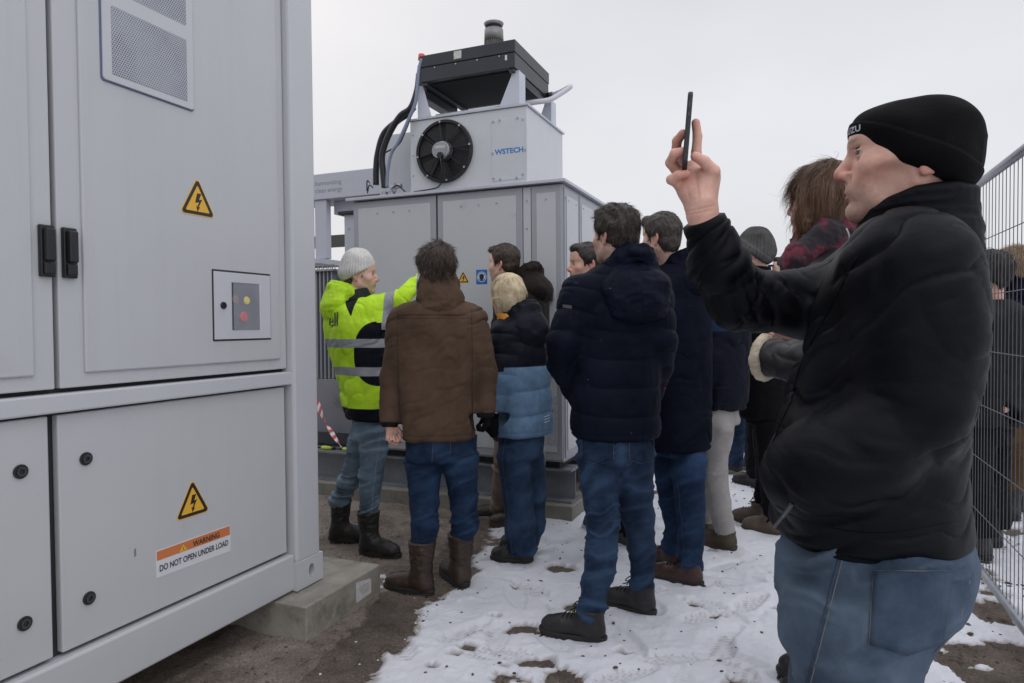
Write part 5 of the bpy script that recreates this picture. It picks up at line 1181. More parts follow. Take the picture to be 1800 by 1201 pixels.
# ---- 1 hi-vis worker -------------------------------------------------------------------------------------
def to_px(V):
    v = V-_C; d_ = v@_F; return 900+FPX*(v@_R)/d_, 600.5-FPX*(v@_U)/d_
def poly_sd(x, y, P):
    """signed distance (positive inside) to a polygon"""
    P = np.array(P, float); d2 = np.full(x.shape, 1e9); ins = np.zeros(x.shape, bool)
    for (ax_, ay_), (bx_, by_) in zip(P, np.roll(P, -1, 0)):
        ex, ey = bx_-ax_, by_-ay_; t = np.clip(((x-ax_)*ex+(y-ay_)*ey)/(ex*ex+ey*ey), 0, 1); d2 = np.minimum(d2, (x-ax_-t*ex)**2+(y-ay_-t*ey)**2)
        c = ((ay_ > y) != (by_ > y)) & (x < (bx_-ax_)*(y-ay_)/(by_-ay_+1e-12)+ax_); ins ^= c
    return np.sqrt(d2)*np.where(ins, 1, -1)
def hv_attr(V, d, r3, f, T_):
    x, y = to_px(V); k = d/FPX; near_ = ((V-W(645, 600, d))@_F) < .05; z = V[:, 2]+(vnoise(V*9)-.5)*.006; zt = lambda py: W(640, py, d)[2]
    side = (1-(np.abs((x-668)/46)**2.4+np.abs((y-622)/57)**2.4)**(1/2.4))*46*k
    sh = poly_sd(x, y, [(602, 516), (636, 512), (630, 524), (622, 540), (617, 558), (609, 540)])*k
    dark = np.maximum(np.where(near_, np.maximum(side, sh), -1), zt(713)-V[:, 2]); ar = (V-W(655, 530, d))@_R; arm = (ar > .06) & (V[:, 2] > zt(580))
    dark = np.where(arm & (y < 566), -1, dark)
    tape = np.maximum(.024-np.abs(z-zt(602)), .024-np.abs(z-zt(650))); tape = np.where(arm, np.maximum(.024-np.abs(ar-.110), .018-np.abs(ar-.262)), tape)
    return {'dark': dark, 'tape': tape}
def hv_after(S, o, d, hd, r3, f):
    c, R, sc, T = hd
    beanie(o, c, R, sc*1.0, KN_W, .0045, rim_front=.050, rim_back=-.062, t=.013, ribs=34, cuff=0, tall=.03)
    hood(o, W(612, 522, d+.02), r3, f, HIV, .006, .92, 3, 1.1, .01)
    s = SDF(*[np.asarray(T(0, 0, -.13))+k*.13 for k in (-1, 1)], .006); s.cap(T(0, -.03, -.17), T(0, -.012, -.095), .080, .076, .02); s.cutplane(T(0, -.012, -.098), R[2]+R[1]*-.25, .13); V, F = s.mesh(1)
    link_mesh('collar', V, F, fabric('grey_collar', (.035, .04, .045), rough=.8), o, smooth=True)
    bb_ = [k for k in o.children if k.name.startswith('beanie')][0]
    # small hair patch below the beanie, in front of the ear
    hair(o, c, R, sc, HB, 5, .004, style='burns', n=1200, length=.014, lift=.1, width=.0015)
    J = S['_J']; from mathutils.bvhtree import BVHTree
    me = J.data; org = ORG[J.name]; bv = BVHTree.FromPolygons([tuple(v.co) for v in me.vertices], [tuple(p.vertices) for p in me.polygons])
    def lay(tx, x0, x1, y0, y1, m, target=bv, org=org, par=J, lean=0):     # print pressed on the cloth
        tv, tf = text_mesh(tx, 1., bold=.02); mx_, my_ = tv[:, 0].max(), tv[:, 1].max(); out = []
        for q in tv:
            p = W(x0+(x1-x0)*q[0]/mx_, y1-(y1-y0)*q[1]/my_+lean*q[0]/mx_, 1.); dr = nrm(p-_C); h_ = target.ray_cast(Vector(_C+dr*2.5-org), Vector(dr)); out.append(np.array(h_[0])+org-dr*.003 if h_[0] is not None else None)
        g_ = [q for q in out if q is not None]
        if g_: out = [q if q is not None else g_[0] for q in out]; link_mesh('lettering', np.array(out), tf, m, par)
    lay('ell', 578, 594, 552, 576, mat('print_dark', (.02, .05, .01), .7), lean=-4)
person(dict(label='man in a neon yellow safety jacket and white knitted beanie, pointing at the cabinet', d=3.98, face=-68, h=.0065, seed=2,
    head=(634, 482, 0, -98, -2, 0, .93), neck=(620, 528, 0), skin=SKIN_P, headopt=dict(nose=1.05),
    torso=[(525, 628, 22, .8), (540, 625, 45, .75), (565, 628, 56, .72), (600, 632, 56, .74), (650, 643, 53, .76), (700, 652, 50, .78), (738, 655, 44, .78)],
    arms=[[(640, 543, -.13, .068), (700, 528, .02, .058), (742, 490, .16, .046)], [(625, 543, .16, .068), (690, 560, .25, .055), (735, 540, .3, .045)]],
    hands=[(W(744, 487, 4.15), _R0+u3*.5+0*_F, u3, .5, 1)],
    hips=[(705, 652, 44, .8), (745, 652, 38, .85), (775, 650, 34, .9)], jf=dict(A=.009, Aa=.009, fba=16),
    legs=[dict(hip=(660, 760, -.06, .088), knee=(652, 838, .066), ar=.056, az=.24, foot=(637, 972, -125, K(BT_BLK, SOLE, name='boot', shaft=.255, shaft_r=.066))),
          dict(hip=(640, 760, .08, .085), knee=(622, 828, .064), ar=.055, az=.24, foot=(583, 950, -110, K(BT_BLK, SOLE, name='boot', shaft=.26, shaft_r=.064, lean=(.0, .02))))],
    jm=HIV, tm=JL, jattr=hv_attr, after=hv_after, tf=dict(A=.009, fb=26), cuffs=fabric('black_cuff', (.01, .01, .01))))

# ---- 2 brown jacket --------------------------------------------------------------------------------------
def br_attr(V, d, r3, f, T_):
    z = W(768, 560, d)[2]; back = ((V-W(768, 600, d))@f) < .02; arm = np.abs((V-W(768, 600, d))@_R) > .175
    l = np.where(back & ~arm, zline(V, z-.01*0, .0022), -1); l2 = np.where(arm & back, -1, -1)
    side = np.where((V[:, 2] < z+.05), .0018-np.abs(np.abs((V-W(768, 600, d))@_R)-.178-(vnoise(V*8)-.5)*.004), -1)
    return {'seamline': np.maximum(l, side)}
def br_after(S, o, d, hd, r3, f):
    c, R, sc, T = hd
    hair(o, c, R, sc, HB, 11, .0045, n=9000, length=.045, thick=.020, lift=.22, hairline=.0, width=.0016, amp=1.7)
    hood(o, W(771, 512, d+.015), r3, f, BROWNJ, .005, .87, 7, 1.2, .01, A=.007, up=.03)
    J = S['_J']; c0 = W(768, 560, d)
    # storm flap: a second layer over the shoulders
    s = SDF(c0-[.30, .30, .05], c0+[.30, .30, .14], .006); Tt, fr, _ = sections(d, 768, S['face'], S['torso']); Tt = [(z, x, y, rx+.006, ry+.006) for z, x, y, rx, ry in Tt]; s.loft(Tt, fr, 0, 2.3)
    s.cutplane(W(768, 556, d), -u3, .6); s.cutplane(W(768, 532, d), u3, .6); s.cutplane(W(700, 560, d), -_R0, .6); s.cutplane(W(838, 560, d), _R0, .6); V, F = s.mesh(2)
    V = V+vnormals(V, F)*((vnoise(V*[9, 9, 14])-.5)*.006)[:, None]; link_mesh('storm_flap', V, F, BROWNJ, J, smooth=True, attrs={'seamline': np.full(len(V), -1.)})
    # clear plastic cup in the left hand
    cu = empty('plastic_cup', W(690, 772, 3.36), 'small clear plastic cup held upside down in the hand of the man in brown', 'cup'); cc = W(690, 768, 3.36)
    MB().tube([cc+u3*.012, cc, cc-u3*.012], [.024, .029, .031], 28).build('cup_wall', glass('clear_cup', .38, (.55, .57, .58)), cu, smooth=True)
    q = [cc-u3*.012+.031*(math.cos(a)*_R0+math.sin(a)*np.array([0, 1, 0])) for a in np.linspace(0, 6.283, 30)]; MB().tube(q, .0022, 6).build('cup_rim', mat('rim_plastic', (.35, .36, .37), .25), cu, smooth=True)
    for T3 in (o,):
        den_pockets(S, [(737, 795, 24, 36), (815, 782, 24, 36)], d)
def den_pockets(S, rects, d, seed=0):
    """back pockets: thin patches following the cloth"""
    from mathutils.bvhtree import BVHTree
    Tr = S['_T']; me = Tr.data; org = ORG[Tr.name]; bv = BVHTree.FromPolygons([tuple(v.co) for v in me.vertices], [tuple(p.vertices) for p in me.polygons])
    for (cx, cy, w, hh, *sk) in rects:
        sk = sk[0] if sk else 0; nx_, ny_ = 12, 14; vs = []; ok = True
        for j in range(ny_+1):
            for i in range(nx_+1):
                u, v = i/nx_*2-1, j/ny_; vv = v*1.0+(.16*(1-abs(u)) if v > .8 else 0)*(v-.8)/.2; p = W(cx+u*w*(1-.08*v)+sk*v, cy+(vv-.5)*hh*1.0, d); dr = nrm(p-_C)
                hh_ = bv.ray_cast(Vector(_C+dr*(d-.9)-org), Vector(dr))
                vs.append(np.array(hh_[0])+org-dr*.003 if hh_[0] is not None else p)
        fs = [(j*(nx_+1)+i, j*(nx_+1)+i+1, (j+1)*(nx_+1)+i+1, (j+1)*(nx_+1)+i) for j in range(ny_) for i in range(nx_)]
        pk = link_mesh('pocket', np.array(vs), fs, S['tm'], Tr, smooth=True, attrs={'seam': np.full(len(vs), -1.)}); so = pk.modifiers.new('s', 'SOLIDIFY'); so.thickness = .004; so.offset = 0
        n1 = nx_+1; edge = [0*n1+i for i in range(n1)]+[j*n1+nx_ for j in range(1, ny_+1)]+[ny_*n1+i for i in range(nx_-1, -1, -1)]+[j*n1 for j in range(ny_-1, -1, -1)]
        MB().tube([vs[k] for k in edge], .0011, 5).build('stitching', mat('thread', (.16, .15, .15), .8), Tr, smooth=True)
person(dict(label='man in a brown hooded jacket and tall brown boots, seen from behind holding a cup', d=3.38, face=4, h=.006, seed=9,
    head=(768, 474, 0, 12, 0, 0, .97), neck=(770, 528, -.0), skin=SKIN,
    torso=[(523, 770, 36, .70), (537, 769, 64, .62), (560, 769, 79, .58), (600, 769, 78, .60), (660, 769, 70, .64), (720, 770, 67, .70), (755, 771, 66, .72), (774, 772, 64, .72)],
    arms=[[(711, 570, 0, .080), (691, 665, .03, .067), (685, 745, -.02, .050)], [(829, 567, 0, .080), (851, 655, .02, .067), (853, 728, .0, .052)]],
    hands=[(W(686, 744, 3.36), np.array([.1, .0, -1.]), _R0+_F*.8, 1.15, 1, .86)], gloves=[(W(854, 722, 3.38), np.array([0, .1, -1.]), _F, .9, -1, .8)],
    hips=[(735, 774, 62, .72), (775, 775, 62, .75), (810, 776, 60, .75)], jf=dict(A=.0042, Aa=.0065, fa=2.6, fb=14, fba=19, faa=4.5),
    legs=[dict(hip=(745, 815, 0, .092), knee=(745, 885, .070), shin=(747, 930, .066), ar=.060, az=.25, foot=(757, 1045, 62, K(BT_BRN, SOLE, name='boot', shaft=.27, shaft_r=.070, wid=1.05))),
          dict(hip=(808, 805, 0, .092), knee=(815, 875, .070), shin=(818, 920, .066), ar=.060, az=.25, foot=(818, 1033, 28, K(BT_BRN, SOLE, name='boot', shaft=.27, shaft_r=.068, wid=1.05)))],
    jm=BROWNJ, tm=JD, jattr=br_attr, after=br_after, cuffs=fabric('black_cuff', (.01, .01, .01)), tf=dict(A=.007, fb=19)))

# ---- 3 young man in dark brown ---------------------------------------------------------------------------
def ym_after(S, o, d, hd, r3, f):
    c, R, sc, T = hd; hair(o, c, R, sc, HB, 21, .005, n=5200, length=.022, thick=.011, lift=.30, width=.0022)
    hood(o, W(922, 497, d+.05), r3, f, DBR, .007, 1.02, 4, 1.5, -.01, A=.006, up=.03)
person(dict(label='young man with short brown hair and dark brown hooded jacket close to the cabinet', d=4.42, face=48, h=.008, seed=4,
    head=(884, 463, 0, 62, -3, 0, .96), neck=(903, 515, .05), hh=.005, skin=SKIN_P,
    torso=[(500, 915, 24, .9), (520, 917, 42, .8), (560, 916, 48, .8), (620, 915, 47, .8), (700, 913, 47, .8), (775, 912, 46, .8)],
    arms=[[(885, 540, -.0, .062), (882, 620, .0, .056), (880, 690, -.05, .046)], [(938, 540, .1, .062), (946, 620, .1, .056), (940, 690, .0, .046)]],
    hips=[(745, 912, 42, .8), (790, 912, 42, .8), (815, 912, 40, .8)],
    legs=[dict(hip=(890, 815, 0, .085), knee=(882, 850, .064), ar=.058, az=.07, foot=(890, 915, 75, K(mat('boot_dark_brown', (.022, .016, .013), .6, var=.3), SOLE_G, hgt=.11))),
          dict(hip=(935, 815, .05, .085), knee=(940, 850, .064), ar=.058, az=.07, foot=(925, 930, 70, K(BT_BRN, SOLE_B, hgt=.08)))],
    jm=DBR, tm=BEI, after=ym_after))

# ---- 4 blond person in two-tone puffer -------------------------------------------------------------------
def bl_attr(V, d, r3, f, T_):
    z = W(905, 643, d)[2]; l = (V-W(905, 650, d))@_R; return {'blue': (z-V[:, 2])+np.where(l < -.06, -.022, .0)}
def bl_after(S, o, d, hd, r3, f):
    c, R, sc, T = hd; hair(o, c, R, sc, HBL, 31, .0045, style='bob', n=9000, length=.06, thick=.014, lift=.03, width=.0018, amp=.7)
    hood(o, W(912, 562, d+.03), r3, f, PUF_H, .006, 1.0, 12, 1.35, .02, A=.006, up=.012)
    s = SDF(T(-.13, -.13, -.24), T(.13, .13, -.05), .005) if False else SDF(np.asarray(T(0, 0, -.14))-.13, np.asarray(T(0, 0, -.14))+.13, .005); s.cap(T(0, -.02, -.19), T(0, .004, -.112), .070, .064, .02); s.cutplane(T(0, .004, -.118), R[2]-R[1]*.1, .13); V, F = s.mesh(1)
    link_mesh('collar', V, F, mat('orange_lining', (.62, .25, .03), .7, var=.1), S['_J'], smooth=True)
    s = SDF(W(862, 750, d-.05)-.09, W(862, 750, d-.05)+.09, .005); s.cap(W(866, 722, d-.09), W(863, 748, d-.10), .034, .040, .02); s.cap(W(863, 748, d-.10), W(868, 762, d-.11), .038, .026, .02); s.cap(W(858, 735, d-.11), W(853, 750, d-.12), .018, .014, .02); V, F = s.mesh(1)
    link_mesh('mitten', V+vnormals(V, F)*((ridge(V*30)-.5)*.003)[:, None], F, BLKC, o, smooth=True)
    for k in range(3): P = [W(957+i*1.6, 733+k*5-.6*i, d-.16) for i in range(7)]; strip_on(S['_J'], P, .0016, mat('print_white', (.5, .52, .55), .6), 'printed_line')
def strip_on(J, P, w, m, name, out=.0015, up=u3, dirv=None):
    from mathutils.bvhtree import BVHTree
    me = J.data; org = ORG[J.name]; bv = BVHTree.FromPolygons([tuple(v.co) for v in me.vertices], [tuple(p.vertices) for p in me.polygons]); vs = []
    for p in P:
        for s in (-1, 1):
            q = np.asarray(p)+up*w*s; dr = nrm(q-_C) if dirv is None else nrm(dirv); h_ = bv.ray_cast(Vector(q-dr*.5-org), Vector(dr)); vs.append(np.array(h_[0])+org-dr*out if h_[0] is not None else q)
    link_mesh(name, np.array(vs), [(2*i, 2*i+1, 2*i+3, 2*i+2) for i in range(len(P)-1)], m, J)
PUF_H = fabric('puffer_hood_black', (.0065, .0070, .013), (.010, .011, .020), rough=.5, fine=.2, wr=.5, sheen=.15, spots=.15)
person(dict(label='person with short blond hair in a black and light blue puffer jacket', d=3.82, face=42, h=.006, seed=14,
    head=(890, 518, 0, 50, -6, 0, .90), neck=(903, 562, .02), skin=SKIN_P, headopt=dict(fem=True),
    torso=[(552, 908, 26, .85), (568, 908, 40, .8), (600, 911, 46, .78), (650, 914, 50, .78), (700, 917, 51, .8), (745, 919, 51, .8), (766, 919, 50, .8)],
    arms=[[(884, 592, -.10, .068), (874, 660, -.12, .064), (869, 722, -.10, .054)], [(938, 590, .14, .066), (950, 660, .16, .06), (945, 720, .08, .052)]],
    hips=[(740, 916, 40, .85), (780, 916, 39, .85), (805, 916, 37, .85)],
    legs=[dict(hip=(903, 805, -.04, .092), knee=(911, 870, .084), shin=(914, 920, .082), ar=.084, az=.075, cut=.02, foot=(932, 990, 78, K(BT_BLK, SOLE, L_=.25, hgt=.06, lace=LACE))),
          dict(hip=(930, 805, .07, .088), knee=(935, 870, .080), shin=(934, 920, .078), ar=.078, az=.075, cut=.02, foot=(938, 972, 60, K(BT_BLK, SOLE, L_=.25, hgt=.06)))],
    jm=PUF, tm=JM, jattr=bl_attr, after=bl_after, jf=dict(puff=.135, A=.008, Aa=.007), tf=dict(A=.006, fa=5, fb=9)))

# ---- 6 man whose face shows between ----------------------------------------------------------------------
def f6_after(S, o, d, hd, r3, f):
    c, R, sc, T = hd; hair(o, c, R, sc, HD, 41, .005, n=4200, length=.020, thick=.009, lift=.22, width=.0022)
person(dict(label='dark haired man looking left, only his face visible behind the navy jacket', d=4.05, face=85, h=.010, seed=6,
    head=(1029, 464, 0, 104, -2, 0, .98), neck=(1042, 515, .02), skin=SKIN,
    torso=[(508, 1048, 22, .8), (530, 1048, 38, 1.2), (600, 1048, 40, 1.2), (700, 1050, 40, 1.2), (770, 1052, 38, 1.2)],
    arms=[[(1052, 540, -.16, .06), (1055, 620, -.2, .05), (1050, 680, -.2, .045)], [(1052, 540, .16, .06), (1055, 620, .2, .05), (1050, 690, .2, .045)]],
    hips=[(750, 1056, 36, 1.), (800, 1060, 32, 1.)],
    legs=[dict(hip=(1062, 800, -.08, .08), knee=(1080, 860, .062), ar=.056, az=.08, foot=(1112, 962, 80, K(BT_BLK, SOLE_W, L_=.27))),
          dict(hip=(1058, 800, .08, .08), knee=(1070, 850, .062), ar=.056, az=.08, foot=(1090, 935, 80, K(BT_BLK, SOLE_W, L_=.27)))],
    jm=BLKC, tm=BLKT, after=f6_after))

# ---- 5 navy quilted jacket in the middle -----------------------------------------------------------------
def nv_attr(V, d, r3, f, T_):
    l = np.full(len(V), -1.); X = (V-W(1085, 600, d))@_R
    for py in (585, 628, 672, 712): l = np.maximum(l, np.where(np.abs(X) < .175, .0016-np.abs(V[:, 2]-W(1085, py, d)[2]-.02*X), -1))
    return {'seamline': l}
def nv_after(S, o, d, hd, r3, f):
    c, R, sc, T = hd; hair(o, c, R, sc, HDB, 51, .004, n=11000, length=.032, thick=.016, lift=.20, width=.0014, amp=1.4)
    hood(o, W(1106, 494, d+.0), r3, f, NAVY_H, .005, 1.04, 22, 1.35, .030, up=.045, wide=1.12)
    den_pockets(S, [(1052, 790, 28, 40), (1128, 790, 22, 38)], d)
    J = S['_J']; P = [W(989+i*3.2, 538+i*.4, d-.16) for i in range(6)]; strip_on(J, P, .0065, mat('badge_grey', (.075, .078, .085), .5), 'sleeve_badge')
NAVY_H = fabric('navy_hood_nylon', (.0042, .006, .0145), (.0072, .010, .0235), rough=.55, fine=.3, wr=.4, sheen=.0, spec=.07, spots=.2)
person(dict(label='tall man in navy quilted hooded jacket and blue jeans with both hands in his pockets', d=2.93, face=16, h=.0052, seed=33,
    head=(1080, 412, 0, 44, 1, 0, .985), neck=(1092, 470, .0), hh=.0035, skin=SKIN_P,
    torso=[(463, 1098, 42, .72), (480, 1095, 66, .64), (505, 1091, 80, .6), (560, 1086, 80, .62), (620, 1083, 78, .66), (700, 1082, 77, .70), (745, 1082, 77, .72), (772, 1082, 75, .72)],
    arms=[[(1018, 516, -.04, .080), (990, 600, -.08, .068), (988, 640, .0, .062), (1022, 706, .14, .054)], [(1148, 512, .04, .080), (1162, 600, -.02, .066), (1158, 645, .05, .060), (1140, 700, .16, .055)]], cutcuff=False,
    hips=[(730, 1081, 72, .74), (775, 1081, 72, .78), (812, 1081, 69, .78)], n=2.4,
    legs=[dict(hip=(1052, 818, -.0, .094), knee=(1060, 915, .071), shin=(1056, 985, .062), ar=.056, az=.125, cut=.02, foot=(1058, 1130, 74, K(BT_BLK, SOLE, L_=.30, hgt=.10, lace=LACE, wid=1.08))),
          dict(hip=(1112, 815, .0, .092), knee=(1120, 905, .069), shin=(1130, 970, .060), ar=.056, az=.125, cut=.02, foot=(1146, 1083, 66, K(BT_BLK, SOLE, L_=.29, hgt=.10, lace=LACE, wid=1.05)))],
    jm=NAVY, tm=JM, jattr=nv_attr, after=nv_after, jf=dict(A=.0058, Aa=.0065, fba=17, faa=6, fa=4, puff=.118), tf=dict(A=.008, fb=20)))

# ---- 7 long navy parka -----------------------------------------------------------------------------------
def lc_after(S, o, d, hd, r3, f):
    c, R, sc, T = hd; hair(o, c, R, sc, HG, 61, .0045, n=5600, length=.026, thick=.011, lift=.28, width=.002)
    strip_on(S['_J'], [W(1164+i*2.2, 681+i*.4, d-.2) for i in range(4)], .008, mat('tab_red', (.35, .02, .03), .6), 'red_tab')
    hood(o, W(1196, 480, d+.03), r3, f, NAVY2, .006, .97, 25, 1.3, .0, A=.006, up=.03)
person(dict(label='man with greying dark hair in a long navy parka with red brown shoes', d=3.55, face=40, h=.0065, seed=18,
    head=(1160, 417, 0, 60, -2, 0, .97), neck=(1180, 470, .03), skin=SKIN_P,
    torso=[(466, 1190, 34, .8), (485, 1190, 50, .75), (520, 1190, 56, .75), (600, 1190, 58, .75), (700, 1190, 58, .78), (760, 1190, 57, .78), (790, 1190, 56, .78)],
    arms=[[(1160, 515, -.12, .074), (1158, 610, -.14, .068), (1165, 680, .0, .055)], [(1218, 512, .10, .074), (1224, 610, .06, .066), (1215, 680, .1, .055)]], cutcuff=False,
    hips=[(750, 1196, 46, .85), (800, 1197, 44, .85)],
    legs=[dict(hip=(1210, 815, -.05, .090), knee=(1213, 890, .072), shin=(1216, 940, .064), ar=.058, az=.10, cut=.02, foot=(1230, 1032, 72, K(SH_BRN, SOLE, L_=.29, hgt=.08, lace=LACE))),
          dict(hip=(1176, 815, .08, .088), knee=(1182, 880, .070), shin=(1190, 930, .062), ar=.056, az=.10, cut=.02, foot=(1196, 1000, 60, K(SH_BRN, SOLE, L_=.28, hgt=.08)))],
    jm=NAVY2, tm=JD, after=lc_after, jf=dict(A=.007, Aa=.009), tf=dict(A=.007)))

# ---- 8 light trousers, head hidden by the raised sleeve --------------------------------------------------
def p8_attr(V, d, r3, f, T_): return {'yoke': np.minimum(V[:, 2]-W(1270, 582, d)[2], .2)}
def p8_after(S, o, d, hd, r3, f):
    c, R, sc, T = hd; hair(o, c, R, sc, HG, 71, .006, n=3000, length=.025, thick=.010, lift=.25, width=.0024)
person(dict(label='person in light grey trousers and blue yoked navy jacket, head hidden by raised sleeve', d=3.98, face=48, h=.008, seed=28,
    head=(1238, 447, 0, 60, 0, 0, .94), neck=(1256, 500, .02), hh=.006, skin=SKIN_P,
    torso=[(497, 1262, 28, .8), (516, 1264, 44, .75), (560, 1266, 48, .75), (640, 1268, 47, .78), (700, 1268, 45, .78), (722, 1268, 43, .78)],
    arms=[[(1246, 540, -.1, .068), (1244, 620, -.1, .060), (1254, 680, .0, .05)], [(1292, 540, .12, .068), (1296, 620, .08, .060), (1285, 680, .05, .05)]], cutcuff=False,
    hips=[(690, 1262, 38, .85), (745, 1262, 36, .85)],
    legs=[dict(hip=(1262, 750, -.05, .084), knee=(1256, 830, .066), shin=(1265, 890, .064), ar=.062, az=.10, cut=.03, foot=(1290, 968, 70, K(SH_OLV, SOLE_B, L_=.27, hgt=.07))),
          dict(hip=(1252, 750, .08, .08), knee=(1244, 830, .062), shin=(1244, 880, .058), ar=.058, az=.10, cut=.03, foot=(1250, 945, 70, K(SH_OLV, SOLE_B, L_=.27)))],
    jm=NAVY3, tm=LGR, jattr=p8_attr, after=p8_after, tf=dict(A=.006, fa=5, fb=12)))

# ---- 10 jeans far back -----------------------------------------------------------------------------------
person(dict(label='person farthest back, only blue jeans and brown shoes visible between two dark coats', d=6.05, face=60, h=.012, seed=38,
    head=(1306, 492, 0, 60, 0, 0, .95), neck=(1312, 520, .02), hh=.009, skin=SKIN_P,
    torso=[(517, 1312, 18, .9), (530, 1312, 28, .8), (580, 1312, 30, .8), (690, 1310, 30, .8)],
    arms=[[(1298, 540, 0, .06), (1296, 600, 0, .055), (1300, 640, -.05, .05)], [(1326, 540, .1, .06), (1328, 600, .1, .055), (1322, 640, 0, .05)]], cutcuff=False,
    hips=[(670, 1306, 26, .9), (705, 1306, 25, .9)],
    legs=[dict(hip=(1296, 705, -.03, .088), knee=(1293, 760, .076), ar=.070, az=.10, foot=(1302, 833, 70, K(mat('boot_dark_brown', (.022, .016, .013), .6), SOLE_G, h=.007, L_=.28))),
          dict(hip=(1318, 705, .05, .085), knee=(1322, 760, .07), ar=.066, az=.10, foot=(1330, 828, 60, K(mat('boot_dark_brown', (.022, .016, .013), .6), SOLE_G, h=.007)))],
    jm=BLKC, tm=JM, after=lambda S, o, d, hd, r3, f: hair(o, hd[0], hd[1], hd[2], HB, 3, .008, n=1500, length=.02)))
# ---- 11 grey cap -----------------------------------------------------------------------------------------
def p11_after(S, o, d, hd, r3, f):
    c, R, sc, T = hd; b, T, _ = beanie(o, c, R, sc, CAPG, .006, rim_front=.05, rim_back=-.01, t=.009, name='cap')
    br = SDF(np.asarray(c)-.25, np.asarray(c)+.25, .006); br.ell(T(0, .125, .045), (.07, .06, .008), R, 0); V, F = br.mesh(1); link_mesh('visor', V, F, CAPG, b, smooth=True)
    q = W(1379, 465, d-.115); MB().box(q[0]-.019, q[0]+.019, q[1]-.004, q[1]+.004, q[2]-.014, q[2]+.014).build('cap_badge', mat('badge_dark', (.05, .05, .055), .5), b, bevel=.003)
    MB().box(q[0]-.014, q[0]+.014, q[1]-.007, q[1]-.0045, q[2]-.010, q[2]+.010).build('badge_mark', WHT, b); MB().box(q[0]-.006, q[0]+.007, q[1]-.009, q[1]-.0075, q[2]-.005, q[2]+.005).build('badge_mark', BLK, b)
    hair(o, c, R, sc, HD, 81, .007, n=1500, length=.02, thick=.004)
person(dict(label='person wearing a grey cap with a small badge, mostly hidden behind the scarf', d=5.5, face=70, h=.012, seed=48,
    head=(1378, 476, 0, 92, 0, 0, .96), neck=(1384, 512, .03), hh=.007, skin=SKIN_P,
    torso=[(508, 1370, 22, .9), (524, 1368, 34, .9), (580, 1362, 38, .9), (700, 1352, 38, .9)],
    arms=[[(1360, 540, -.15, .06), (1352, 600, -.16, .056), (1345, 650, -.1, .05)], [(1370, 540, .15, .06), (1362, 600, .15, .056), (1355, 650, .1, .05)]], cutcuff=False,
    hips=[(680, 1350, 34, .9), (715, 1348, 32, .9)],
    legs=[dict(hip=(1334, 715, -.05, .092), knee=(1330, 775, .080), ar=.07, az=.10, foot=(1338, 856, 60, K(BT_BLK, SOLE, h=.007))),
          dict(hip=(1360, 715, .05, .09), knee=(1358, 775, .078), ar=.07, az=.10, foot=(1372, 850, 60, K(BT_BLK, SOLE, h=.007)))],
    jm=BLKC, tm=BLKT, after=p11_after))
# ---- 9 grey ribbed beanie --------------------------------------------------------------------------------
def p9_after(S, o, d, hd, r3, f):
    c, R, sc, T = hd; beanie(o, c, R, sc*1.04, KN_G, .005, rim_front=.052, rim_back=-.080, t=.017, ribs=30, cuff=.038, tall=.02)
    s = SDF(np.asarray(T(0, 0, -.15))-.14, np.asarray(T(0, 0, -.15))+.14, .006); s.cap(T(0, -.03, -.22), T(0, -.032, -.085), .098, .090, .02); s.cutplane(T(0, -.03, -.088), R[2]-R[1]*.0, .16); V, F = s.mesh(1); link_mesh('collar', V, F, BLKC, S['_J'], smooth=True)
person(dict(label='man in a grey ribbed beanie and black coat, looking left beyond the raised arm', d=4.35, face=62, h=.008, seed=58,
    head=(1322, 444, 0, 82, 4, 0, 1.0), neck=(1346, 500, .03), hh=.005, skin=SKIN_F, headopt=dict(old=.7),
    torso=[(478, 1352, 24, .9), (492, 1354, 36, .85), (520, 1352, 44, .8), (600, 1348, 46, .8), (700, 1345, 44, .8), (735, 1345, 42, .8)],
    arms=[[(1332, 530, -.12, .068), (1326, 610, -.12, .062), (1330, 660, .0, .05)], [(1378, 530, .12, .068), (1380, 610, .1, .06), (1370, 660, .05, .05)]], cutcuff=False,
    hips=[(700, 1348, 40, .85), (745, 1348, 36, .85)],
    legs=[dict(hip=(1350, 750, -.05, .085), knee=(1352, 830, .064), ar=.056, az=.11, foot=(1372, 940, 78, K(SH_TAN, SOLE_B, L_=.26, lace=None))),
          dict(hip=(1345, 750, .08, .085), knee=(1348, 830, .064), ar=.052, az=.13, foot=(1352, 922, 84, K(SH_TAN, SOLE_B, L_=.27, lace=LACE, hgt=.10)))],
    jm=BLKC, tm=BLKT, after=p9_after))
# ---- 12 woman in leather jacket and plaid scarf ----------------------------------------------------------
def scarf_mat():
    m, N, L, B = newmat('plaid_scarf'); co = N.new('ShaderNodeTexCoord').outputs['Object']; n = noise_node(N, L, co, 13, 4, .6, (1, .8, .7))
    r = ramp(N, [(.30, (.010, .010, .016)), (.47, (.025, .014, .022)), (.54, (.11, .013, .028)), (.66, (.16, .024, .045)), (.80, (.22, .07, .095))]); L.new(n.outputs['Fac'], r.inputs['Fac']); L.new(r.outputs['Color'], B.inputs['Base Color'])
    B.inputs['Roughness'].default_value = .95; B.inputs['Sheen Weight'].default_value = .06; n2 = noise_node(N, L, co, 260, 3, .7); b = N.new('ShaderNodeBump'); b.inputs['Strength'].default_value = 1; b.inputs['Distance'].default_value = .003; L.new(n2.outputs['Fac'], b.inputs['Height']); L.new(b.outputs['Normal'], B.inputs['Normal']); return m
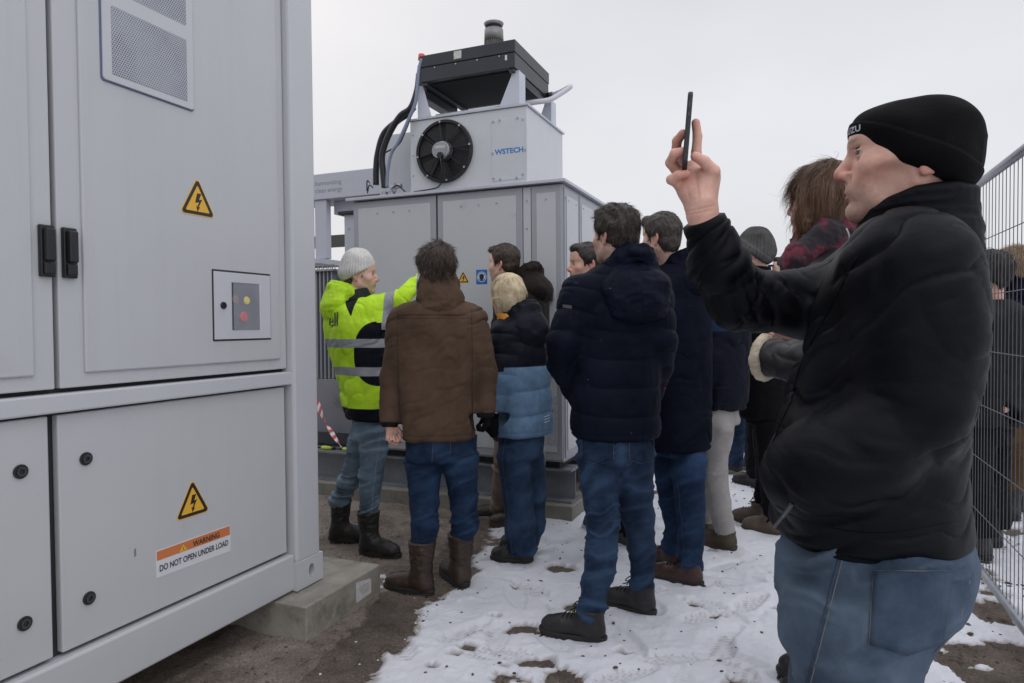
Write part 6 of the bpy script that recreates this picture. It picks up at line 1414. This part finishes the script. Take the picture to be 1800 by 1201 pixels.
def wo_after(S, o, d, hd, r3, f):
    c, R, sc, T = hd; hair(o, c, R, sc, HM, 91, .004, style='long', n=15000, length=.12, thick=.014, lift=.03, width=.0013, curl=.008, amp=1.2)
    nk = W(1455, 425, d+.02); s = SDF(nk-.32, nk+[.30, .30, .16], .0048); ring = []
    for lv, (ra, rz, rr) in enumerate([(.098, -.05, .044), (.088, .002, .040), (.078, .046, .032)]):
        pts = [nk+r3*ra*math.cos(a)+f*ra*.95*math.sin(a)+u3*(rz-.028*math.sin(a)*(1 if lv else .4)) for a in np.linspace(0, 2*math.pi, 15)]
        for a, b in zip(pts[:-1], pts[1:]): s.cap(a, b, rr, rr, .012)
    e0 = W(1402, 452, d-.10); s.cap(W(1455, 405, d-.09), e0, .040, .038, .03); s.cap(e0, W(1396, 495, d-.10), .040, .030, .03)
    V, F = s.mesh(2); l = (V-nk)@np.array([r3, f, u3]).T; a = np.arctan2(l[:, 1], l[:, 0]); V = V+vnormals(V, F)*((ridge(np.stack([a*1.2, l[:, 2]*24+a, np.hypot(l[:, 0], l[:, 1])*22], 1), 3)-.45)*.016)[:, None]
    link_mesh('scarf', V, F, scarf_mat(), o, smooth=True)
    # shearling cuff and turned edge
    b = W(1347, 628, d-.09); t = nrm(W(1347, 628, d-.10)-W(1420, 640, d-.22)); q = nrm(np.cross(t, u3)); w = np.cross(t, q); s = SDF(b-.12, b+.12, .004); pts = [b+.060*q*math.cos(x)+.062*w*math.sin(x) for x in np.linspace(0, 2*math.pi, 25)]
    for p0, p1 in zip(pts[:-1], pts[1:]): s.cap(p0, p1, .016, .016, .01)
    V, F = s.mesh(1); link_mesh('shearling_cuff', V+vnormals(V, F)*((fbm(V*95, 2)-.5)*.006)[:, None], F, SHE, S['_J'], smooth=True)
person(dict(label='woman with wavy brown hair, red and black scarf and leather jacket with a shearling cuff', d=2.32, face=64, h=.0055, seed=68,
    head=(1440, 352, 0, 68, 0, 0, .96), neck=(1465, 425, .04), hh=.004, skin=SKIN_P, headopt=dict(fem=True),
    torso=[(432, 1476, 50, .9), (455, 1478, 78, .85), (500, 1480, 90, .85), (600, 1480, 90, .85), (700, 1480, 88, .85), (800, 1480, 86, .85), (850, 1480, 84, .85)],
    arms=[[(1445, 500, -.16, .078), (1446, 620, -.24, .070), (1410, 638, -.22, .070), (1347, 628, -.09, .062)], [(1500, 500, .16, .075), (1480, 600, .1, .066), (1400, 620, .0, .058), (1350, 612, -.03, .052)]],
    hands=[(W(1392, 612, 2.24), -_R0*.8+u3*.45+_F*.2, u3, 1., -1, .85)],
    hips=[(820, 1482, 78, .85), (900, 1482, 74, .85)],
    legs=[dict(hip=(1482, 900, -.07, .088), knee=(1480, 1050, .068), ar=.055, az=.10, foot=(1492, 1262, 80, K(BT_BLK, SOLE, L_=.25))),
          dict(hip=(1482, 900, .07, .088), knee=(1480, 1030, .068), ar=.055, az=.10, foot=(1482, 1215, 80, K(BT_BLK, SOLE, L_=.25)))],
    jm=LEA, tm=BLKT, after=wo_after, jf=dict(A=.007, Aa=.010, faa=8, fba=15)))

# ---- 14 / 15 behind the fence ----------------------------------------------------------------------------
person(dict(label='dark haired person in black jacket and wide black trousers right behind the wire fence', d=3.95, face=52, h=.008, seed=78,
    head=(1738, 480, 0, 66, 0, 0, .97), neck=(1742, 530, .02), hh=.006, skin=SKIN_F,
    torso=[(528, 1745, 30, .8), (545, 1743, 50, .8), (600, 1740, 54, .8), (680, 1737, 52, .8), (750, 1734, 50, .8)],
    arms=[[(1722, 565, -.12, .07), (1718, 640, -.1, .062), (1722, 700, 0, .05)], [(1768, 562, .08, .07), (1775, 640, .05, .064), (1764, 720, -.08, .052)]],
    gloves=[(W(1763, 716, 3.88), np.array([0, 0, -1.]), _F, .7, 1, .9)],
    hips=[(725, 1730, 44, .85), (780, 1728, 42, .85)],
    legs=[dict(hip=(1716, 790, -.05, .092), knee=(1712, 850, .088), ar=.094, az=.15, foot=(1738, 985, 62, K(BT_BLK, SOLE, shaft=.2, shaft_r=.06))),
          dict(hip=(1745, 790, .05, .092), knee=(1740, 850, .09), ar=.096, az=.15, foot=(1756, 962, 60, K(BT_BLK, SOLE)))],
    jm=fabric('black_field_jacket', (.010, .010, .011), (.018, .018, .020), rough=.75, wr=.6), tm=BLKT, after=lambda S, o, d, hd, r3, f: hair(o, hd[0], hd[1], hd[2], HD, 6, .006, n=4500, length=.04, thick=.014, width=.0022), jf=dict(Aa=.011, fba=20)))
def p15_after(S, o, d, hd, r3, f):
    hair(o, hd[0], hd[1], hd[2], HCU, 7, .006, n=6000, length=.045, thick=.020, lift=.6, width=.0026)
    hood(o, W(1798, 505, d), r3, f, NAVY2, .008, 1.1, 55, 1.3, up=.04)
person(dict(label='person with curly sandy hair and brown trousers behind the fence at the right edge', d=4.62, face=40, h=.009, seed=88,
    head=(1782, 470, 0, 50, 0, 0, 1.0), neck=(1794, 515, .02), hh=.006, skin=SKIN_P,
    torso=[(512, 1800, 30, .8), (528, 1802, 50, .8), (600, 1803, 54, .8), (700, 1802, 52, .8), (742, 1800, 48, .8)],
    arms=[[(1772, 550, -.1, .068), (1768, 630, -.1, .06), (1772, 700, -.1, .05)], [(1835, 550, .1, .068), (1840, 630, .1, .06), (1835, 700, .0, .05)]],
    hips=[(715, 1795, 42, .85), (765, 1795, 40, .85)],
    legs=[dict(hip=(1778, 770, -.05, .095), knee=(1784, 820, .080), ar=.072, az=.20, foot=(1788, 915, 50, K(BT_BLK, SOLE, shaft=.22, shaft_r=.068))),
          dict(hip=(1812, 770, .05, .095), knee=(1815, 820, .078), ar=.070, az=.20, foot=(1818, 905, 30, K(BT_BLK, SOLE, shaft=.22, shaft_r=.066)))],
    jm=NAVY2, tm=BRT, after=p15_after, tf=dict(A=.013, fb=16)))
# ------------------------------------------------------------------ the man with the phone, closest to the lens
def phone_man():
    lab = 'man in black beanie and padded jacket holding up a phone, closest to the camera'
    if ONLY and not any(o in lab for o in ONLY): return
    d = 1.33; face = 80; h = .0042; px0 = 1580
    a = head_ang(px0, face); f = fvec(a); r3 = np.array([f[1], -f[0], 0]); base = np.array([*W(1560, 900, d)[:2], 0.])
    hs = W(1592, 272, d); ha = head_ang(1592, 97); hf = fvec(ha)*math.cos(.03)+u3*math.sin(.03); R = frame_of(hf, roll=0)
    c = W(1592, 270, d); sc = 1.08; nk = W(1628, 400, d+.02)
    V1, F1, at1, T = head_skin(c, R, .0024, sc, nose=1.08, old=1.5, lid=.0032, neck=nk, jaw=1.0, chin=1.03, ears='lobe', skull=(0, -.010, .012, .072, .090, .072))
    parts = [(V1, F1, at1, 0)]
    for m in (1, -1): v, q, ids = uv_sphere(T(m*.0315, .0690, -.0008), .0124*sc, R); parts.append((v, q, None, ids))
    # right hand around the phone: joints surveyed one by one
    D = 1.40
    H = lambda px, py, dd=0.: W(px, py, D+dd)
    wr = H(1234, 372)
    palm = [(H(1238, 398), wr, .031, .0275), (wr, H(1242, 318, -.004), .0275, .025), (wr, H(1226, 316, .012), .026, .024), (wr, H(1207, 312, .020), .025, .021), (H(1222, 350, .0), H(1196, 318, .012), .022, .017), (H(1236, 350, -.015), H(1248, 308, -.012), .021, .019), (H(1212, 335, .01), H(1215, 296, .02), .020, .016)]
    fin = [[(H(1226, 300, .022), .0125), (H(1224, 268, .026), .0105), (H(1226, 240, .028), .0098), (H(1223, 216, .026), .0088)],
           [(H(1206, 300, .028), .0125), (H(1188, 272, .030), .0105), (H(1190, 248, .012), .0098), (H(1200, 235, -.004), .0088)],
           [(H(1196, 308, .020), .0120), (H(1179, 286, .010), .0110), (H(1186, 270, -.012), .0098), (H(1201, 266, -.020), .0086)],
           [(H(1192, 322, .008), .0115), (H(1180, 316, -.008), .0102), (H(1192, 308, -.018), .0090), (H(1207, 306, -.020), .0080)],
           [(H(1246, 320, -.018), .0165), (H(1254, 302, -.030), .0135), (H(1238, 284, -.034), .0112), (H(1222, 275, -.030), .0095)]]
    V2, F2 = hand_sdf(wr, fin, .0021, palm); Nn = vnormals(V2, F2)
    # tendons and creases
    for (p, q, w, A) in [(H(1228, 350, -.03), H(1222, 300, -.03), .003, -.0012), (H(1236, 352, -.03), H(1240, 322, -.03), .003, -.001), (H(1212, 352, -.02), H(1206, 322, -.02), .003, -.001), (H(1210, 372, -.03), H(1256, 362, -.03), .002, -.001), (H(1212, 378, -.03), H(1256, 369, -.03), .002, -.001)]:
        u, qq, t = segs_uv(V2, p, q); L_ = np.linalg.norm(q-p); V2 = V2+Nn*(A*np.exp(-((np.cross(qq, t)@((p-_C)/np.linalg.norm(p-_C)))/w)**2)*sstep(-.004, .006, u)*sstep(L_+.004, L_-.006, u))[:, None]
    tips = sum(np.exp(-(np.linalg.norm(V2-ch[-1][0], axis=1)/.02)**2)+.5*np.exp(-(np.linalg.norm(V2-ch[1][0], axis=1)/.015)**2) for ch in fin)
    parts.append((V2, F2, {'red': np.clip(tips*.5+.12, 0, .7)}, 0))
    sR = W(1520, 505, 1.50); eR = W(1300, 528, 1.46); wR = W(1240, 395, 1.41); sL = W(1612, 500, 1.17); eL = W(1610, 715, 1.19); wL = W(1450, 830, 1.20)
    hipL, hipR = W(1560, 990, 1.26), W(1490, 990, 1.42)
    fL = np.array([*W(1540, 1100, 1.27)[:2], 0.])-f*.03; fR = np.array([*W(1500, 1100, 1.47)[:2], 0.])+f*.04
    V, F = body_core([(W(1545, 940, d), W(1610, 480, d), .13, .10), (sR, eR, .05, .04), (eR, wR, .04, .027), (sL, eL, .04, .035), (eL, wL, .032, .022), (W(1512, 1080, 1.255), W(1505, 1200, 1.26), .06, .06), (W(1500, 1080, 1.42), W(1480, 1200, 1.43), .06, .06), (W(1505, 1200, 1.26), fL+u3*.12+f*.02, .06, .03), (W(1480, 1200, 1.43), fR+u3*.12+f*.02, .06, .03)]); parts.append((V, F, None, 0))
    V, F, at, ids = merge(parts); o = link_mesh('person', V, F, [SKIN_F, EYEW, IRIS], loc=base, smooth=True, attrs=at, mids=ids); props(o, lab, 'person')
    # nails
    # ---- jacket
    rows = [(398, 1612, 60, 1.05), (425, 1604, 88, 1.0), (470, 1596, 114, .95), (540, 1580, 134, .90), (640, 1556, 142, .90), (740, 1534, 147, .92), (815, 1520, 152, .95), (875, 1518, 158, .96), (925, 1520, 160, .96), (950, 1524, 157, .96)]
    Ts, fr, _ = sections(d, px0, face, rows)
    arms = [[(sL+f*.010, .080), (W(1616, 600, 1.17), .082), (W(1609, 715, 1.165), .080), (W(1525, 790, 1.165), .072), (W(1440, 826, 1.19), .066), (W(1408, 838, 1.23), .060)],
            [(sR, .088), (W(1420, 535, 1.49), .072), (eR, .064), (W(1262, 465, 1.43), .058), (W(1240, 397, 1.41), .047)]]
    ap = np.array([p for ch in arms for p, _ in ch]+[(t[1], t[2], t[0]) for t in Ts])
    s = SDF(ap.min(0)-[.24, .24, .03], ap.max(0)+[.24, .24, .12], h); s.loft(Ts, fr, 0, 2.25)
    s.cap(W(1596, 470, 1.20), W(1560, 480, 1.45), .100, .095, .06)
    for i, ch in enumerate(arms):
        for j, ((p, ra), (q, rb)) in enumerate(zip(ch[:-1], ch[1:])): s.cap(p, q, ra, rb, (.10, .06, .035, .04, .08)[j] if i == 0 else (.05 if j == 0 else .025))
    s.cutplane(W(1240, 397, 1.41), W(1240, 397, 1.41)-W(1256, 445, 1.425), .085)
    V, F = s.mesh(2); Nn = vnormals(V, F)
    tb, tt = W(1524, 950, d), W(1610, 420, d); sg = [(tb, tt, .17, .009, 5, 14, .0, 0)]
    for i, ch in enumerate(arms):
        for j, ((p, ra), (q, rb)) in enumerate(zip(ch[:-1], ch[1:])): sg.append((p, q, (ra+rb)/2, (.0085 if j < 3 else .0045) if i == 0 else .009, 6.5, 19 if i == 0 else 24, .0, 0))
    V = folds(V, Nn, sg, 77, -1, .35)
    # big drag folds worked in by hand: (from, to, width, depth)
    def crease(V, lst):
        for (p, q, w, A) in lst:
            Nn = vnormals(V, F); u, qq, t = segs_uv(V, p, q); L_ = np.linalg.norm(q-p); r_ = np.sqrt((qq**2).sum(1)); m = sstep(-.02, .03, u)*sstep(L_+.02, L_-.03, u)
            V = V+Nn*(A*np.exp(-(r_/w)**2)*m)[:, None]
        return V
    SL = lambda px, py, dd: W(px, py, dd+(.065 if dd < 1.08 else 0))
    V = crease(V, [(SL(1470, 640, .98), SL(1560, 590, .98), .016, -.014), (SL(1560, 590, .98), SL(1650, 640, .99), .020, -.010),
                   (SL(1395, 800, 1.02), SL(1500, 720, 1.02), .014, -.014), (SL(1420, 830, 1.0), SL(1560, 770, .99), .014, -.010), (SL(1500, 700, 1.02), SL(1600, 760, 1.0), .015, -.012),
                   (SL(1480, 470, 1.20), SL(1420, 700, 1.20), .010, -.008), (SL(1560, 440, 1.12), SL(1500, 640, 1.10), .014, -.008),
                   (SL(1440, 880, 1.12), SL(1700, 900, 1.14), .010, -.007),
                   (SL(1330, 490, 1.40), SL(1400, 560, 1.40), .010, -.008), (SL(1290, 480, 1.38), SL(1320, 560, 1.38), .010, -.008), (SL(1260, 470, 1.38), SL(1225, 500, 1.38), .008, -.005), (SL(1370, 490, 1.42), SL(1480, 560, 1.40), .012, -.009)])
    zc = W(1524, 936, d)[2]; V = V-vnormals(V, F)*(.003*np.exp(-((V[:, 2]-zc)/.003)**2))[:, None]
    J = link_mesh('jacket', V, F, BLKJ, o, smooth=True)
    # stand-up collar, open at the chin
    s = SDF(nk-.2, nk+[.2, .2, .16], .0035)
    for (py, k, rr, cx, up_) in [(0, 0, 0, 0, 0)]:
        ringp = []
        for t in np.linspace(0, 2*math.pi, 29):
            fw = math.cos(t); sd_ = math.sin(t)                       # fw=1 front (chin), -1 back
            base_c = W(1606, 425, d); x = base_c+f*(fw*.100-.0)+r3*sd_*.086; z0 = base_c[2]-.062-.012*fw; z1 = W(1500, 372, d)[2]-.008+.030*(1-fw)/2-.008*(1+fw)+.020*(1-fw*fw)
            b0 = x.copy(); b0[2] = z0; b1 = base_c+f*(fw*.088-.004)+r3*sd_*.072; b1[2] = z1; ringp.append((b0, b1))
        for (p0, p1), (q0, q1) in zip(ringp[:-1], ringp[1:]):
            s.cap(p0, p1, .017, .011, .008); s.cap(p0*.5+p1*.5, q0*.5+q1*.5, .014, .014, .01); s.cap(p1, q1, .0115, .0115, .008); s.cap((p0+q0)/2, (p1+q1)/2, .016, .011, .01)
    V, F = s.mesh(2); V = V+vnormals(V, F)*((ridge(V*[9, 9, 30]+3, 2)-.45)*.005)[:, None]; link_mesh('collar', V, F, BLKJ, o, smooth=True)
    tg = MB().tube(catmull([W(1488, 402, 1.26), W(1493, 415, 1.25), W(1492, 428, 1.25), W(1495, 438, 1.25)], 4), .0016, 6).build('zip_pull', mat('cord_grey', (.35, .34, .32), .7), J, smooth=True)
    cf = [W(1240, 397, 1.41), W(1237, 388, 1.408)]; MB().tube([cf[0]+(cf[0]-cf[1])*1.5, cf[0], cf[1], cf[1]+(cf[1]-cf[0])*.3], [.044, .0455, .044, .036], 32).build('cuff', BLKJ, J, smooth=True)
    from mathutils.bvhtree import BVHTree
    def on_jacket(pts, rad, name='seam', mm_=None):
        bv = BVHTree.FromPolygons([tuple(v.co) for v in J.data.vertices], [tuple(p.vertices) for p in J.data.polygons]); P = []
        for p in catmull([np.array([x, y, 0.]) for x, y in pts], 8):
            q = W(p[0], p[1], 1.); dr = nrm(q-_C); h_ = bv.ray_cast(Vector(_C+dr*.6-ORG[J.name]), Vector(dr))
            if h_[0] is not None: P.append(np.array(h_[0])+ORG[J.name]-dr*rad*.2)
        MB().tube(P, rad, 6).build(name, mm_ or BLKJ, J, smooth=True)
    on_jacket([(1506, 452), (1470, 520), (1432, 590), (1404, 650), (1392, 700)], .0018)
    on_jacket([(1392, 702), (1372, 745), (1350, 790)], .0022); on_jacket([(1350, 880), (1420, 918), (1540, 938), (1690, 918)], .0014)
    on_jacket([(1362, 926), (1372, 914), (1384, 898), (1392, 886)], .0042, 'pocket_zip', mat('zip_tape', (.06, .06, .068), .5))
    # ---- beanie
    def print_on(b, bd):
        from mathutils.bvhtree import BVHTree
        me = b.data; org = ORG[b.name]; bv = BVHTree.FromPolygons([tuple(v.co) for v in me.vertices], [tuple(p.vertices) for p in me.polygons])
        tv, tf = text_mesh('ISUZU', 1., 1.05, .03); tv = (tv-[tv[:, 0].min(), 0, 0])*.020; n_ = len(tv); wd = tv[:, 0].max(); out = []
        for q in tv:      # wrapped round the front of the hat, last letters towards the camera
            t = (q[0]-wd*.25)/.088+.12; dr = R[1]*math.cos(t)+R[0]*math.sin(-t); tt_ = T(0, 0, .038)+R[2]*(q[1]*.8-t*.006)
            h_ = bv.ray_cast(Vector(tt_+dr*.2-org), Vector(-dr)); out.append(np.array(h_[0])+org+dr*.0012 if h_[0] is not None else tt_+dr*.1)
        link_mesh('lettering', np.array(out), tf, mat('stitch_white', (.5, .5, .6), .7), b)
    s = SDF(np.asarray(c)-.22, np.asarray(c)+.22, .0032); Rm = R; Rb = frame_of(fvec(ha)*math.cos(math.radians(20))+u3*math.sin(math.radians(20)))
    s.ell(T(0, -.016, .014), (.090, .106, .080), Rb, 0); s.ell(T(0, -.048, .028), (.084, .078, .070), Rb, .02); s.ell(T(0, -.044, -.022), (.094, .078, .062), Rb, .03); s.ell(T(0, .014, .032), (.089, .088, .050), Rb, .02)
    pt = T(0, .100, .0150); pb = T(0, -.110, -.084); e = nrm(pt-pb); n_ = nrm(np.cross(R[0], e)); n_ = n_ if n_@R[2] < 0 else -n_
    s.put(lambda X, Y, Z: (X-pt[0])*n_[0]+(Y-pt[1])*n_[1]+(Z-pt[2])*n_[2]+.0, np.asarray(c)-.25, np.asarray(c)+.25, .010, 'i')
    V, F = s.mesh(1); Nn = vnormals(V, F); loc = ((V-np.asarray(c))@R.T); hg = -((V-pt)@n_)
    V = V+Nn*((vnoise(loc*15+3)-.5)*.007+(ridge(loc*8+1)-.5)*.005+.0035*sstep(.050, .044, hg)-.0015*np.exp(-((hg-.047)/.002)**2))[:, None]
    b = link_mesh('beanie', V, F, KN_B, o, smooth=True); print_on(b, None)
    # ---- trousers
    fL0, fR0 = fL, fR; kL = (hipL+fL)/2+f*.03+u3*.02; kR = (hipR+fR)/2+f*.03+u3*.02
    hrows = [(890, 1535, 132, .85), (935, 1538, 140, .85), (985, 1540, 148, .85), (1040, 1532, 143, .82), (1100, 1508, 126, .80), (1130, 1500, 116, .78)]
    Hs, hfr, _ = sections(d, px0, face, hrows); s = SDF(base+[-.35, -.35, .03], base+[.35, .40, 1.0], .005); s.loft(Hs, hfr, 0, 2.3)
    s.ell(W(1592, 1008, 1.24), (.080, .080, .085), None, .06); s.ell(W(1580, 1008, 1.42), (.08, .08, .085), None, .06)
    LT_ = [[(W(1512, 1080, 1.255), .104), (W(1505, 1200, 1.26), .098), (kL, .070), (fL+u3*.10+f*.02, .052)], [(W(1500, 1080, 1.42), .102), (W(1480, 1200, 1.43), .098), (kR, .070), (fR+u3*.10+f*.02, .052)]]
    for ch in LT_:
        for (p, ra), (q, rb) in zip(ch[:-1], ch[1:]): s.cap(p, q, ra, rb, .03)
        s.cutplane(ch[-1][0]-u3*.03, -u3, .14)
    V, F = s.mesh(2); Nn = vnormals(V, F); sg = [(p, q, (ra+rb)/2, .0095, 4.5, 17, .1, 0) for ch in LT_ for (p, ra), (q, rb) in zip(ch[:-1], ch[1:])]
    V = folds(V, Nn, sg, 15); wear = LASTD-.0005
    seam = np.full(len(V), -1.); a0, a1 = W(1466, 990, 1.2), W(1420, 1201, 1.2); u, qq, t = segs_uv(V, a0, a1); near_ = ((V-a0)@_F) < .06; seam = np.where(near_, .0012-np.abs((qq@_R0)-.0), -1); seam = np.where(V[:, 2] < .80, -1, seam)
    Tr = link_mesh('trousers', V, F, JPH, o, smooth=True, attrs={'wear': wear}); Sx = {'_T': Tr, 'tm': JPH}
    den_pockets(Sx, [(1606, 1068, 70, 128, -14)], d)
    # side seam with its two rows of stitches
    from mathutils.bvhtree import BVHTree
    me = Tr.data; org = ORG[Tr.name]; bv = BVHTree.FromPolygons([tuple(v.co) for v in me.vertices], [tuple(p.vertices) for p in me.polygons])
    def on_cloth(pts, rad, m, name):
        P = []
        for (x, y) in pts:
            p = W(x, y, 1.); dr = nrm(p-_C); h_ = bv.ray_cast(Vector(_C+dr*.6-org), Vector(dr))
            if h_[0] is not None: P.append(np.array(h_[0])+org-dr*rad*.3)
        if len(P) > 2: MB().tube(P, rad, 6).build(name, m, Tr, smooth=True)
    th = mat('thread_tan', (.16, .15, .15), .8); ln = lambda x0, y0, x1, y1, n=24: [(x0+(x1-x0)*i/n, y0+(y1-y0)*i/n) for i in range(n+1)]
    on_cloth(ln(1474, 985, 1418, 1201), .0022, JPH, 'side_seam'); on_cloth(ln(1480, 985, 1425, 1201), .0009, th, 'stitching')
    on_cloth([(1640, 1150), (1670, 1120), (1690, 1080), (1705, 1020)], .0010, th, 'stitching')
    for (fp, k) in ((fL, 0), (fR, 1)): shoe(o, fp-f*.03, ha, BT_BLK, SOLE, name='shoe', L_=.28, hgt=.08, lace=LACE)
    # ---- phone, held edge on
    ph = empty('phone', W(1208, 236, D), 'black smartphone held up edge-on in the raised hand', 'phone')
    p0, p1 = H(1203, 299, -.002), H(1213.5, 171, .004); up = nrm(p1-p0); Lp = np.linalg.norm(p1-p0); dep_ = nrm(W(1213, 236, 1.)-_C); dep_ = nrm(dep_-up*(dep_@up)); nx_ = np.cross(up, dep_)
    cc = (p0+p1)/2; pl_ = lambda u, v, w: cc+dep_*u+up*v+nx_*w
    w2 = .036; ol = roundpoly([(w2, -Lp/2), (w2, Lp/2), (-w2, Lp/2), (-w2, -Lp/2)], .010, 6)
    MB().prism(ol, pl_, -.0048, .0048).build('phone_body', mat('phone_case', (.012, .013, .016), .45), ph, bevel=.0025, segs=3)
    MB().prism([(u*.93, v*.97) for u, v in ol], pl_, -.0052, -.0049).build('screen', mat('screen_glass', (.01, .012, .018), .08, coat=.5), ph)
    MB().prism([(u*.93, v*.97) for u, v in ol], pl_, .0049, .0052).build('back_glass', mat('phone_back', (.02, .02, .025), .2), ph)
    for (v0, v1) in ((.040, .052), (.022, .030)): MB().box(0, 0, 0, 0, 0, 0); MB().prism([(-w2-.0012, v0), (-w2-.0012, v1), (-w2+.001, v1), (-w2+.001, v0)], pl_, -.0014, .0014).build('side_button', mat('button_grey', (.06, .06, .065), .35), ph)
JPH = fabric('denim_worn_blue', (.029, .046, .078), (.068, .098, .145), rough=.85, fine=.5, wr=.45, weave=1100, attr=('wear', (.092, .126, .172), .005))
phone_man()
